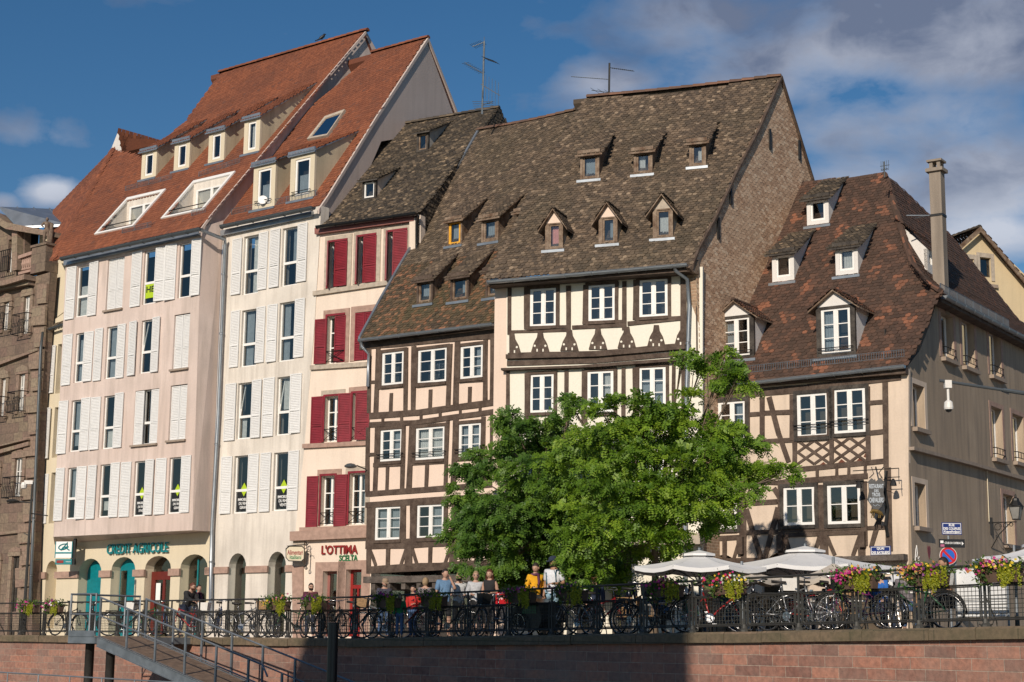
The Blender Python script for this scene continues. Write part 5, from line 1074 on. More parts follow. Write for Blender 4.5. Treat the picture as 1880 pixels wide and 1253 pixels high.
# side dormer
c = MB(); T0, T1, T2 = rs.hit(1666, 418)[0], SE.px(1714, 458, -.55), SE.px(1722, 508, -.55); T3 = rs.hit(1722, 510)[0]
zt = T1.z; zb = rs.hit(1722, 508)[0].z; uu = [SE.uz(1714, 480, -.5)[0], SE.uz(1730, 480, -.5)[0]]
dd = rs.hit(1722, 508)[2]; 
S_ = MB(); wall(S_, SE, [(uu[0], zb - .1), (uu[1] + .2, zb - .1), (uu[1] + .2, zt), (uu[0], zt)], [rl((uu[0] + .15, uu[1] + .05, zb + .15, zt - .1))], -dd + .1, .1); DD = S_.build('side_dormer', 'white_plaster', b)
window(DD, SE, (uu[0] + .15, uu[1] + .05, zb + .15, zt - .1), -dd + .04, 'c1')
T0 = rs.hit(1666, 418)[0]; c.poly([SE.P(uu[0], zb - .1, -dd + .1), SE.P(uu[0], zt, -dd + .1), SE.P(uu[0], T0.z, (T0 - SE.o).dot(SE.n))]); c.build('cheek', 'white_plaster', DD)
t = MB(); k2 = -(T0 - SE.o).dot(SE.n); tile_quad(t, SE.P(uu[0] - .15, zt + .02, -dd + .3), SE.P(uu[1] + .35, zt + .02, -dd + .3), SE.P(uu[0] - .1, T0.z + .06, -k2), SE.P(uu[1] + .3, T0.z + .06, -k2)); t.build('dormer_roof', 'mixed_tiles', DD)
# chimney
cb = rs.hit(1722, 520)[0]; dch = cb.dot(fw); u0c = (ray(1707, 420) * (dch / F)); u1c = (ray(1740, 420) * (dch / F)); wch = (u1c - u0c).length
ch_ = MB(); M_ = Matrix.Translation(Vector((((u0c + u1c) / 2).x, ((u0c + u1c) / 2).y, 0))) @ Matrix.Rotation(math.atan2(SE.e.y, SE.e.x), 4, 'Z')
zt = (ray(1722, 312) * (dch / F)).z; ww = wch * .66
ch_.box((0, 0, (cb.z - 1 + zt) / 2), ww, ww, zt - cb.z + 1, M_); CH = ch_.build('chimney', 'chimney_render', b)
cc = MB(); cc.box((0, 0, zt + .05), ww + .16, ww + .16, .1, M_)
for sx in (-1, 1):
    for sy in (-1, 1): cc.box((sx * (ww / 2 - .06), sy * (ww / 2 - .06), zt + .2), .1, .1, .2, M_)
cc.box((0, 0, zt + .33), ww + .1, ww + .1, .06, M_); cc.build('chimney_cap', 'chimney_render', CH); cc = MB(); cc.box((0, 0, (ray(1722, 396) * (dch / F)).z), ww + .03, ww + .03, .07, M_); cc.build('iron_band', 'iron', CH)
cc = MB(); p = ray(1706, 396) * (dch / F); cc.tube([p, ray(1664, 396) * (dch / F)], .02, 5); cc.tube([p, ray(1680, 401) * ((dch + 1) / F)], .015, 5); cc.build('chimney_stay', 'galv', CH)

# ---------------------------------------------------------------- yellow gabled house far right
p0 = at(1742, 700, 66); YF = Face((p0.x, p0.y), (.93, .36)); 
b = empty('yellow_gabled_house', (p0.x + 3, p0.y + 1.2, .3), 'pale yellow gabled house with a twin window, behind the corner house at the right edge', 'building')
w2 = [rect(YF, 1768, 1788, 476, 512), rect(YF, 1799, 1819, 474, 509)]; mb = MB()
wall(mb, YF, pxs(YF, [(1742, 1170), (1990, 1170), (1990, 640), (1885, 508), (1800, 424), (1744, 470)]), [rl(h) for h in w2], 0, .2); mb.build('wall', 'yellow_plaster', b)
for h in w2:
    window(b, YF, h, -.12, 'c0', 'black_timber', fw_=.06, curtain=('curtain', .1, .35, 0, 1)); s = MB(); s.fb(YF, h[0] - .16, h[0] - .005, h[2] - .15, h[3] + .2, 0, .04); s.fb(YF, h[1] + .005, h[1] + .16, h[2] - .15, h[3] + .2, 0, .04); s.fb(YF, h[0], h[1], h[3] + .01, h[3] + .2, 0, .04); s.build('window_surround', 'stone_grey', b)
mb = MB(); mb.fb(YF, w2[0][0] - .25, w2[1][1] + .25, w2[0][2] - .3, w2[0][2] - .16, 0, .12); mb.build('sill', 'stone_sill', b); dark_room_sheet(b, YF, 1760, 1830, 460, 520, -.6)
ap = YF.px(1799, 417, .3); er = YF.px(1990, 640, .3); el = YF.px(1741, 468, .3); back_ = YF.n * -14
mb = MB(); tile_quad(mb, er, er + back_, ap, ap + back_, .2, .18); mb.build('roof', 'mixed_tiles', b)
mb = MB(); 
for a, c in ((ap, er), (el, ap)): 
    d = Vector((0, 0, -.22)); o = YF.n * .06; mb.hexa([a, c, c + d, a + d], [a + o, c + o, c + d + o, a + d + o])
mb.build('barge_board', 'old_wood', b); ridge_caps(b, 'dark_tiles', ap, ap + back_, .12)
sk = YF.px(1850, 470, -4); mb = MB(); q = [(ap.lerp(er, t) + YF.n * -s + Vector((0, 0, .12))) for t, s in ((.36, 1.5), (.60, 1.5), (.60, 3.5), (.36, 3.5))]; mb.poly(q); mb.r = [.9]; mb.build('roof_patch', 'orange_tiles', b)
mb = MB(); fh = Face(YF.P(YF.uz(1850, 620)[0] - .1, 0, 1.2)[:2], YF.e[:2]); mb.fb(fh, 0, 6, fh.uz(1870, 606)[1], fh.uz(1870, 586)[1], 0, .6); mb.build('rear_extension', 'white_plaster', b)

# ---------------------------------------------------------------- ground, quay wall, water
QP = [(-420, 61.5), (-150, 56.8), (0, 54), (300, 47.5), (600, 42), (1000, 36.3), (1250, 33.2), (1480, 30.6), (1880, 26.8), (2150, 24.6), (2600, 21.5)]
Q3 = []
for px_, dd in QP:
    r = ray(px_, 1177 + .0105 * (px_ - 940)); p = r * (dd / F); Q3.append(Vector((p.x, p.y, 0)))
def quay_pts(step):
    L_ = [0]; 
    for a, c in zip(Q3, Q3[1:]): L_.append(L_[-1] + (c - a).length)
    n = int(L_[-1] / step); out = []
    for k in range(n + 1):
        s = k * step
        i = max(j for j in range(len(L_)) if L_[j] <= s + 1e-6); i = min(i, len(Q3) - 2); out.append(Q3[i].lerp(Q3[i + 1], (s - L_[i]) / (L_[i + 1] - L_[i])))
    return out
def smooth_quay(step=.5):
    P = quay_pts(step); 
    for _ in range(30): P = [P[0]] + [(P[i - 1] + P[i] * 2 + P[i + 1]) / 4 for i in range(1, len(P) - 1)] + [P[-1]]
    return P
QS = smooth_quay(.5)
def top(p): return gz(p.x, p.y)
mb = MB(); far = []
n_in = [None] * len(QS)
for i, p in enumerate(QS):
    t = (QS[min(i + 1, len(QS) - 1)] - QS[max(i - 1, 0)]).normalized(); n_in[i] = Vector((-t.y, t.x, 0)); 
    if n_in[i].y < 0: n_in[i] = -n_in[i]
for i in range(len(QS) - 1):
    for a, c in ((.2, 2.5), (2.5, 9), (9, 20), (20, 60), (60, 900)):
        def G(j, k): q = QS[j] + n_in[j] * k; return Vector((q.x, q.y, gz(QS[j].x + n_in[j].x * min(k, 20), QS[j].y + n_in[j].y * min(k, 20)) - .015))
        mb.poly([G(i, a), G(i + 1, a), G(i + 1, c), G(i, c)])
g = mb.build('quay_pavement', 'paving'); tag(g, kind='structure')
w_ = empty('quay_wall', (QS[40].x, QS[40].y, -3), 'red sandstone block embankment wall with weathered coping running along the whole river front', 'wall')
mb = MB(); cp = MB(); acc = 0
for i in range(len(QS) - 1):
    a, c, na, nc = QS[i], QS[i + 1], n_in[i], n_in[i + 1]
    mb.poly([a + Vector((0, 0, -3.2)), c + Vector((0, 0, -3.2)), c + Vector((0, 0, top(c) - .2)), a + Vector((0, 0, top(a) - .2))])
ms_ = mb.build('masonry', 'quay_stone', w_); uvl = ms_.data.uv_layers[0].data
for k in range(len(QS) - 1):
    for j, (uu, zz_) in enumerate(((k, -3.2), (k + 1, -3.2), (k + 1, top(QS[k + 1]) - .2), (k, top(QS[k]) - .2))): uvl[k * 4 + j].uv = (uu * .5, zz_)
i = 0
while i < len(QS) - 3:
    n = random.choice((2, 3, 3)); a, c = QS[i], QS[min(i + n, len(QS) - 1)]; t = (c - a).normalized(); na = n_in[i]; s = t * .008; dz = random.uniform(-.008, .008); o = random.uniform(.09, .11)
    def C(p, k, z): return p + na * k + Vector((0, 0, z))
    ta, tb = top(a) + dz, top(c) + dz; e = .04
    A4 = [C(a + s, -o, ta - .21), C(a + s, .35, ta - .21), C(a + s, .35, ta), C(a + s, -o + e, ta), C(a + s, -o, ta - e)]; B4 = [C(c - s, -o, tb - .21), C(c - s, .35, tb - .21), C(c - s, .35, tb), C(c - s, -o + e, tb), C(c - s, -o, tb - e)]
    cp.hexa(A4, B4); i += n
cp.build('coping', 'coping_stone', w_)
mb = MB(); mb.poly([(-900, -300, -3.1), (900, -300, -3.1), (900, 900, -3.1), (-900, 900, -3.1)]); m, nt_, b_ = newmat('river'); b_.inputs['Base Color'].default_value = (.02, .035, .03, 1); b_.inputs['Roughness'].default_value = .08
bump(nt_, b_, noise(nt_, uvn(nt_), 1.5, 4), .3, .05); wa = mb.build('river_water', 'river'); tag(wa, kind='structure')
# ================================================================ OBJECTS
def quay_at(px, back=0.0):
    """ground point behind the railing seen at photo column px"""
    best = None
    for i, p in enumerate(QS):
        q = p + n_in[i] * back; x, _ = proj(Vector((q.x, q.y, 0)))
        if best is None or abs(x - px) < best[0]: best = (abs(x - px), i)
    i = best[1]; i = max(1, min(len(QS) - 2, i)); a, c = QS[i - 1] + n_in[i - 1] * back, QS[i + 1] + n_in[i + 1] * back
    xa, xc = proj(Vector((a.x, a.y, 0)))[0], proj(Vector((c.x, c.y, 0)))[0]; t = (px - xa) / (xc - xa); p = a.lerp(c, t); t_ = (QS[i + 1] - QS[i - 1]).normalized()
    return Vector((p.x, p.y, gz(p.x, p.y))), t_, n_in[i]
# ---------------------------------------------------------------- railing
rail = empty('quay_railing', quay_at(940)[0], 'long dark iron railing with wire mesh panels on top of the quay wall', 'railing')
RP = []; acc = 0; i = 0; prev = QS[4] + n_in[4] * .06; RP = [(prev, n_in[4])]; a_idx = 4
p0_, _, _ = quay_at(1254)
path = [(QS[j] + n_in[j] * .06, n_in[j]) for j in range(4, len(QS))]; D_ = [0]
for (a, _), (c, _) in zip(path, path[1:]): D_.append(D_[-1] + (c - a).length)
def path_at(s):
    i = max(j for j in range(len(D_)) if D_[j] <= s); i = min(i, len(path) - 2); t = (s - D_[i]) / (D_[i + 1] - D_[i]); p = path[i][0].lerp(path[i + 1][0], t); return Vector((p.x, p.y, gz(p.x, p.y))), path[i][1]
s0 = min(range(len(path)), key=lambda j: (path[j][0] - Vector((p0_.x, p0_.y, 0))).length); off_ = D_[s0] % 1.42
Ss = [off_ + k * 1.42 for k in range(int((D_[-1] - off_) / 1.42))]; Pp = [path_at(s) for s in Ss]
RPX = [proj(p[0])[0] for p in Pp]
GATE = (125, 196)
ups = Vector((0, 0, 1))
rails_ = {k: [] for k in (1.02, .71, .12)}
for k, (p, n) in enumerate(Pp):
    if RPX[k] < -60 or RPX[k] > 1960: continue
    mb = MB(); t = Vector((n.y, -n.x, 0)); M_ = Matrix(((t.x, n.x, 0, p.x), (t.y, n.y, 0, p.y), (0, 0, 1, p.z), (0, 0, 0, 1)))
    mb.box((0, 0, .55), .042, .03, 1.0, M_); mb.box((-.075, 0, .42), .016, .024, .66, M_); mb.box((.075, 0, .42), .016, .024, .66, M_)
    mb.lathe((0, 0, 0), [(.09, .0), (.09, .03), (.055, .07), (.045, .14)], 8, M_); mb.box((0, 0, .42), .19, .02, .03, M_)
    mb.tube([M_ @ Vector(q) for q in ((.05, 0, .02), (.14, .0, .05), (.17, 0, .12), (.12, 0, .17), (.075, 0, .14))], .014, 4); mb.tube([M_ @ Vector(q) for q in ((-.05, 0, .02), (-.14, .0, .05), (-.17, 0, .12), (-.12, 0, .17), (-.075, 0, .14))], .014, 4)
    mb.tube([M_ @ Vector(q) for q in ((0, .02, .5), (0, .28, .1), (0, .3, .0))], .016, 4)
    mb.build('post', 'rail_grey' if RPX[k] > 1130 else 'rail_iron', rail)
for k in range(len(Pp) - 1):
    if RPX[k] < -60 or RPX[k] > 1960: continue
    (a, n), (c, _) = Pp[k], Pp[k + 1]
    if GATE[0] - 6 < RPX[k] < GATE[1] - 26 and False: continue
    mt = 'rail_grey' if RPX[k] > 1130 else 'rail_iron'
    d = (c - a); L_ = d.length; d.normalize(); a2, c2 = a + d * .11, c - d * .11; mb = MB(); nv = 15
    for j in range(nv + 1): q = a2.lerp(c2, j / nv); mb.tube([q + ups * .15, q + ups * .68], .005 if 0 < j < nv else .012, 4)
    for j in range(8): z = .15 + .53 * j / 7; mb.tube([a2 + ups * z, c2 + ups * z], .005 if 0 < j < 7 else .012, 4)
    mb.build('mesh_panel', mt, rail)
vis = [q[0] for q, x in zip(Pp, RPX) if -130 < x < 2030]
for h, r, nm in ((1.03, .026, 'top_rail'), (.71, .018, 'middle_rail'), (.12, .018, 'bottom_rail')): mb = MB(); mb.tube([q + ups * h for q in vis], r, 6); mb.build(nm, 'rail_iron', rail)
# ---------------------------------------------------------------- flower boxes
def blossoms(mb, pts, r):
    for p in pts:
        n = Vector((random.uniform(-.8, .8), -1, random.uniform(-.1, .9))).normalized(); a = n.cross(ups).normalized(); b_ = n.cross(a); r_ = r * random.uniform(.7, 1.15)
        c = len(mb.v); k = 6
        mb.poly([p + (a * math.cos(2 * math.pi * j / k) + b_ * math.sin(2 * math.pi * j / k)) * r_ * (1 if j % 2 else .85) for j in range(k)])
def leaves_mb(mb, c, M_, n, sx, sy, sz, size):
    for _ in range(n):
        p = M_ @ Vector((random.gauss(0, sx), random.gauss(0, sy), random.gauss(0, sz)) )
        n_ = Vector((random.uniform(-1, 1), random.uniform(-1, .4), random.uniform(-.3, 1))).normalized(); a = n_.cross(Vector((random.random(), random.random(), .3))).normalized(); b_ = n_.cross(a); s = size * random.uniform(.6, 1.2)
        mb.poly([p - a * s, p - b_ * s * .45, p + a * s, p + b_ * s * .45]); mb.r.append(random.random())
FB = [(60, ['magenta', 'pinkish', 'purple'], .95, 'pink and dark magenta'), (106, ['magenta', 'white', 'purple'], .95, 'magenta and white'), (520, ['yellow', 'orange', 'pinkish'], 1, 'yellow and orange'), (586, ['purple', 'purple'], .8, 'dark purple'), (722, ['purple', 'magenta'], .9, 'dark purple and a few magenta'), (806, ['pinkish', 'purple'], .7, 'few pink'), (968, ['purple', 'magenta', 'pinkish'], .95, 'deep purple and pink'), (1062, ['purple', 'pinkish', 'yellow'], .95, 'purple, pink and yellow'),
      (1238, ['magenta', 'orange', 'yellow', 'magenta'], 1.1, 'hot pink and orange'), (1352, ['red', 'magenta', 'yellow', 'white'], 1.1, 'red, pink and white'), (1592, ['magenta', 'magenta', 'pinkish', 'yellow', 'orange'], 1.3, 'bright magenta and light pink'), (1722, ['orange', 'orange', 'magenta', 'yellow', 'purple'], 1.3, 'round orange and magenta'), (1856, ['magenta', 'orange', 'pinkish', 'yellow'], 1.2, 'mixed pink and orange')]
where = {60: 'beside the lamp post at the far left', 106: 'just left of the gangway platform', 520: 'left of the bearded man', 586: 'in front of the bearded man', 722: 'beside the man in the brown cap', 806: 'in front of the man in the striped shirt', 968: 'in front of the woman in yellow', 1062: 'right of the man in the navy cap', 1238: 'right of the tree trunk', 1352: 'under the beige parasol', 1592: 'below the wide white parasol', 1722: 'below the no parking sign', 1856: 'at the right edge'}
for px, cols, dens, desc in FB:
    p, t, n = quay_at(px, .06); o = -.17 if px > 700 else -.15
    M_ = Matrix(((t.x, n.x, 0, p.x), (t.y, n.y, 0, p.y), (0, 0, 1, p.z), (0, 0, 0, 1))); W_2 = .40
    e = empty('flower_box', M_ @ Vector((0, o, .72)), 'planter of ' + desc + ' flowers ' + where[px], 'flower box', 'flower boxes hung along the quay railing')
    mb = MB(); q = [(-W_2, -.09), (W_2, -.09), (W_2, .09), (-W_2, .09)]
    mb.hexa([M_ @ Vector((a * .94, o + c * .8, .72)) for a, c in q], [M_ @ Vector((a, o + c, .93)) for a, c in q]); mb.fb if 0 else None
    mb.hexa([M_ @ Vector((a * 1.03, o + c * 1.15, .93)) for a, c in q], [M_ @ Vector((a * 1.03, o + c * 1.15, .95)) for a, c in q]); mb.build('planter', 'planter', e)
    mb = MB(); leaves_mb(mb, 0, M_ @ Matrix.Translation((-.05, o - .03, 1.0)), int(420 * dens), .27, .08, .06, .042); leaves_mb(mb, 0, M_ @ Matrix.Translation((-.33, o - .06, .88)), int(220 * dens), .09, .07, .10, .042); mb.build('foliage', 'flower_leaves', e)
    for ci, c_ in enumerate(cols):
        mb = MB(); pts = []
        for _ in range(int((11 if px > 1150 else 8) * dens)):
            x = random.gauss(-.08 + .16 * (ci / max(1, len(cols) - 1) - .5) * 2, .25); x = max(-.55, min(.55, x)); z = random.gauss(1.03, .055) - (.15 * random.random() if x < -.2 else 0); pts.append(M_ @ Vector((x, o - .13 - random.uniform(0, .08), z)))
        blossoms(mb, pts, .029 if c_ != 'magenta' else .034); mb.build('blossoms', 'petal_' + c_, e)
    mb = MB(); x0 = .2 if px not in (60, 106) else .15
    for s_ in range(26):
        x = random.gauss(x0, .10); L_ = random.uniform(.12, .42); z = .98 + random.uniform(-.02, .08); y = o - .12
        for k in range(int(L_ / .018)):
            x += random.gauss(0, .006); z -= .018; y -= .002 if k < 6 else 0
            for _ in range(2):
                c = M_ @ Vector((x + random.gauss(0, .014), y + random.gauss(0, .012), z)); a = Vector((random.uniform(-1, 1), random.uniform(-1, 1), random.uniform(-1, .5))).normalized(); b_ = a.cross(Vector((0, 1, .2))).normalized(); s = .02; mb.poly([c - a * s, c - b_ * s * .6, c + a * s, c + b_ * s * .6]); mb.r.append(random.random())
    mb.build('trailing_foliage', 'trailing', e)
# ---------------------------------------------------------------- trees
def tree(name, label, bx, depth, trunk_r, lobes, mat, nspr, seed, limbs_to, group, sprig=None):
    rng = np.random.default_rng(seed); random.seed(seed)
    r_ = ray(bx, 1170); B = r_ * (depth / F); B.z = gz(B.x, B.y); e = empty(name, B, label, 'tree', group)
    mb = MB(); top_ = ray(limbs_to[0][0], limbs_to[0][1]) * (depth / F)
    fork = ray(bx + 2, 1000) * (depth / F); fork.z = max(fork.z, B.z + 1.7)
    mb.tube([B - ups * .1, B + ups * .15, B.lerp(fork, .5) + Vector((.03, 0, 0)), fork], [trunk_r * 1.5, trunk_r * 1.1, trunk_r, trunk_r * .85], 10)
    C = []
    for (x, y, rr, *dz) in lobes:
        d = depth + (dz[0] if dz else rng.uniform(-.9, .9)); C.append((ray(x, y) * (d / F), rr * d / F))
    for c, rr in C:
        a = fork + Vector((0, 0, rng.uniform(-.1, .3))); m1 = a.lerp(c, .45) + Vector((rng.uniform(-.2, .2), rng.uniform(-.2, .2), .15)); mb.tube([a, m1, c], [trunk_r * .5, trunk_r * .3, .012], 6)
        for _ in range(4):
            q = c + Vector(rng.normal(0, 1, 3)).normalized() * rr * .8; mb.tube([m1.lerp(c, .6), q], [.014, .005], 4)
    mb.build('trunk', 'bark', e, smooth=True)
    tot = sum(rr ** 2 for _, rr in C); V = []; Rr = []
    for c, rr in C:
        n = int(nspr * rr ** 2 / tot)
        # sub-clumps make uneven light and dark masses
        ns = max(5, int(n / 34)); dirs = rng.normal(0, 1, (ns, 3)); dirs /= np.linalg.norm(dirs, axis=1, keepdims=True); sub = np.array(c) + dirs * rr * rng.uniform(.35, 1.1, (ns, 1)) * np.array([1.12, 1.0, .88])
        k = rng.integers(0, ns, n); pos = sub[k] + rng.normal(0, 1, (n, 3)) * np.array([.23, .23, .075]) * min(1, rr / .8); tone = rng.uniform(0, 1, ns)[k]
        out = pos - np.array(c); out /= np.maximum(np.linalg.norm(out, axis=1, keepdims=True), 1e-6)
        ax = out * .8 + rng.normal(0, .5, (n, 3)); ax[:, 2] -= .25; ax /= np.linalg.norm(ax, axis=1, keepdims=True)
        nn = np.array([-.1, -.75, .8]) + rng.normal(0, .32, (n, 3)); sd = np.cross(ax, nn); sd /= np.maximum(np.linalg.norm(sd, axis=1, keepdims=True), 1e-6); upn = np.cross(sd, ax)
        L = rng.uniform(.14, .26, n); J = 6
        for j in range(J):
            t = (j + .6) / J; base = pos + ax * (L * t)[:, None] - np.array([0, 0, 1]) * (L * t * t * .35)[:, None]
            for s in (-1, 1):
                ll = (.043 + .014 * math.sin(math.pi * t)) * rng.uniform(.8, 1.25, n); dirl = sd * s + ax * .35 + rng.normal(0, .18, (n, 3)); dirl /= np.linalg.norm(dirl, axis=1, keepdims=True)
                w_ = np.cross(dirl, upn); w_ /= np.maximum(np.linalg.norm(w_, axis=1, keepdims=True), 1e-6); p0 = base; p2 = base + dirl * (ll * 1.5)[:, None]; mid = (p0 + p2) / 2
                V.append(np.stack([p0, mid + w_ * (ll * .40)[:, None], p2, mid - w_ * (ll * .40)[:, None]], 1).reshape(-1, 3)); Rr.append(np.clip(tone * .6 + rng.uniform(0, .4, n), 0, 1))
    V = np.concatenate(V); Rr = np.concatenate(Rr); nf = len(V) // 4
    me = bpy.data.meshes.new('crown'); me.vertices.add(len(V)); me.vertices.foreach_set('co', V.ravel()); me.loops.add(nf * 4); me.loops.foreach_set('vertex_index', np.arange(nf * 4, dtype=np.int32)); me.polygons.add(nf)
    me.polygons.foreach_set('loop_start', np.arange(0, nf * 4, 4, dtype=np.int32)); me.polygons.foreach_set('loop_total', np.full(nf, 4, dtype=np.int32)); me.update(); a = me.attributes.new('rnd', 'FLOAT', 'FACE'); a.data.foreach_set('value', Rr)
    me.materials.append(MT[mat]); o = bpy.data.objects.new('crown', me); COL.objects.link(o); o.parent = e; o.matrix_parent_inverse = WM[e].inverted(); return e
tree('locust_tree', 'bright green locust tree with its bare trunk rising beside the white parasols', 1200, 38, .085,
     [(1130, 815, 62), (1215, 790, 62), (1290, 830, 62), (1160, 900, 72), (1240, 890, 68), (1075, 870, 60), (1110, 960, 62), (1200, 980, 52), (1355, 845, 46), (1410, 852, 34), (1445, 868, 16), (1310, 930, 36), (1255, 752, 34), (1180, 752, 40), (1110, 765, 36), (1060, 800, 40), (1320, 690, 30), (1352, 700, 24), (1290, 662, 24), (1255, 655, 12), (1310, 780, 34), (1375, 905, 22), (1150, 1020, 32), (1210, 1030, 18), (1275, 960, 30), (1050, 745, 16), (1080, 1045, 34), (1130, 1050, 26), (1330, 655, 18), (1075, 985, 40)], 'leaves', 8800, 11, [(1230, 760)], 'trees on the quay')
tree('locust_tree', 'darker green locust tree spreading left in front of the peach timbered house', 1010, 44.5, .09,
     [(985, 800, 42), (905, 855, 40), (865, 870, 24), (850, 905, 18), (930, 925, 60), (870, 940, 36), (848, 985, 32), (905, 1000, 50), (980, 880, 56), (1020, 830, 46), (985, 960, 66), (1045, 930, 60), (1050, 1000, 56), (975, 1030, 44), (915, 1050, 30), (940, 770, 28), (1045, 738, 20), (1000, 770, 24), (1100, 1020, 40), (875, 1030, 24), (1030, 1050, 34), (930, 800, 26), (975, 1062, 26), (900, 1062, 18), (1075, 1060, 26)], 'leaves_cool', 11500, 5, [(1000, 800)], 'trees on the quay')
random.seed(21)
# ---------------------------------------------------------------- parasols
def parasol(px, yapex, hw, yedge, depth, mat, label, drop=.09, vent=True, seg=8, rot=.3):
    P_ = ray(px, 1160) * (depth / F); zg_ = gz(P_.x, P_.y); za = (ray(px, yapex) * (depth / F)).z; ze = (ray(px, yedge) * (depth / F)).z; R_ = hw * depth / F
    X = (ray(px, yapex) * (depth / F)).x; Y = (ray(px, yapex) * (depth / F)).y
    e = empty('parasol', (X, Y, zg_), label, 'parasol', 'restaurant parasols'); C0 = Vector((X, Y, 0)); mb = MB(); ring = lambda r, z, s=0: [C0 + Vector((r * math.cos(rot + 2 * math.pi * (k + s) / seg), r * math.sin(rot + 2 * math.pi * (k + s) / seg), z)) for k in range(seg)]
    e0, e1 = ring(R_, ze), ring(R_, ze - drop); n = 6
    for k in range(seg):
        a, c = e0[k], e0[(k + 1) % seg]
        for j in range(n):
            t0, t1 = j / n, (j + 1) / n
            def S(t, s): q = (C0 + ups * (za - .0)).lerp(a.lerp(c, s), t); return q - ups * (math.sin(math.pi * t) * .05) - ups * (math.sin(math.pi * s) * .07 * t * t)
            for i in range(4): mb.poly([S(t0, i / 4), S(t1, i / 4), S(t1, (i + 1) / 4), S(t0, (i + 1) / 4)] if j else [S(0, 0), S(t1, i / 4), S(t1, (i + 1) / 4)])
    # short valance
    for k in range(seg):
        a, c = e0[k], e0[(k + 1) % seg]
        for i in range(4):
            s0_, s1_ = i / 4, (i + 1) / 4; f0, f1 = math.sin(math.pi * s0_) * .07, math.sin(math.pi * s1_) * .07; p, q = a.lerp(c, s0_) - ups * f0, a.lerp(c, s1_) - ups * f1; mb.poly([p, q, q - ups * drop, p - ups * drop])
    mb.build('canopy', mat, e)
    if vent:
        mb = MB(); r1 = ring(R_ * .24, za - (za - ze) * .24 + .06); 
        for k in range(seg): mb.poly([C0 + ups * (za + .07), r1[k], r1[(k + 1) % seg]]); mb.poly([r1[k], r1[(k + 1) % seg], r1[(k + 1) % seg] - ups * .05, r1[k] - ups * .05])
        mb.build('vent_cap', mat, e)
    mb = MB(); mb.tube([(X, Y, zg_), (X, Y, za + .12)], .03, 8); mb.build('pole', 'galv', e); mb = MB()
    for k in range(seg): mb.tube([C0 + ups * (za - .1), e0[k] - ups * .03], .012, 4); mb.tube([C0 + ups * (ze - .35), (C0 + ups * za).lerp(e0[k], .5) - ups * .06], .01, 4)
    mb.build('ribs', 'galv', e); mb = MB(); mb.lathe((X, Y, zg_), [(.3, 0), (.3, .06), (.05, .08), (.045, .35)], 12); mb.build('base', 'rail_iron', e); return e
parasol(1284, 1016, 128, 1043, 36.6, 'parasol', 'white parasol just right of the tree trunk')
parasol(1478, 1008, 160, 1042, 38, 'parasol', 'widest white parasol, below the two ground floor timber windows')
parasol(1530, 1034, 82, 1062, 33, 'parasol_beige', 'small beige parasol in front of the widest white one', .1, False)
parasol(1362, 1041, 78, 1062, 36, 'parasol_beige', 'small beige parasol between the two white ones', .1, False)
parasol(1643, 1052, 48, 1068, 37, 'parasol', 'smallest pale parasol right of the magenta flowers', .08, False)
parasol(1862, 1012, 100, 1040, 34, 'parasol_beige', 'beige parasol partly behind the white one at the right edge', .12, False)
parasol(1905, 1000, 120, 1026, 31, 'parasol', 'white parasol cut by the right edge of the picture', .12)
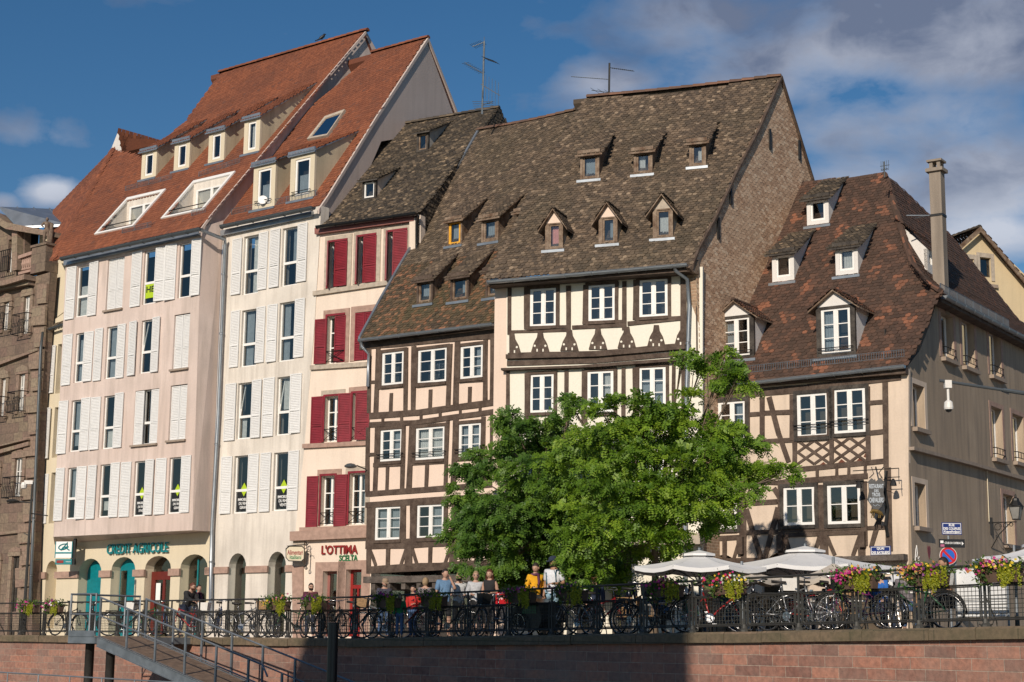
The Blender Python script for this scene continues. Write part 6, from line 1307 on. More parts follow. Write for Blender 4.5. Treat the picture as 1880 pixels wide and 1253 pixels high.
# ---------------------------------------------------------------- bicycle
def make_bike(frame_mat, basket=None, child=None):
    e = empty('bicycle', (0, 0, 0)); B, T = (0, .62), None
    W0, W1, R_ = Vector((-.52, 0, .34)), Vector((.52, 0, .34)), .33
    for Wc, nm in ((W0, 'rear_wheel'), (W1, 'front_wheel')):
        mb = MB(); ring = [Wc + Vector((R_ * math.cos(t), 0, R_ * math.sin(t))) for t in [2 * math.pi * k / 28 for k in range(28)]]
        mb.tube(ring, .017, 6, True); w = mb.build(nm, 'tyre', e, True, True); mb = MB(); mb.tube([Wc + (p - Wc) * .93 for p in ring], .009, 5, True); mb.build('rim', 'chrome', w, True, True)
        mb = MB()
        for k in range(14): mb.tube([Wc + Vector((0, .02 * (-1) ** k, 0)), Wc + (ring[k * 2] - Wc) * .93], .0022, 3)
        mb.tube([Wc - Vector((0, .045, 0)), Wc + Vector((0, .045, 0))], .022, 8); mb.build('spokes', 'chrome', w, False, True)
        mb = MB(); mb.tube([Wc + Vector((math.cos(t) * .37, 0, math.sin(t) * .37)) for t in [R(a) for a in (range(20, 190, 12) if nm == 'rear_wheel' else range(30, 165, 12))]], .016, 5); mb.build('mudguard', 'tyre', w, True, True)
    bb, st, hd, hl = Vector((-.06, 0, .29)), Vector((-.2, 0, .80)), Vector((.34, 0, .82)), Vector((.375, 0, .68)); mb = MB()
    for a, c, r in ((bb, st, .017), (bb, hl, .02), (Vector((-.16, 0, .66)), hd, .016), (W0 + Vector((0, .05, 0)), bb, .01), (W0 - Vector((0, .05, 0)), bb, .01), (W0 + Vector((0, .04, 0)), Vector((-.17, 0, .7)), .009), (W0 - Vector((0, .04, 0)), Vector((-.17, 0, .7)), .009), (hd + Vector((-.01, 0, .04)), hl, .022)): mb.tube([a, c], r, 6)
    mb.build('frame', frame_mat, e, True, True)
    mb = MB(); 
    for s in (-.05, .05): mb.tube([hl + Vector((0, s * .6, 0)), Vector((.44, s, .5)), W1 + Vector((0, s, 0))], .012, 5)
    mb.build('fork', frame_mat, e, True, True)
    mb = MB(); mb.tube([hd, hd + Vector((-.03, 0, .18)), hd + Vector((.03, 0, .2))], .014, 6); mb.tube([hd + Vector((-.14, -.29, .22)), hd + Vector((-.02, -.22, .23)), hd + Vector((.04, -.08, .2)), hd + Vector((.04, .08, .2)), hd + Vector((-.02, .22, .23)), hd + Vector((-.14, .29, .22))], .012, 6); h = mb.build('handlebar', 'chrome', e, True, True)
    mb = MB(); 
    for s in (-1, 1): mb.tube([hd + Vector((-.16, .29 * s, .22)), hd + Vector((-.05, .255 * s, .225))], .017, 6)
    mb.build('grips', 'tyre', h, True, True)
    mb = MB(); mb.tube([st, st + Vector((-.03, 0, .12))], .012, 6); mb.build('seat_post', 'chrome', e, True, True)
    mb = MB(); c = st + Vector((-.05, 0, .13)); mb.hexa([c + Vector(q) for q in ((-.13, -.09, 0), (.0, -.07, 0), (.15, -.02, .0), (.15, .02, 0), (.0, .07, 0), (-.13, .09, 0))], [c + Vector(q) for q in ((-.14, -.08, .06), (0, -.05, .045), (.14, -.015, .035), (.14, .015, .035), (0, .05, .045), (-.14, .08, .06))]); mb.build('saddle', 'saddle', e, True, True)
    mb = MB(); mb.lathe((0, 0, 0), [(.09, -.01), (.09, .0)], 16, Matrix.Translation(bb + Vector((0, -.05, 0))) @ Matrix.Rotation(R(90), 4, 'X')); mb.tube([bb + Vector((0, -.06, 0)), bb + Vector((.10, -.07, -.13))], .01, 5); mb.tube([bb + Vector((0, .06, 0)), bb + Vector((-.10, .07, .13))], .01, 5); mb.box(bb + Vector((.10, -.11, -.13)), .09, .06, .02); mb.box(bb + Vector((-.10, .11, .13)), .09, .06, .02); mb.build('crankset', 'chrome', e, False, True)
    mb = MB(); 
    for s in (-.05, .05): mb.tube([W0 + Vector((0, s, .05)), Vector((-.62, s, .74)), Vector((-.26, s, .74))], .008, 4)
    mb.box((-.46, 0, .745), .34, .12, .015); mb.build('luggage_rack', 'tyre', e, False, True)
    mb = MB(); mb.box((.47, 0, .76), .05, .06, .07); mb.build('headlamp', 'chrome', e, False, True)
    if basket:
        mb = MB(); q = [(-.17, -.13), (.17, -.13), (.17, .13), (-.17, .13)]; cx = .56 if basket != 'crate' else -.5; z0 = .78
        for a, c in zip(q, q[1:] + q[:1]): mb.hexa([Vector((cx + a[0] * .8, a[1] * .8, z0)), Vector((cx + c[0] * .8, c[1] * .8, z0)), Vector((cx + c[0], c[1], z0 + .24)), Vector((cx + a[0], a[1], z0 + .24))], [Vector((cx + a[0] * .74, a[1] * .74, z0)), Vector((cx + c[0] * .74, c[1] * .74, z0)), Vector((cx + c[0] * .93, c[1] * .93, z0 + .24)), Vector((cx + a[0] * .93, a[1] * .93, z0 + .24))])
        mb.box((cx, 0, z0 + .01), .26, .2, .015); mb.build('crate' if basket == 'crate' else 'basket', 'wicker' if basket == 'wicker' else ('offwhite_paint' if basket == 'crate' else 'tyre'), e, False, True)
    return e
plain('bike_black', (.015, .015, .017), .35, .2); plain('bike_silver', (.4, .41, .42), .35, .6); plain('bike_red', (.4, .02, .02), .35); plain('bike_green', (.03, .12, .05), .35); plain('bike_blue', (.03, .07, .18), .35); plain('bike_purple', (.20, .03, .14), .35)
protos = {}
BK = [(122, .5, 12, 'bike_black', None, 'black bicycle under the flower boxes left of the gangway'), (165, .7, -28, 'bike_black', None, 'black bicycle behind the gangway platform'), (262, .9, 20, 'bike_green', 'crate', 'green cargo-laden bicycle with a white crate behind the gangway'), (305, .7, -35, 'bike_blue', None, 'blue bicycle beside the leaning red-bearded man'),
      (345, 1.0, 30, 'bike_red', 'crate', 'red bicycle with a white crate in front of the couple'), (445, .8, 30, 'bike_silver', 'wicker', 'silver bicycle with a wicker basket by the person in beige'), (505, .8, -25, 'bike_black', None, 'black bicycle under the yellow and orange flowers'), (571, .45, -14, 'bike_black', None, 'black bicycle in front of the bearded man'),
      (655, .45, 8, 'bike_black', None, 'black bicycle leaning alone right of the mooring post'), (745, .6, 22, 'bike_red', None, 'red bicycle between the capped man and the grey-haired woman'), (795, .7, -30, 'bike_black', None, 'black bicycle under the few pink flowers'), (862, .45, -16, 'bike_black', 'black', 'black bicycle with a front basket before the blond woman'),
      (1000, .9, 25, 'bike_black', None, 'black bicycle behind the child trailer'), (1052, .5, 6, 'bike_silver', None, 'grey bicycle below the man in the navy cap'), (1160, .45, -12, 'bike_black', 'black', 'black bicycle with basket in front of the grey-haired man'), (1310, .6, 40, 'bike_red', None, 'red bicycle left of the red and white flowers'),
      (1385, .6, -45, 'bike_black', None, 'dark bicycle beside the person in light blue'), (1452, .5, 10, 'bike_silver', None, 'silver bicycle under the widest parasol'), (1520, .5, -30, 'bike_silver', 'black', 'silver bicycle with a black basket left of the magenta flowers'), (1580, .6, 35, 'bike_purple', None, 'purple bicycle under the magenta flowers'), (1645, .6, -40, 'bike_black', None, 'dark bicycle left of the seated man in black')]
for k, (px, back, turn, mt, bas, lab) in enumerate(BK):
    p, t, n = quay_at(px, back + .1); a = math.atan2(t.y, t.x) + R(turn) + (math.pi if k % 3 == 1 else 0); key = (mt, bas)
    if key not in protos: e = protos[key] = make_bike(mt, bas)
    else: e = copy_tree(protos[key])
    e.location = p; e.rotation_euler = (R(random.uniform(-7, 7)), 0, a); s = random.uniform(.97, 1.04); e.scale = (s, s, s); tag(e, lab, 'bicycle', 'bicycles parked along the quay railing')
more = [(232, .5, 50, 0), (398, .6, -40, 2), (470, 1.3, 10, 0), (540, 1.0, 30, 1), (620, 1.2, -20, 0), (700, 1.2, 35, 4), (825, 1.1, 40, 0), (912, .9, -30, 0), (1105, 1.0, 30, 3), (1195, 1.1, 35, 0), (1268, .6, -30, 1), (1415, 1.2, 25, 0), (1500, 1.2, 50, 3), (1690, 1.1, 20, 1)]
ML = ['dark green bicycle angled behind the gangway handrail', 'red bicycle beside the silver car', 'black bicycle right of the person in beige', 'dark bicycle behind the yellow and orange flowers', 'black bicycle just left of the mooring post', 'silver bicycle left of the man in the brown cap', 'black bicycle below the striped-shirt man', 'dark bicycle by the red board', 'blue bicycle near the person in navy coat', 'dark bicycle between the grey-haired man and the first white parasol', 'green bicycle right of the hot pink flowers', 'black bicycle right of the light blue jacket', 'blue bicycle under the small beige parasol', 'green bicycle left of the orange flowers']
ks = list(protos)
for k, (px, back, turn, ki) in enumerate(more):
    p, t, n = quay_at(px, back); e = copy_tree(protos[ks[ki % len(ks)]]); e.location = p; e.rotation_euler = (R(random.uniform(-8, 8)), 0, math.atan2(t.y, t.x) + R(turn) + math.pi * (k % 2)); s = random.uniform(.95, 1.03); e.scale = (s, s, s)
    tag(e, ML[k], 'bicycle', 'bicycles parked along the quay railing')
# child trailer
p, t, n = quay_at(966, .55); a = math.atan2(t.y, t.x); M_ = Matrix.Translation(p) @ Matrix.Rotation(a, 4, 'Z'); e = empty('bike_trailer', p, 'black and green child bike trailer under the deep purple flowers', 'bike trailer')
mb = MB(); q = [(-.2, .2), (.75, .15), (.85, .35), (.75, .75), (.35, .85), (-.15, .6)]; mb.hexa([M_ @ Vector((x, -.33, z)) for x, z in q], [M_ @ Vector((x, .33, z)) for x, z in q]); mb.build('cabin', 'black_plastic', e)
mb = MB(); mb.hexa([M_ @ Vector((x, -.345, z)) for x, z in ((.2, .5), (.7, .5), (.68, .72), (.4, .8))], [M_ @ Vector((x, -.34, z)) for x, z in ((.2, .5), (.7, .5), (.68, .72), (.4, .8))]); mb.build('side_panel', 'bike_green', e)
for s in (-.4, .4):
    ring = [M_ @ Vector((.15 + .25 * math.cos(t_), s, .26 + .25 * math.sin(t_))) for t_ in [2 * math.pi * k / 24 for k in range(24)]]; c = M_ @ Vector((.15, s, .26)); mb = MB(); mb.tube(ring, .017, 6, True); w = mb.build('wheel', 'tyre', e, True); mb = MB(); mb.tube([c + (r_ - c) * .92 for r_ in ring], .011, 5, True); 
    for k in range(10): mb.tube([c, ring[k * 2]], .003, 3)
    mb.build('rim', 'chrome', w)
mb = MB(); mb.tube([M_ @ Vector(q) for q in ((-.15, 0, .4), (-.5, -.1, .35), (-.9, -.15, .4))], .018, 6); mb.build('tow_bar', 'galv', e)
# ---------------------------------------------------------------- people
def skin_mesh(verts, edges, radii, sub=1, root=0):
    me = bpy.data.meshes.new('s'); me.from_pydata([tuple(v) for v in verts], edges, []); o = bpy.data.objects.new('s', me); COL.objects.link(o)
    m_ = o.modifiers.new('k', 'SKIN'); m_.use_smooth_shade = True
    for i, sv in enumerate(me.skin_vertices[0].data): r_ = radii[i]; sv.radius = r_ if isinstance(r_, tuple) else (r_, r_); sv.use_root = i == root
    s_ = o.modifiers.new('u', 'SUBSURF'); s_.levels = sub; s_.render_levels = sub
    dg = bpy.context.evaluated_depsgraph_get(); dg.update(); out = bpy.data.meshes.new_from_object(o.evaluated_get(dg)); bpy.data.objects.remove(o); bpy.data.meshes.remove(me)
    mb = MB(); mb.v = [tuple(v.co) for v in out.vertices]; mb.f = [tuple(p.vertices) for p in out.polygons]; mb.mi = [0] * len(mb.f); bpy.data.meshes.remove(out); return mb
def add(mb, other):
    b = len(mb.v); mb.v += other.v; mb.f += [tuple(i + b for i in f_) for f_ in other.f]; mb.mi += [0] * len(other.f)
def head_mb(c, M3, s=1.0):
    mb = MB(); nu, nv = 16, 12
    for j in range(nv + 1):
        ph = math.pi * j / nv
        for i in range(nu):
            th = 2 * math.pi * i / nu; x, y, z = math.sin(ph) * math.cos(th), math.sin(ph) * math.sin(th), math.cos(ph)
            w = .074 * (1 - .22 * max(0, -z) ** 1.5); d = .092; X, Y, Z = x * w, y * d, z * .118
            if z < -.2 and y < 0: Y *= 1.02
            if y < -.85 and -.25 < z < .25: Y -= .012 * (1 - abs(z) * 3)      # nose ridge
            if y < -.93 and -.22 < z < .0: Y -= .014
            mb.v.append(tuple(c + M3 @ (Vector((X, Y, Z)) * s)))
    for j in range(nv):
        for i in range(nu): k = (i + 1) % nu; mb.f.append((j * nu + i, (j + 1) * nu + i, (j + 1) * nu + k, j * nu + k)); mb.mi.append(0)
    for sx in (-1, 1):
        e = MB(); e.lathe((0, 0, 0), [(.0, -.008), (.02, -.006), (.024, .006), (.01, .01)], 8); M4 = M3.to_4x4(); T = Matrix.Translation(c + M3 @ Vector((sx * .076 * s, .005, -.005))) @ M4 @ Matrix.Rotation(R(90), 4, 'Y') @ Matrix.Scale(1.4, 4, (1, 0, 0)); e.v = [tuple(T @ Vector(v)) for v in e.v]; add(mb, e)
    return mb
def person(px, ytop, h, heading, label, top, bottom, hair='hair_dark', hstyle='short', skin='skin', arms=('down', 'down'), lean=0, stride=.08, sleeves='short', seated=False, back=None, hat=None, coat=False, pack=None, headturn=0, headtilt=0, depth=None, extra=None, shorts=False, beard=None, scarf=None, glasses=False, female=False):
    """stand a figure so that the top of its head meets the photo row ytop"""
    k = h / 1.75; Hs = h - (.42 * k if seated else 0)
    if depth is None:
        lo, hi = 24, 70
        for _ in range(30):
            md = (lo + hi) / 2; q = ray(px, 1170) * (md / F); g_ = gz(q.x, q.y); y = proj(Vector((q.x, q.y, g_ + Hs * math.cos(lean) + (0 if not lean else 0))))[1]
            if y < ytop: lo = md
            else: hi = md
        depth = md
    q = ray(px, 1170) * (depth / F); base = Vector((q.x, q.y, gz(q.x, q.y))); e = empty('person', base, label, 'person'); rz = Matrix.Rotation(R(heading), 3, 'Z')
    def T(v): return base + rz @ (Vector(v) * k)
    zp = .95 if not seated else .53
    def tors(v):    # bend forward about the pelvis (figure faces -Y)
        x, y, z = v; dz = z - .95; return (x, y * math.cos(lean) - dz * math.sin(lean), zp + dz * math.cos(lean) + y * math.sin(lean) * 0)
    sh = .175 if not female else .155
    V = [tors(v) for v in ((0, 0, .95), (0, -.005, 1.1), (0, 0, 1.28), (0, .01, 1.43), (0, .0, 1.50), (0, -.012, 1.56))]; Rd = [(.135, .10), (.12, .09) if not female else (.105, .085), (.14, .092) if not female else (.122, .088), (.095, .062), .052, .05]; E = [(0, 1), (1, 2), (2, 3), (3, 4), (4, 5)]
    hands = []; AR = {}
    for s, pose in zip((-1, 1), arms):
        S = (s * sh, .0, 1.42)
        P = {'down': [(s * (sh + .05), .02, 1.15), (s * (sh + .06), -.04, .90)], 'bent': [(s * (sh + .06), .05, 1.15), (s * .14, -.24, 1.14)], 'rail': [(s * (sh + .05), -.1, 1.2), (s * (sh), -.34, 1.12)], 'ear': [(s * (sh + .06), -.14, 1.24), (s * .10, -.10, 1.52)],
             'hip': [(s * (sh + .16), .04, 1.2), (s * .15, -.04, 1.05)], 'fwd': [(s * (sh + .03), -.17, 1.24), (s * .12, -.42, 1.14)], 'cross': [(s * (sh + .07), -.02, 1.17), (-s * .05, -.18, 1.18)], 'lap': [(s * (sh + .05), -.02, 1.16), (s * .10, -.26, 1.02)]}[pose]
        a = [tors(S)] + [tors(v) for v in P]; i0 = len(V); V += a; Rd += [.062, .045, .029]; E += [(3, i0), (i0, i0 + 1), (i0 + 1, i0 + 2)]
        w_, el = Vector(a[2]), Vector(a[1]); d = (w_ - el).normalized(); V.append(tuple(w_ + d * .05)); Rd.append((.034, .02)); E.append((i0 + 2, i0 + 3)); hands.append((w_ + d * .06, d, s)); AR[s] = a
    LG = {}
    for s in (-1, 1):
        st = stride * s
        if seated: L_ = [(s * .09, 0, zp - .02), (s * .12, -.42, zp + .02), (s * .12, -.44, .09), (s * .13, -.58, .03)]
        else: L_ = [(s * .085, 0, .92), (s * .095, -st * .6 - .02, .50), (s * .10, -st + .03, .09), (s * .12, -st - .12, .035)]
        i0 = len(V); V += L_; Rd += [.088, .058, .040, (.036, .028)]; E += [(0, i0), (i0, i0 + 1), (i0 + 1, i0 + 2), (i0 + 2, i0 + 3)]; LG[s] = L_
    body = skin_mesh([T(v) for v in V], E, [tuple(x * k for x in r_) if isinstance(r_, tuple) else r_ * k for r_ in Rd])
    hc = Vector(tors((0, -.02, 1.632))); M3 = rz @ Matrix.Rotation(R(headturn), 3, 'Z') @ Matrix.Rotation(R(headtilt), 3, 'X'); hw = T(hc); add(body, head_mb(hw, M3, k * 1.06))
    for c, d, s in hands:       # five separate curled fingers
        sd = Vector((0, 0, 1)).cross(d); sd = sd.normalized() if sd.length > .1 else Vector((1, 0, 0)); dn = Vector((0, -.4, -1)).normalized()
        for f_ in range(4):
            a = c + sd * (f_ - 1.5) * .017; L_ = (.065, .075, .07, .055)[f_]; g = MB(); g.tube([T(a), T(a + d * L_ * .55), T(a + d * L_ * .85 + dn * .02), T(a + d * L_ * .9 + dn * .04)], [.0085 * k, .008 * k, .0075 * k, .006 * k], 5); add(body, g)
        a = c - sd * s * .03 - d * .02; g = MB(); g.tube([T(a), T(a - sd * s * .022 + d * .03), T(a - sd * s * .02 + d * .055 + dn * .012)], [.011 * k, .0095 * k, .007 * k], 5); add(body, g)
    body.build('body', skin, e, smooth=True)
    # clothes
    tv = [V[0], V[1], V[2], V[3]]; low = tors((0, 0, .88)) if not coat else tors((0, .0, .62 if not seated else .9)); sv = [low] + tv; m_ = .03; sr = [(.145 + m_, .115 + m_) if not coat else (.17, .15), (.14 + m_, .105 + m_), (.118 + m_, .092 + m_), (.158 + m_, .122 + m_), (.15, .115)]
    if female: sr = [(a * .93, c * .95) for a, c in sr]
    se = [(0, 1), (1, 2), (2, 3), (3, 4)]
    for s in (-1, 1):
        a = AR[s]; i0 = len(sv); el = Vector(a[0]).lerp(Vector(a[1]), .85 if sleeves == 'short' else 1); sv += [a[0], tuple(el)]; sr += [.086, .068]; se += [(4, i0), (i0, i0 + 1)]
        if sleeves == 'long': sv.append(tuple(Vector(a[1]).lerp(Vector(a[2]), .92))); sr.append(.045); se.append((i0 + 1, i0 + 2))
        if sleeves == 'none': sv.pop(); sr.pop(); se.pop()
    skin_mesh([T(v) for v in sv], se, [tuple(x * k for x in r_) if isinstance(r_, tuple) else r_ * k for r_ in sr]).build('coat' if coat else 'shirt', top, e, smooth=True)
    bv = [(0, 0, zp)]; br = [(.142, .108)]; be = []
    for s in (-1, 1):
        L_ = LG[s]; i0 = len(bv); ank = Vector(L_[2]) + Vector((0, 0, .0)); kn = L_[1]
        if shorts: bv += [L_[0], tuple(Vector(L_[0]).lerp(Vector(kn), .95))]; br += [.10, .085]; be += [(0, i0), (i0, i0 + 1)]
        else: bv += [L_[0], kn, tuple(ank)]; br += [.10, .074, .058]; be += [(0, i0), (i0, i0 + 1), (i0 + 1, i0 + 2)]
    skin_mesh([T(v) for v in bv], be, [tuple(x * k for x in r_) if isinstance(r_, tuple) else r_ * k for r_ in br]).build('shorts' if shorts else 'trousers', bottom, e, smooth=True)
    for s in (-1, 1):
        a = Vector(LG[s][2]); t_ = Vector(LG[s][3]); g = skin_mesh([T(a + Vector((0, .04, -.045))), T(a.lerp(t_, .6) + Vector((0, 0, -.01))), T(t_ + Vector((0, -.05, .005)))], [(0, 1), (1, 2)], [.046 * k, .045 * k, .036 * k]); g.build('shoe', 'shoe', e, smooth=True)
    # hair, face
    if hstyle != 'bald':
        g = MB(); nu, nv = 16, 10; drop = {'short': .10, 'crop': .07, 'long': .12, 'bob': .11, 'tied': .1}[hstyle]
        for j in range(nv + 1):
            for i in range(nu):
                th = 2 * math.pi * i / nu; yy = math.sin(th); lim = math.pi * (.34 + .36 * max(0, yy) ** .7 + .2 * max(0, 1 - abs(yy) * 1.4) + (.16 if hstyle in ('long', 'bob') and yy > -.35 else 0)); ph = lim * j / nv; x, y, z = math.sin(ph) * math.cos(th), math.sin(ph) * yy, math.cos(ph); t_ = 1.10 + .03 * math.sin(i * 2.3) + (.10 if hstyle in ('long', 'bob') else 0)
                g.v.append(tuple(hw + M3 @ (Vector((x * .078 * t_, y * .098 * t_ + .008, z * .122 * 1.07)) * k)))
        for j in range(nv):
            for i in range(nu): kk = (i + 1) % nu; g.f.append((j * nu + i, (j + 1) * nu + i, (j + 1) * nu + kk, j * nu + kk)); g.mi.append(0)
        if hstyle == 'long':
            for i in range(9):
                th = math.pi * (.02 + .96 * i / 8); o = Vector((math.cos(th) * .085, math.sin(th) * .085, -.03)); t2 = MB(); t2.tube([hw + M3 @ (v * k) for v in (o, o + Vector((0, .02, -.14)), o * 1.05 + Vector((0, .0, -.27)))], [.034 * k, .036 * k, .014 * k], 6); add(g, t2)
        if hstyle == 'tied': t2 = MB(); t2.lathe((0, 0, 0), [(.01, -.045), (.04, -.02), (.045, .01), (.015, .045)], 8, Matrix.Translation(hw + M3 @ (Vector((0, .11, .03)) * k))); add(g, t2)
        g.build('hair', hair, e, smooth=True)
    g = MB()
    for s in (-1, 1): g.lathe((0, 0, 0), [(.0, -.005), (.0105, 0), (.0, .005)], 8, Matrix.Translation(hw + M3 @ (Vector((s * .031, -.095, .008)) * k)) @ M3.to_4x4() @ Matrix.Rotation(R(90), 4, 'X'))
    
    g.build('eyes', 'eye_dark', e); g = MB(); g.tube([hw + M3 @ (Vector((x, -.094 + abs(x) * .3, -.06)) * k) for x in (-.022, 0, .022)], .005 * k, 5); g.build('mouth', 'lip', e)
    if beard:
        g = MB()
        for i in range(7): th = -math.pi * (.08 + .84 * i / 6); o = Vector((math.cos(th) * .062, math.sin(th) * .078, -.06)); t2 = MB(); t2.tube([hw + M3 @ (v * k) for v in (o + Vector((0, 0, .015)), o * .97 + Vector((0, 0, -.03)), o * .75 + Vector((0, 0, -.062)))], [.016 * k, .021 * k, .012 * k], 6); add(g, t2)
        g.build('beard', beard, e, smooth=True)
    if glasses:
        g = MB()
        for s in (-1, 1): c = Vector((s * .03, -.098, .008)); g.box((0, 0, 0), .045, .006, .03, Matrix.Translation(hw + M3 @ (c * k)) @ M3.to_4x4())
        g.tube([hw + M3 @ (Vector(v) * k) for v in ((-.078, 0, .012), (-.05, -.09, .012), (.05, -.09, .012), (.078, 0, .012))], .003, 4); g.build('glasses', 'black_plastic', e)
    if hat:
        g = MB(); M4 = Matrix.Translation(hw) @ M3.to_4x4() @ Matrix.Scale(k, 4); g.lathe((0, 0, 0), [(.088, .03), (.093, .06), (.085, .10), (.05, .128), (.01, .134)], 14, M4 @ Matrix.Scale(1.12, 4, (0, 1, 0))); g.hexa([M4 @ Vector(v) for v in ((-.07, -.09, .04), (.07, -.09, .04), (.05, -.17, .03), (-.05, -.17, .03))], [M4 @ Vector(v) for v in ((-.07, -.09, .05), (.07, -.09, .05), (.05, -.17, .04), (-.05, -.17, .04))]); g.build('cap', hat, e, smooth=False)
    if scarf:
        g = MB(); n0 = Vector(tors((0, -.01, 1.47))); g.tube([T(n0 + Vector((math.cos(t_) * .085, math.sin(t_) * .08, .008 * math.sin(3 * t_)))) for t_ in [2 * math.pi * i / 12 for i in range(12)]], .032 * k, 7, True); g.tube([T(n0 + Vector((.02, -.09, 0))), T(n0 + Vector((.03, -.14, -.16))), T(n0 + Vector((.0, -.14, -.32)))], [.032 * k, .036 * k, .02 * k], 6); g.build('scarf', scarf, e, smooth=True)
    if pack:
        g = MB(); c0 = Vector((0, .2, 1.2)); q = [(-.15, -.06), (.15, -.06), (.13, .09), (-.13, .09)]
        L_ = [.92, 1.0, 1.2, 1.38, 1.44]; Sx = [.8, 1, 1.05, .9, .5]; rings = [[T(tors((a * s_, .17 + c * s_, z))) for a, c in q] for z, s_ in zip(L_, Sx)]
        for a, c in zip(rings, rings[1:]): g.hexa(a, c)
        for s in (-1, 1): g.tube([T(tors(v)) for v in ((s * .11, .12, 1.40), (s * .12, .0, 1.475), (s * .12, -.12, 1.38), (s * .13, -.10, 1.15), (s * .15, .1, 1.0))], .016 * k, 5)
        g.build('backpack', pack, e)
    return e, T, k
cloth('c_black', (.018, .018, .02)); cloth('c_navy', (.02, .03, .06)); cloth('c_jeans', (.06, .11, .22)); cloth('c_lightjeans', (.22, .34, .42)); cloth('c_white', (.62, .64, .68)); cloth('c_maroon', (.09, .02, .035)); cloth('c_beige', (.42, .33, .24)); cloth('c_grey', (.17, .15, .16)); cloth('c_stripe', (.12, .22, .36)); cloth('c_stripe2', (.5, .56, .6)); cloth('c_yellow', (.68, .34, .01)); cloth('c_blue', (.02, .12, .42)); cloth('c_ltblue', (.42, .47, .55)); cloth('c_red', (.45, .025, .02)); cloth('c_green', (.02, .2, .08)); cloth('c_scarf', (.10, .03, .07)); cloth('c_khaki', (.25, .2, .15)); cloth('c_ltgrey', (.45, .46, .48)); cloth('c_teal', (.03, .11, .16)); cloth('c_darkjacket', (.05, .05, .075)); cloth('c_tan', (.3, .22, .15))
person(338, 1076, 1.78, 55, 'man with red beard and dark glasses in black, leaning forward over a bicycle', 'c_black', 'c_navy', 'hair_red', 'tied', arms=('fwd', 'fwd'), lean=.42, sleeves='long', beard='hair_red', glasses=True, headtilt=12)
person(361, 1074, 1.68, 40, 'woman in dark top with a scarf holding a pale bag, beside the red-bearded man', 'c_black', 'c_ltgrey', 'hair_dark', 'tied', arms=('bent', 'bent'), sleeves='long', scarf='c_scarf', female=True)
person(452, 1082, 1.7, 165, 'person in a beige coat seen from behind left of the yellow flower box', 'c_beige', 'c_khaki', 'hair_red', 'short', arms=('bent', 'bent'), sleeves='long', coat=True)
person(568, 1071, 1.78, 15, 'bearded man with short dark hair and sunglasses in a maroon shirt', 'c_maroon', 'c_navy', 'hair_dark', 'crop', arms=('bent', 'down'), beard='hair_dark', glasses=True, headturn=10)
person(704, 1063, 1.76, 25, 'man in a brown flat cap and dark jacket with jeans, looking down', 'c_darkjacket', 'c_jeans', 'hair_grey', 'short', arms=('bent', 'down'), sleeves='long', hat='c_tan', beard='hair_grey', headtilt=20)
person(733, 1118, 1.05, 0, 'small child in a green top behind the railing mesh', 'c_green', 'c_jeans', 'hair_red', 'short', arms=('down', 'down'), sleeves='long', depth=40)
person(757, 1094, 1.35, -20, 'child in a red jacket behind the red bicycle', 'c_red', 'c_jeans', 'hair_dark', 'short', arms=('down', 'bent'), sleeves='long', depth=42)
person(779, 1061, 1.68, 160, 'woman with short grey-blond hair in a long grey coat, walking away', 'c_grey', 'c_black', 'hair_blond', 'bob', arms=('down', 'down'), sleeves='long', coat=True, stride=.2, female=True)
person(815, 1045, 1.8, 30, 'man in a blue and white striped shirt and shorts with a hand at his ear', 'c_stripe', 'c_black', 'hair_dark', 'short', arms=('down', 'ear'), shorts=True)
E_, T_, k_ = person(841, 1051, 1.76, 5, 'bald man in a pale grey shirt with crossed straps behind the strolling group', 'c_ltgrey', 'c_khaki', 'hair_dark', 'bald', arms=('bent', 'bent'), beard='hair_dark', pack='c_ltgrey')
person(872, 1049, 1.70, 10, 'blond woman in a white cardigan over a black top', 'c_ltgrey', 'c_black', 'hair_blond', 'tied', arms=('bent', 'bent'), sleeves='long', female=True, glasses=True, headturn=-10)
person(898, 1046, 1.72, -20, 'woman with long dark hair in a black sleeveless top', 'c_black', 'c_black', 'hair_red', 'long', arms=('down', 'bent'), sleeves='none', female=True)
person(982, 1034, 1.70, 25, 'woman in a bright yellow jacket and dark scarf looking down', 'c_yellow', 'c_black', 'hair_dark', 'tied', arms=('bent', 'bent'), sleeves='long', female=True, scarf='c_scarf', headturn=-50, headtilt=14)
person(1016, 1022, 1.82, -35, 'man in a navy cap and white T-shirt with a blue backpack and light jeans', 'c_white', 'c_lightjeans', 'hair_dark', 'short', 'skin_tan', arms=('down', 'bent'), hat='c_navy', pack='c_teal', headturn=-15, beard='hair_dark', headtilt=12)
person(1092, 1053, 1.70, 170, 'person with auburn hair in a dark navy coat, half hidden under the tree', 'c_navy', 'c_black', 'hair_red', 'bob', arms=('down', 'down'), sleeves='long', coat=True)
person(1151, 1048, 1.78, 165, 'grey-haired man in a dark jacket and backpack seen from behind', 'c_navy', 'c_black', 'hair_grey', 'short', arms=('down', 'down'), sleeves='long', pack='c_darkjacket')
person(1133, 1090, 1.5, 150, 'person in a pale blue shirt left of the grey-haired man', 'c_ltblue', 'c_jeans', 'hair_dark', 'short', arms=('bent', 'bent'), sleeves='long')
person(1285, 1066, 1.76, -80, 'man in a white shirt standing beside the hot pink flowers', 'c_ltgrey', 'c_black', 'hair_grey', 'crop', arms=('bent', 'down'), sleeves='long')
person(1404, 1086, 1.66, 70, 'dark-haired person in a light blue hooded jacket', 'c_ltblue', 'c_navy', 'hair_dark', 'short', arms=('bent', 'down'), sleeves='long')
person(1218, 1117, 1.70, 190, 'seated person in a blue shirt at a small terrace table', 'c_blue', 'c_black', 'hair_dark', 'short', arms=('lap', 'lap'), seated=True, depth=38)
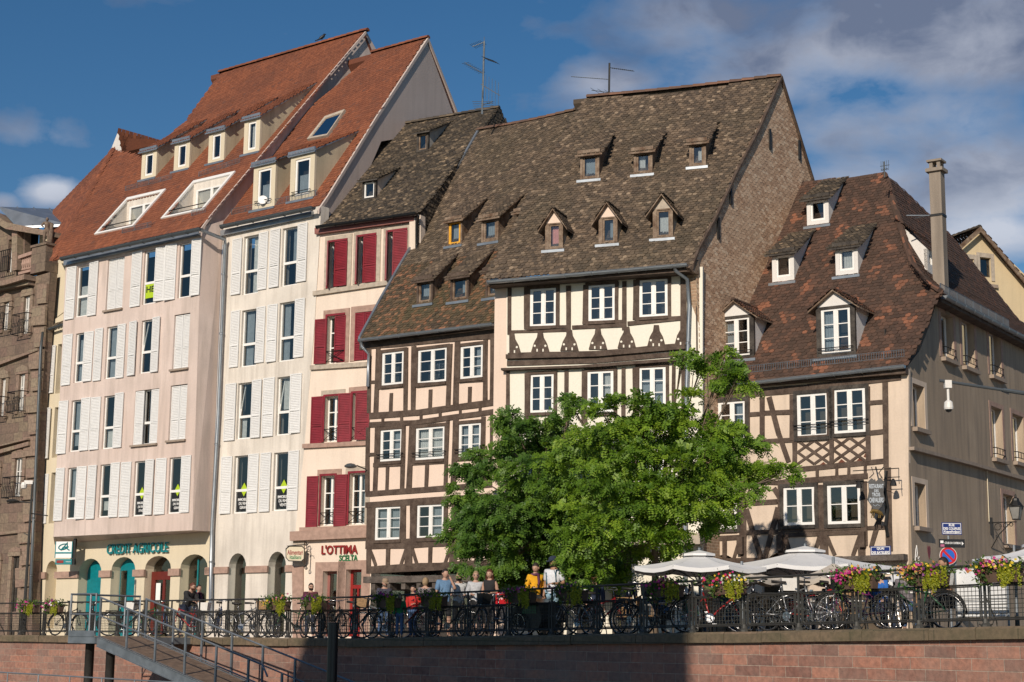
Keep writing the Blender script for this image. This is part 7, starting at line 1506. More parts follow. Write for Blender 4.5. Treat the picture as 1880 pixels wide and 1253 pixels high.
person(1340, 1110, 1.70, 150, 'seated person in a teal top on the terrace behind the red bicycle', 'c_teal', 'c_jeans', 'hair_dark', 'short', arms=('lap', 'lap'), seated=True, depth=38.5, sleeves='long')
person(1614, 1090, 1.75, 140, 'seated person in a bright blue jacket behind the magenta flowers', 'c_blue', 'c_navy', 'hair_dark', 'short', arms=('lap', 'lap'), seated=True, depth=33, sleeves='long')
person(1738, 1066, 1.78, -70, 'seated man in a black shirt resting his arm left of the white screen', 'c_black', 'c_black', 'hair_dark', 'short', 'skin_tan', arms=('fwd', 'lap'), seated=True, depth=30.5)
person(1530, 1088, 1.74, 170, 'seated person in a dark top under the small beige parasol', 'c_black', 'c_khaki', 'hair_blond', 'bob', arms=('lap', 'lap'), seated=True, depth=37, sleeves='long')
person(1466, 1108, 1.70, 130, 'seated person in a red top under the widest white parasol', 'c_red', 'c_navy', 'hair_dark', 'bob', arms=('lap', 'lap'), seated=True, depth=39, sleeves='long')
person(1668, 1098, 1.74, 160, 'seated person in a grey top behind the orange flowers', 'c_grey', 'c_jeans', 'hair_grey', 'crop', arms=('lap', 'lap'), seated=True, depth=32.5, sleeves='long')
person(1262, 1108, 1.66, 120, 'seated dark-haired person in a beige top right of the tree trunk', 'c_beige', 'c_jeans', 'hair_dark', 'bob', arms=('lap', 'lap'), seated=True, depth=39, sleeves='long')
# statue on the mansion
def statue():
    e, T, k = None, None, None
    k = STATUE_H / 1.75; e = empty('stone_statue', STATUE, 'weathered stone figure standing on the balustrade of the sandstone mansion', 'statue')
    V = [(0, 0, .95), (.02, 0, 1.12), (0, 0, 1.3), (0, 0, 1.44), (0, 0, 1.52), (-.2, 0, 1.42), (-.3, -.1, 1.2), (-.15, -.24, 1.1), (.2, 0, 1.42), (.32, .05, 1.2), (.3, -.08, .98), (-.09, 0, .9), (-.1, -.06, .5), (-.1, 0, .05), (.1, 0, .9), (.15, .02, .5), (.12, .03, .05), (.25, .1, .4), (.25, .1, .0)]
    E = [(0, 1), (1, 2), (2, 3), (3, 4), (3, 5), (5, 6), (6, 7), (3, 8), (8, 9), (9, 10), (0, 11), (11, 12), (12, 13), (0, 14), (14, 15), (15, 16), (15, 17), (17, 18)]; Rr = [.17, .14, .18, .12, .07, .08, .06, .05, .08, .06, .05, .12, .09, .08, .12, .1, .09, .12, .14]
    rz = Matrix.Rotation(R(10), 3, 'Z'); m = skin_mesh([STATUE + rz @ (Vector(v) * k) for v in V], E, [r_ * k for r_ in Rr]); add(m, head_mb(STATUE + rz @ (Vector((0, 0, 1.64)) * k), rz, k * 1.15)); m.build('figure', 'sandstone_dark', e, smooth=True)
    c = MB(); q = STATUE + rz @ (Vector((.28, .05, 0)) * k); c.lathe(q, [(.16 * k, 0), (.13 * k, .5 * k), (.18 * k, .9 * k), (.12 * k, 1.1 * k), (.14 * k, 1.35 * k), (.05 * k, 1.45 * k)], 9); c.build('drapery', 'sandstone_dark', e, smooth=True)
statue()
# ---------------------------------------------------------------- gangway, posts
def P3(px, py, depth): return ray(px, py) * (depth / F)
gw = empty('gangway', P3(185, 1165, 44), 'grey steel gangway with wooden deck sloping down in front of the quay wall', 'gangway')
T0 = P3(180, 1168, 44); dr = Vector((.75, -.66, 0)).normalized(); sd = Vector((.66, .75, 0)).normalized(); sl_ = -.245; ru = (dr + Vector((0, 0, sl_)))
def GP(s, w, z=0): return T0 + ru * s + sd * w + ups * z
mb = MB(); LN = 11
for w, nm in ((0, 'n'), (1.5, 'f')):
    mb = MB(); mb.hexa([GP(0, w - .03, -.26), GP(0, w + .03, -.26), GP(0, w + .03, 0), GP(0, w - .03, 0)], [GP(LN, w - .03, -.26), GP(LN, w + .03, -.26), GP(LN, w + .03, 0), GP(LN, w - .03, 0)])
    for z in (-.26, .0): mb.hexa([GP(0, w - .07, z - .012), GP(0, w + .07, z - .012), GP(0, w + .07, z), GP(0, w - .07, z)], [GP(LN, w - .07, z - .012), GP(LN, w + .07, z - .012), GP(LN, w + .07, z), GP(LN, w - .07, z)])
    mb.build('stringer', 'galv', gw)
    mb = MB(); mb.tube([GP(0, w, 1.03), GP(LN * .82 if w else LN * .62, w, 1.03), GP(LN * .82 + .2 if w else LN * .62 + .2, w, .8)], .025, 6); mb.tube([GP(0, w, .55), GP(LN * .8, w, .55)], .02, 6); mb.build('handrail', 'galv', gw)
    for k in range(8): mb = MB(); s = .02 + k * 1.25; mb.hexa([GP(s, w - .02, -.2), GP(s + .06, w - .02, -.2), GP(s + .06, w + .02, -.2), GP(s, w + .02, -.2)], [GP(s, w - .02, 1.02), GP(s + .06, w - .02, 1.02), GP(s + .06, w + .02, 1.02), GP(s, w + .02, 1.02)]); mb.build('rail_post', 'galv', gw)
mb = MB()
for k in range(int(LN / .9)): mb.hexa([GP(k * .9, .04, -.05), GP(k * .9 + .885, .04, -.05), GP(k * .9 + .885, 1.46, -.05), GP(k * .9, 1.46, -.05)], [GP(k * .9, .04, -.01), GP(k * .9 + .885, .04, -.01), GP(k * .9 + .885, 1.46, -.01), GP(k * .9, 1.46, -.01)])
mb.build('deck', 'deck_wood', gw)
pf = empty('gangway_platform', GP(-.7, .7, -.1), 'small grey steel landing with railing on two dark round piles above the water', 'platform')
def FP(s, w, z=0): return T0 + dr * s + sd * w + ups * z
mb = MB(); mb.hexa([FP(-1.25, -.1, -.2), FP(0, -.1, -.2), FP(0, 3.2, -.2), FP(-1.25, 3.2, -.2)], [FP(-1.25, -.1, -.02), FP(0, -.1, -.02), FP(0, 3.2, -.02), FP(-1.25, 3.2, -.02)]); mb.build('deck', 'galv', pf)
mb = MB(); mb.hexa([FP(-1.2, -.12, -.02), FP(-.02, -.12, -.02), FP(-.02, -.1, -.02), FP(-1.2, -.1, -.02)], [FP(-1.2, -.12, .14), FP(-.02, -.12, .14), FP(-.02, -.1, .14), FP(-1.2, -.1, .14)]); mb.build('toe_board', 'galv', pf)
for a, c in (((-1.22, -.08), (-.05, -.08)), ((-1.22, -.08), (-1.22, 2.2))):
    mb = MB(); mb.tube([FP(*a, 0), FP(*a, 1.12), FP(*c, 1.12), FP(*c, 0)], .035, 6); mb.tube([FP(*a, .58), FP(*c, .58)], .02, 6); mb.tube([Vector(FP(*a)).lerp(FP(*c), .78), Vector(FP(*a, 1.12)).lerp(FP(*c, 1.12), .78)], .03, 6); mb.build('guard_rail', 'galv', pf)
for s in (-.85, .12): mb = MB(); q = FP(s, .35, 0); mb.tube([q + ups * -3.3, q + ups * -.2], .125, 14); mb.build('pile', 'rail_iron', pf, smooth=True)
m_ = P3(612, 1150, 36); mp = MB(); mp.lathe((m_.x, m_.y, -3.3), [(.115, 0), (.115, 3.3 + P3(612, 1144, 36).z), (.105, 3.31 + P3(612, 1144, 36).z), (.0, 3.32 + P3(612, 1144, 36).z)], 20); tag(mp.build('mooring_post', 'black_plastic', smooth=False), 'thick smooth black mooring post standing in front of the quay wall', 'mooring post')
# low pontoon rail crossing the bottom left
e = empty('pontoon_railing', P3(100, 1240, 42), 'thin grey pontoon handrail crossing the bottom left corner', 'railing'); mb = MB(); a, c = P3(-80, 1230, 43.5), P3(335, 1254, 40.5); mb.tube([a, c], .02, 6); mb.build('handrail', 'galv', e)
for t in (.1, .24, .38, .52, .66, .8, .94): mb = MB(); q = a.lerp(c, t); mb.tube([q, q - ups * 1.1], .018, 6); mb.build('post', 'galv', e)
pw = empty('floating_pontoon', P3(200, 1290, 42), 'floating grey landing pontoon under the gangway', 'pontoon'); mb = MB(); q = [a + Vector((0, 0, 0)), c, c + sd * 2.5, a + sd * 2.5]; mb.hexa([Vector((p.x, p.y, -3.2)) for p in q], [Vector((p.x, p.y, a.z - 1.1)) for p in q]); mb.build('deck', 'deck_wood', pw)

# ---------------------------------------------------------------- lamps, signs
p, t, n = quay_at(42, .5); e = empty('street_lamp', p, 'tall thin dark lamp post with a flat lamp head and white camera, far left', 'street lamp'); d_ = p.dot(fw)
zt = P3(45, 880, d_).z; mb = MB(); mb.tube([p, Vector((p.x, p.y, zt))], .06, 8, r2=.035); mb.tube([p, p + ups * 1.0], .09, 8); mb.build('pole', 'rail_iron', e)
za = P3(45, 920, d_).z; mb = MB(); mb.tube([Vector((p.x, p.y, za)), Vector((p.x - .35, p.y, za + .03)), Vector((p.x - .45, p.y, za + .05))], .025, 6); mb.build('arm', 'rail_iron', e); mb = MB(); mb.lathe((p.x - .62, p.y, za + .02), [(.05, -.03), (.2, 0), (.22, .04), (.12, .09), (.02, .11)], 12); mb.build('lamp_head', 'rail_iron', e)
mb = MB(); mb.box((p.x - .12, p.y, zt - .02), .28, .12, .12); mb.lathe((p.x - .28, p.y, zt - .22), [(.02, -.03), (.09, .0), (.11, .1), (.08, .2)], 10); mb.build('camera', 'offwhite_paint', e)
mb = MB(); mb.tube([Vector((p.x, p.y, za - 1.1)), Vector((p.x - .18, p.y, za - 1.0))], .02, 5); mb.tube([Vector((p.x, p.y, za - .35)), Vector((p.x + .5, p.y + .3, za - .4))], .02, 5); mb.build('bracket', 'rail_iron', e)
# lamp on the corner of the peach house
a0 = FC.px(672, 862, .1); e = empty('wall_lamp', a0, 'dark flat street lamp head on a curved arm left of the peach house corner', 'wall lamp'); mb = MB(); q1, q2 = P3(655, 855, a0.dot(fw) - .3), P3(636, 858, a0.dot(fw) - .5); mb.tube([a0, q1], .02, 6); mb.build('arm', 'rail_iron', e); c = q1.lerp(q2, .6); mb = MB(); mb.lathe(c, [(.1, -.05), (.19, -.02), (.2, .02), (.12, .08), (.02, .1)], 14, None); mb.build('lamp_head', 'zinc_dark', e)
# lantern
wl = SE.px(1818, 985, 0); u_, z_ = SE.uz(1818, 960); e = empty('wall_lantern', wl, 'black four-sided wall lantern on a scrolled iron bracket, on the brown side wall', 'lantern'); n = SE.n; L1 = SE.P(u_, z_, .78); mb = MB()
mb.tube([SE.P(u_, z_, 0), L1], .018, 6); mb.tube([SE.P(u_, z_ - .75, 0), SE.P(u_, z_ - .35, .25), SE.P(u_, z_, .62)], .015, 6)
for c0, r_ in ((.22, .12), (.45, .08), (.62, .06)): mb.tube([SE.P(u_, z_ - r_ - .02 + r_ * math.sin(t_) * (1 - i_ * .03), c0 + r_ * math.cos(t_) * (1 - i_ * .03)) for i_, t_ in enumerate([k * .5 for k in range(15)])], .010, 4)
mb.box((0, 0, 0), .1, .04, .5, Matrix.Translation(SE.P(u_, z_ - .1, .02))); mb.build('bracket', 'iron', e)
c = L1 + ups * .02; M_ = Matrix.Rotation(math.atan2(SE.e.y, SE.e.x), 4, 'Z'); mb = MB()
for sx in (-1, 1):
    for sy in (-1, 1): mb.tube([c + M_ @ Vector((sx * .09, sy * .09, .06)), c + M_ @ Vector((sx * .16, sy * .16, .42))], .011, 4)
mb.box((0, 0, .05), .2, .2, .03, Matrix.Translation(c) @ M_); mb.box((0, 0, .43), .36, .36, .03, Matrix.Translation(c) @ M_); mb.lathe(c, [(.22, .445), (.11, .60), (.10, .66), (.03, .70), (.03, .76), (.0, .8)], 8, None); mb.build('frame', 'iron', e)
mb = MB(); q = [(-1, -1), (1, -1), (1, 1), (-1, 1)]; mb.hexa([c + M_ @ Vector((x * .085, y * .085, .07)) for x, y in q], [c + M_ @ Vector((x * .15, y * .15, .41)) for x, y in q]); plain('milk_glass', (.22, .22, .21), .35); mb.build('lantern_glass', 'milk_glass', e)
def plate(name, label, f, r, off, lines, bgm='sign_blue', fgm='sign_white', border=True, cat='street sign', th=.02):
    mb = MB(); mb.fb(f, *r, off - th, off); c = f.P((r[0] + r[1]) / 2, r[2], off); e = empty(name, c, label, cat); mb.build('panel', bgm, e)
    if border:
        w, h, i_ = r[1] - r[0], r[3] - r[2], .02; mb = MB(); x = .012
        for a in ((r[0] + i_, r[1] - i_, r[2] + i_, r[2] + i_ + x), (r[0] + i_, r[1] - i_, r[3] - i_ - x, r[3] - i_), (r[0] + i_, r[0] + i_ + x, r[2] + i_ + x, r[3] - i_ - x), (r[1] - i_ - x, r[1] - i_, r[2] + i_ + x, r[3] - i_ - x)): mb.fb(f, *a, off, off + .003)
        mb.build('border', fgm, e)
    w, h = r[1] - r[0], r[3] - r[2]
    for s_, a, c2, b0, b1, *sk in lines: text(e, s_, f, r[0] + w * a, r[0] + w * c2, r[2] + h * b0, r[2] + h * b1, off + .001, fgm, th=.004, boldness=.03, shear=sk[0] if sk else 0)
    return e
plate('street_name_sign', 'dark blue enamel street sign reading QUAI DES BATELIERS on the ochre corner', FE, rect(FE, 1599.5, 1637, 1003, 1020), .06, [('QUAI', .32, .68, .55, .85), ('DES BATELIERS', .07, .93, .14, .44)])
# sign post in the side street
SP = P3(1743, 1040, 41.5); gs = Face((SP.x, SP.y), (.97, .05)); e = plate('street_name_sign', 'blue street sign reading RUE DES COUPLES above the black arrow sign', gs, rect(gs, 1728, 1764.5, 960, 982), .05, [('RUE', .36, .64, .68, .88), ('DES COUPLES', .08, .92, .38, .60), ('Kuppelhofgass', .1, .9, .10, .34, .2)])
e = empty('sign_post', (SP.x, SP.y, gz(SP.x, SP.y)), 'round blue and red no parking sign and black arrow sign on one post', 'traffic sign'); mb = MB(); zt = gs.uz(1743, 984)[1]; mb.tube([(SP.x, SP.y, gz(SP.x, SP.y)), (SP.x, SP.y, zt)], .03, 8); mb.build('post', 'galv', e)
r = rect(gs, 1723, 1770, 990.5, 1006); mb = MB(); mb.fb(gs, *r, .03, .06); D = mb.build('arrow_sign', 'sign_black', e); text(D, 'COUR DU CORBEAU', gs, r[0] + .14, r[1] - .1, r[2] + .09, r[3] - .07, .061, 'sign_white', th=.003, boldness=.02)
mb = MB(); mb.fp(gs, [(r[1] - .08, r[2] + .06), (r[1] - .03, (r[2] + r[3]) / 2), (r[1] - .08, r[3] - .06)], .061, .064); mb.fb(gs, r[0] + .03, r[0] + .11, r[2] + .11, r[3] - .04, .061, .064); mb.build('arrow', 'sign_white', D); mb = MB(); mb.fb(gs, r[0] + .03, r[0] + .13, r[2] + .02, r[2] + .08, .061, .064); mb.build('sticker', 'petal_pinkish', D)
cu, cz = gs.uz(1740, 1021); R_ = .225
def disc(r_, o0, o1, m, par, nm): mb = MB(); mb.fp(gs, [(cu + r_ * math.cos(t_), cz + r_ * math.sin(t_)) for t_ in [2 * math.pi * k / 28 for k in range(28)]], o0, o1); return mb.build(nm, m, par)
D = disc(R_, .03, .05, 'sign_white', e, 'no_parking_sign'); disc(R_ * .96, .05, .053, 'sign_red', D, 'red_ring'); disc(R_ * .72, .053, .056, 'noparking_blue', D, 'blue_disc'); mb = MB(); a = R(135); w_ = .03; dx, dz = math.cos(a), math.sin(a); mb.fp(gs, [(cu + dx * R_ * .75 + dz * w_, cz + dz * R_ * .75 - dx * w_), (cu + dx * R_ * .75 - dz * w_, cz + dz * R_ * .75 + dx * w_), (cu - dx * R_ * .75 - dz * w_, cz - dz * R_ * .75 + dx * w_), (cu - dx * R_ * .75 + dz * w_, cz - dz * R_ * .75 - dx * w_)], .056, .059); mb.build('red_bar', 'sign_red', D)
mb = MB(); r = rect(gs, 1746, 1757, 1016, 1046); mb.fb(gs, *r, -.08, -.06); mb.build('rear_plate', 'galv', e)
# restaurant sign
rs_ = FE.offset(.55); cpx = rs_.px(1608, 905); fs = Face((cpx.x, cpx.y), (.97, -.24)); e = empty('restaurant_sign', fs.px(1608, 862), 'black carved shield sign lettered RESTAURANT DES TROIS CHEVALIERS hanging on the timber front', 'sign')
P_ = [(1594, 884), (1600, 878), (1608, 884), (1616, 877), (1624, 886), (1622, 905), (1625, 918), (1618, 930), (1609, 942), (1600, 930), (1592, 918), (1595, 903)]; mb = MB(); mb.fp(fs, pxs(fs, P_), -.04, .0); D = mb.build('shield', 'sign_black', e); plain('sign_silver', (.42, .48, .54), .4)
for s_, x0, x1, y0, y1 in (('RESTAURANT', 1596, 1622, 889, 897), ('DES', 1605, 1613, 899, 904), ('TROIS', 1601, 1616, 905, 912), ('CHEVALIERS', 1596, 1622, 914, 923)): r = rect(fs, x0, x1, y0, y1); text(D, s_, fs, *r, .001, 'sign_silver', th=.004, boldness=.02)
mb = MB(); mb.tube([fs.px(1603, 927, .01), fs.px(1607, 930, .01), fs.px(1611, 927, .01), fs.px(1615, 929, .01)], .008, 4); mb.build('flourish', 'sign_silver', D)
mb = MB(); a, c = rs_.px(1566, 865), rs_.px(1650, 860); mb.tube([FE.px(1608, 858, 0), fs.px(1608, 862)], .02, 6); mb.tube([a, c], .014, 6); mb.tube([rs_.px(1630, 877), rs_.px(1652, 876)], .012, 5); mb.tube([c, rs_.px(1650, 877), rs_.px(1651, 889)], .010, 5); mb.tube([rs_.px(1600, 858), rs_.px(1604, 870), rs_.px(1596, 878)], .014, 5); mb.tube([rs_.px(1622, 858), rs_.px(1614, 868), rs_.px(1620, 878)], .014, 5)
mb.tube([rs_.px(1612, 868), rs_.px(1620, 880), rs_.px(1636, 884)], .008, 5); mb.build('bracket', 'iron', e)
for x, y in ((1640, 886), (1577, 890)): mb = MB(); q = rs_.px(x, y); mb.lathe(q, [(.09, -.09), (.08, -.02), (.05, .06), (.02, .1)], 10); mb.build('spotlight', 'iron', e)
mb = MB(); q = fs.px(1609, 945, .02); mb.tube([q + Vector((-.16, 0, .04)), q + Vector((-.1, 0, .1)), q + Vector((.02, 0, .08)), q + Vector((.12, 0, .03)), q + Vector((.18, 0, -.02))], [.02, .05, .06, .05, .015], 8)
for x in (-.1, -.05, .08, .12): mb.tube([q + Vector((x, 0, .05)), q + Vector((x - .03, 0, -.09))], .014, 5)
plain('old_gold', (.20, .13, .04), .5, .5); mb.build('carved_horse', 'old_gold', e)
mb = MB(); mb.tube([FE.px(1627, 865, .06), FE.px(1624, 900, .12), FE.px(1630, 935, .05), FE.px(1626, 965, .12), FE.px(1630, 985, .05)], .05, 7); mb.build('carved_vine', 'iron', e)
# italian grocery sign
gs2 = Face(S1.P(S1.uz(546, 1020)[0], 0, .55)[:2], (.97, -.22)); e = empty('hanging_shop_sign', gs2.px(545, 1003), 'cream hanging sign lettered Alimentari italiani on a scrolled bracket left of the grocery', 'sign'); P_ = [(525, 1008), (531, 1003), (554, 1003), (559, 1008), (558, 1026), (553, 1031), (530, 1030), (525, 1024)]
mb = MB(); mb.fp(gs2, pxs(gs2, P_), -.02, 0); D = mb.build('panel', 'bank_cream', e); mb = MB(); mb.tube([gs2.px(*p, .01) for p in P_], .018, 5, True); mb.build('border', 'iron', D)
text(D, 'Alimentari', gs2, *rect(gs2, 527.5, 556.5, 1010, 1019), .002, 'dark_red', th=.004, boldness=.02); text(D, 'italiani', gs2, *rect(gs2, 532, 553, 1019.5, 1027), .002, 'sign_green', th=.004, boldness=.02)
mb = MB(); mb.tube([S1.px(566, 1000, .05), gs2.px(545, 1001, 0), gs2.px(527, 1003, 0)], .014, 5); mb.tube([gs2.px(562, 994, 0), gs2.px(564, 1010, 0), gs2.px(562, 1045, 0)], .02, 5); mb.tube([gs2.px(562 + 4 * math.cos(t_), 998 + 4 * math.sin(t_), 0) for t_ in [k * .7 for k in range(8)]], .012, 4); mb.tube([gs2.px(562 + 3 * math.cos(t_), 1042 + 4 * math.sin(t_), 0) for t_ in [k * .7 for k in range(8)]], .012, 4); mb.tube([gs2.px(562, 1012, 0), gs2.px(570, 1014, 0), gs2.px(571, 1019, 0)], .012, 4); mb.tube([gs2.px(562, 1015, 0), S1.px(568, 1018, .02)], .014, 4); mb.build('bracket', 'iron', e)
# CCTV boom
cb_ = P3(1725, 699, 27); ce = P3(1925, 729, 27); e = empty('camera_mast', (ce.x, ce.y, gz(ce.x, ce.y)), 'white dome camera under a long horizontal grey boom, in front of the brown side wall', 'security camera'); mb = MB(); mb.tube([cb_, cb_.lerp(ce, .6)], .025, 8); mb.tube([cb_.lerp(ce, .58), ce], .035, 8); mb.build('boom', 'zinc_dark', e); mb = MB(); mb.tube([ce + ups * .6, Vector((ce.x, ce.y, gz(ce.x, ce.y)))], .06, 8); mb.build('mast', 'zinc_dark', e)
q = P3(1740, 706, 27); mb = MB(); mb.box(q, .11, .10, .13); mb.tube([q - ups * .05, q - ups * .28], .022, 8); mb.lathe(q - ups * .42, [(.035, .15), (.07, .12), (.078, .03), (.072, .0)], 12); mb.build('camera', 'offwhite_paint', e); mb = MB(); mb.lathe(q - ups * .42, [(.0, -.05), (.04, -.035), (.058, .0), (.058, .005)], 12); mb.build('dome', 'black_plastic', e)
# white screen behind the railing
p, t, n = quay_at(1760, 1.4); p2, _, _ = quay_at(1850, 1.4); wf = Face((p.x, p.y), (p2 - p)[:2]); u0, z0 = wf.uz(1757, 1133); u1, z1 = wf.uz(1848, 1043); e = empty('windbreak_screen', p, 'white canvas windbreak panel behind the railing near the right edge', 'screen'); mb = MB(); mb.fb(wf, u0, u1, z0, z1, -.03, .0); mb.build('canvas', 'canvas_white', e); mb = MB()
for u_ in (u0, u1): mb.tube([wf.P(u_, gz(p.x, p.y), 0), wf.P(u_, z1, 0)], .02, 6)
for k in range(8): zz = z0 + (z1 - z0) * .5 * k / 8; mb.fb(wf, u0, u1, zz, zz + .008, 0, .012)
mb.build('frame', 'galv', e)
# red menu board
p, t, n = quay_at(925, 1.3); mf = Face((p.x, p.y), t[:2]); r = rect(mf, 910, 938, 1088, 1109); e = empty('menu_board', p, 'red board with white scribbled lettering, right of the long-haired woman', 'board'); mb = MB(); mb.fb(mf, *r, -.03, 0); D = mb.build('panel', 'sign_red', e); mb = MB(); mb.tube([mf.P(r[0] + .08 + .03 * k, (r[2] + r[3]) / 2 + .05 * math.sin(k * 2.1), .005) for k in range(8)], .009, 4); mb.build('scribble', 'sign_white', D); mb = MB(); mb.tube([mf.P(r[0] + .02, p.z, -.02), mf.P(r[0] + .02, r[3], -.02)], .012, 4); mb.tube([mf.P(r[1] - .02, p.z, -.02), mf.P(r[1] - .02, r[3], -.02)], .012, 4); mb.build('legs', 'iron', e)
# menorah in the peach house window
q = FC.px(806, 690, -.16); e = empty('menorah', q, 'silver seven-branched candlestick in the middle top window of the peach house', 'candlestick'); mb = MB(); mb.tube([q - ups * .05, q + ups * .42], .012, 6); mb.lathe(q - ups * .08, [(.07, 0), (.05, .03), (.012, .06)], 10)
for r_ in (.06, .11, .16): mb.tube([q + FC.e * (r_ * math.cos(t_)) + ups * (.38 + r_ * math.sin(t_)) for t_ in [math.pi + math.pi * k / 10 for k in range(11)]], .009, 5)
mb.build('candlestick', 'chrome', e)
# satellite dish
q = S1.px(484, 372, -.5); q = RFB.hit(484, 378)[0]; e = empty('satellite_dish', q, 'small white satellite dish at the foot of the left tall dormer', 'satellite dish'); mb = MB(); M_ = Matrix.Translation(q + Vector((0, -.25, .15))) @ Matrix.Rotation(R(75), 4, 'X'); mb.lathe((0, 0, 0), [(.0, -.03), (.1, -.02), (.17, .01), (.175, .015)], 16, M_); mb.build('dish', 'white_paint', e); mb = MB(); mb.tube([q, q + Vector((0, -.15, .12))], .015, 5); mb.build('arm', 'galv', e)
# ---------------------------------------------------------------- aerials, bird
def yagi(mb, a, c, n, l, v=Vector((0, 0, 1)), r=.008):
    mb.tube([a, c], r * 1.3, 5)
    for k in range(n): q = a.lerp(c, (k + .5) / n); mb.tube([q - v * l / 2, q + v * l / 2], r * .7, 4)
dl = LO.P(0, 0, -5).dot(fw); dep = 57.5
def Q(x, y, dd=0): return P3(x, y, dep + dd)
e = empty('roof_aerial', Q(885, 205), 'tall white mast with four TV aerials above the dark roof left of centre', 'aerial', 'rooftop aerials'); mb = MB(); mb.tube([Q(885, 210), Q(887, 150), Q(889, 76)], .035, 6); mb.tube([Q(889, 80), Q(889, 68)], .012, 5); mb.build('mast', 'galv', e)
sdv = Vector((.5, .85, 0))
for a, c, n_, l, v in ((Q(888, 78), Q(867, 86), 7, .45, sdv), (Q(889, 107), Q(912, 115), 7, .5, sdv), (Q(886, 135), Q(853, 115), 9, .5, sdv + Vector((0, 0, .4))), (Q(883, 155), Q(918, 176), 6, .9, ups), (Q(886, 193), Q(906, 187), 1, .2, sdv)): mb = MB(); yagi(mb, a, c, n_, l, v.normalized(), .011); mb.build('antenna', 'zinc_dark' if n_ != 6 else 'galv', e)
mb = MB(); 
for k in range(5): mb.tube([Q(867 + k, 187 + k * 4), Q(906, 187 + k * 3.5)], .010, 4)
mb.build('antenna', 'galv', e)
dep = 57
e = empty('roof_aerial', Q(1118, 178), 'dark mast with three thin TV aerials on the ridge of the ivory house', 'aerial', 'rooftop aerials'); mb = MB(); mb.tube([Q(1118, 180), Q(1119, 116)], .035, 6); mb.build('mast', 'rail_iron', e)
for a, c, n_, l, v in ((Q(1121, 125), Q(1164, 131), 12, .18, sdv), (Q(1117, 146), Q(1049, 141), 16, .22, sdv + Vector((0, 0, .3))), (Q(1086, 166), Q(1163, 177), 6, .7, sdv)): mb = MB(); yagi(mb, a, c, n_, l, v.normalized(), .010); mb.build('antenna', 'zinc_dark', e)
dep = 49
e = empty('roof_aerial', Q(1624, 322), 'small bunched aerial on the apex of the corner house roof', 'aerial', 'rooftop aerials'); mb = MB(); mb.tube([Q(1624, 326), Q(1623, 297)], .02, 6); mb.build('mast', 'zinc_dark', e); mb = MB(); yagi(mb, Q(1616, 306), Q(1633, 303), 5, .3, ups, .008); yagi(mb, Q(1618, 313), Q(1630, 310), 4, .25, sdv.normalized(), .008); mb.build('antenna', 'zinc_dark', e)
dR, zR = prof[-1]; q = SA.P(SA.uz(591, 80, -dR)[0], zR + .12, -dR); mb = MB(); mb.tube([q + Vector((-.16, 0, .05)), q + Vector((-.05, 0, .14)), q + Vector((.06, 0, .22)), q + Vector((.1, 0, .3)), q + Vector((.17, 0, .31))], [.02, .075, .07, .045, .008], 8); mb.tube([q + Vector((-.16, 0, .06)), q + Vector((-.3, 0, -.0))], [.03, .02], 6)
for s in (-.02, .03): mb.tube([q + Vector((s, 0, .12)), q + Vector((s, 0, -.02))], .008, 4)
tag(mb.build('crow', 'bird_black', smooth=True), 'small black bird perched on the highest orange ridge', 'bird')
# ---------------------------------------------------------------- terrace furniture
def chair():
    e = empty('terrace_chair', (0, 0, 0)); mb = MB(); mb.box((0, 0, .45), .42, .42, .03); mb.build('seat', 'wicker', e, False, True); mb = MB()
    for k in range(4): mb.box((-.15 + .1 * k, .2, .68), .05, .02, .34)
    mb.box((0, .2, .86), .42, .025, .06); mb.build('backrest', 'wicker', e, False, True)
    for sx in (-1, 1):
        for sy in (-1, 1): mb = MB(); mb.tube([(sx * .19, sy * .19, .44), (sx * .21, sy * .22, 0)], .014, 5); mb.build('leg', 'rail_iron', e, False, True)
    return e
def table():
    e = empty('terrace_table', (0, 0, 0)); mb = MB(); mb.box((0, 0, .73), .65, .65, .03); mb.build('tabletop', 'offwhite_paint', e, False, True); mb = MB(); mb.tube([(0, 0, .02), (0, 0, .72)], .03, 6); mb.box((0, 0, .015), .42, .42, .03); mb.build('pedestal', 'rail_iron', e, False, True); return e
T0_ = table(); C0_ = chair(); first = [True, True]
TB = [(1236, 37.5, 'by the blue-shirted sitter'), (1180, 38.5, 'behind the grey-haired man'), (1352, 38, 'by the teal-topped sitter'), (1500, 36.5, 'under the small beige parasol'), (1562, 36, 'left of the magenta flowers'), (1628, 33.5, 'by the sitter in bright blue'), (1712, 31.5, 'in front of the man in black')]
for k, (px, d_, w) in enumerate(TB):
    q = P3(px, 1168, d_); z = gz(q.x, q.y); e = T0_ if k == 0 else copy_tree(T0_); e.location = (q.x, q.y, z); e.rotation_euler.z = k * .7; tag(e, 'small white-topped cafe table ' + w, 'table', 'cafe tables on the terrace')
    aa = sorted((.4 + k, 2.8 + k * 1.3), key=lambda a: math.cos(a))
    for j, a in enumerate(aa):
        c = C0_ if (k == 0 and j == 0) else copy_tree(C0_); c.location = (q.x + .62 * math.cos(a), q.y + .62 * math.sin(a), z); c.rotation_euler.z = a - math.pi / 2; tag(c, 'brown slatted cafe chair, ' + ('left' if j == 0 else 'right') + ' side of the table ' + w, 'chair', 'cafe chairs on the terrace')
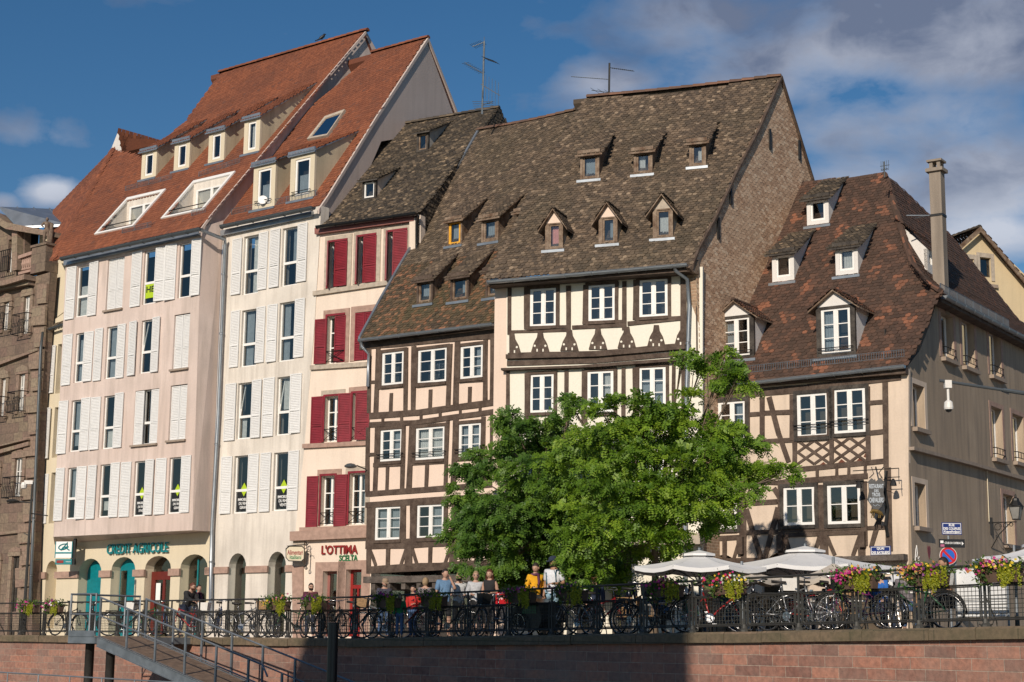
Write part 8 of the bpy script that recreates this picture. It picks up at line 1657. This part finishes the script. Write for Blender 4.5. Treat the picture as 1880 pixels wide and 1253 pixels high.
# ---------------------------------------------------------------- small car
def car():
    p, t, n = quay_at(392, 8.5); base = p; a = math.atan2(t.y, t.x) + R(-28); M_ = Matrix.Translation(p) @ Matrix.Rotation(a, 4, 'Z'); e = empty('parked_car', p, 'small silver hatchback parked behind the railing left of the person in beige', 'car'); plain('car_paint', (.30, .32, .33), .28, .5, .03)
    prof_ = [(-1.85, .35, .62), (-1.85, .75, .72), (-1.1, .9, .78), (-.45, 1.38, .62), (.7, 1.42, .62), (1.45, .98, .74), (1.8, .9, .72), (1.85, .35, .68)]
    mb = MB(); n_ = len(prof_)
    for (x0, z0, w0), (x1, z1, w1) in zip(prof_, prof_[1:]): mb.poly([M_ @ Vector(v) for v in ((x0, -w0, z0), (x1, -w1, z1), (x1, w1, z1), (x0, w0, z0))])
    for s in (-1, 1):
        low_ = [M_ @ Vector((x, s * .80, z)) for x, z in ((-1.85, .3), (1.85, .3), (1.8, .88), (1.4, .92), (-1.1, .86), (-1.85, .72))]; mb.poly(low_ if s < 0 else low_[::-1]); g_ = [M_ @ Vector(v) for v in ((-1.1, s * .80, .86), (1.4, s * .80, .92), (.7, s * .62, 1.42), (-.45, s * .62, 1.38))]; mb.poly(g_ if s < 0 else g_[::-1])
    mb.build('body', 'car_paint', e)
    mb = MB(); mb.poly([M_ @ Vector(v) for v in ((-1.04, -.68, .93), (-1.04, .68, .93), (-.5, .56, 1.345), (-.5, -.56, 1.345))]); mb.v = [tuple(Vector(v) + (M_.to_3x3() @ Vector((-.015, 0, .015)))) for v in mb.v]; mb.build('windscreen', 'black_plastic', e)
    for s in (-1, 1): mb = MB(); mb.poly([M_ @ Vector(v) for v in ((-.95, s * .785, .93), (1.25, s * .785, .98), (.66, s * .645, 1.37), (-.4, s * .645, 1.33))]); mb.v = [tuple(Vector(v) + (M_.to_3x3() @ Vector((0, s * .015, .005)))) for v in mb.v]; mb.build('side_window', 'black_plastic', e)
    for x in (-1.2, 1.2):
        for s in (-1, 1):
            mb = MB(); mb.lathe((0, 0, 0), [(.3, -.1), (.31, 0), (.3, .1)], 18, M_ @ Matrix.Translation((x, s * .72, .31)) @ Matrix.Rotation(R(90), 4, 'X')); w = mb.build('wheel', 'tyre', e); mb = MB(); mb.lathe((0, 0, 0), [(.19, -.105), (.19, .105)], 12, M_ @ Matrix.Translation((x, s * .72, .31)) @ Matrix.Rotation(R(90), 4, 'X')); mb.build('rim', 'chrome', w)
    for s in (-1, 1): mb = MB(); mb.box((-1.83, s * .52, .66), .08, .26, .12, M_); mb.build('headlight', 'sign_white', e)
    mb = MB(); mb.box((-1.87, 0, .45), .02, .5, .11, M_); mb.build('licence_plate', 'sign_white', e); mb = MB(); mb.box((-1.86, 0, .62), .03, .7, .1, M_); mb.build('grille', 'black_plastic', e)
car()
# ---------------------------------------------------------------- unseen house added on the opposite bank to throw shade over the quay
Lh = Vector((math.cos(LA), math.sin(LA), 0)); a = quay_at(1268)[0]; c = quay_at(660)[0]; Ro = 40
A_, C_ = a - Lh * Ro, c - Lh * Ro; A_.z = C_.z = 0; of = Face(C_[:2], (A_ - C_)[:2]); L_ = (A_ - C_).length; Hh = 1.35 + Ro * math.tan(SUN_EL)
e = empty('quay_shade_house', C_, 'plain plastered house added out of view to shade the quay', 'building'); nn = -of.n
ff = Face(A_[:2], (C_ - A_)[:2])
mb = MB(); mb.fb(ff, 0, L_, -3, Hh, -7, 0); mb.build('wall', 'cream_stucco', e); mb = MB(); mb.fp(ff.perp(L_), [(-.02, Hh + .01), (7.1, Hh + .01), (3.5, Hh + 1.1)], -L_, 0); mb.build('roof', 'orange_tiles', e)
for k in range(5):
    for j in range(4): z = 1 + j * 3.3; u_ = 1 + k * (L_ - 2) / 5; w = MB(); w.fb(of, u_, u_ + .9, z, z + 1.6, -.02, .05); w.build('window', 'glass', e)
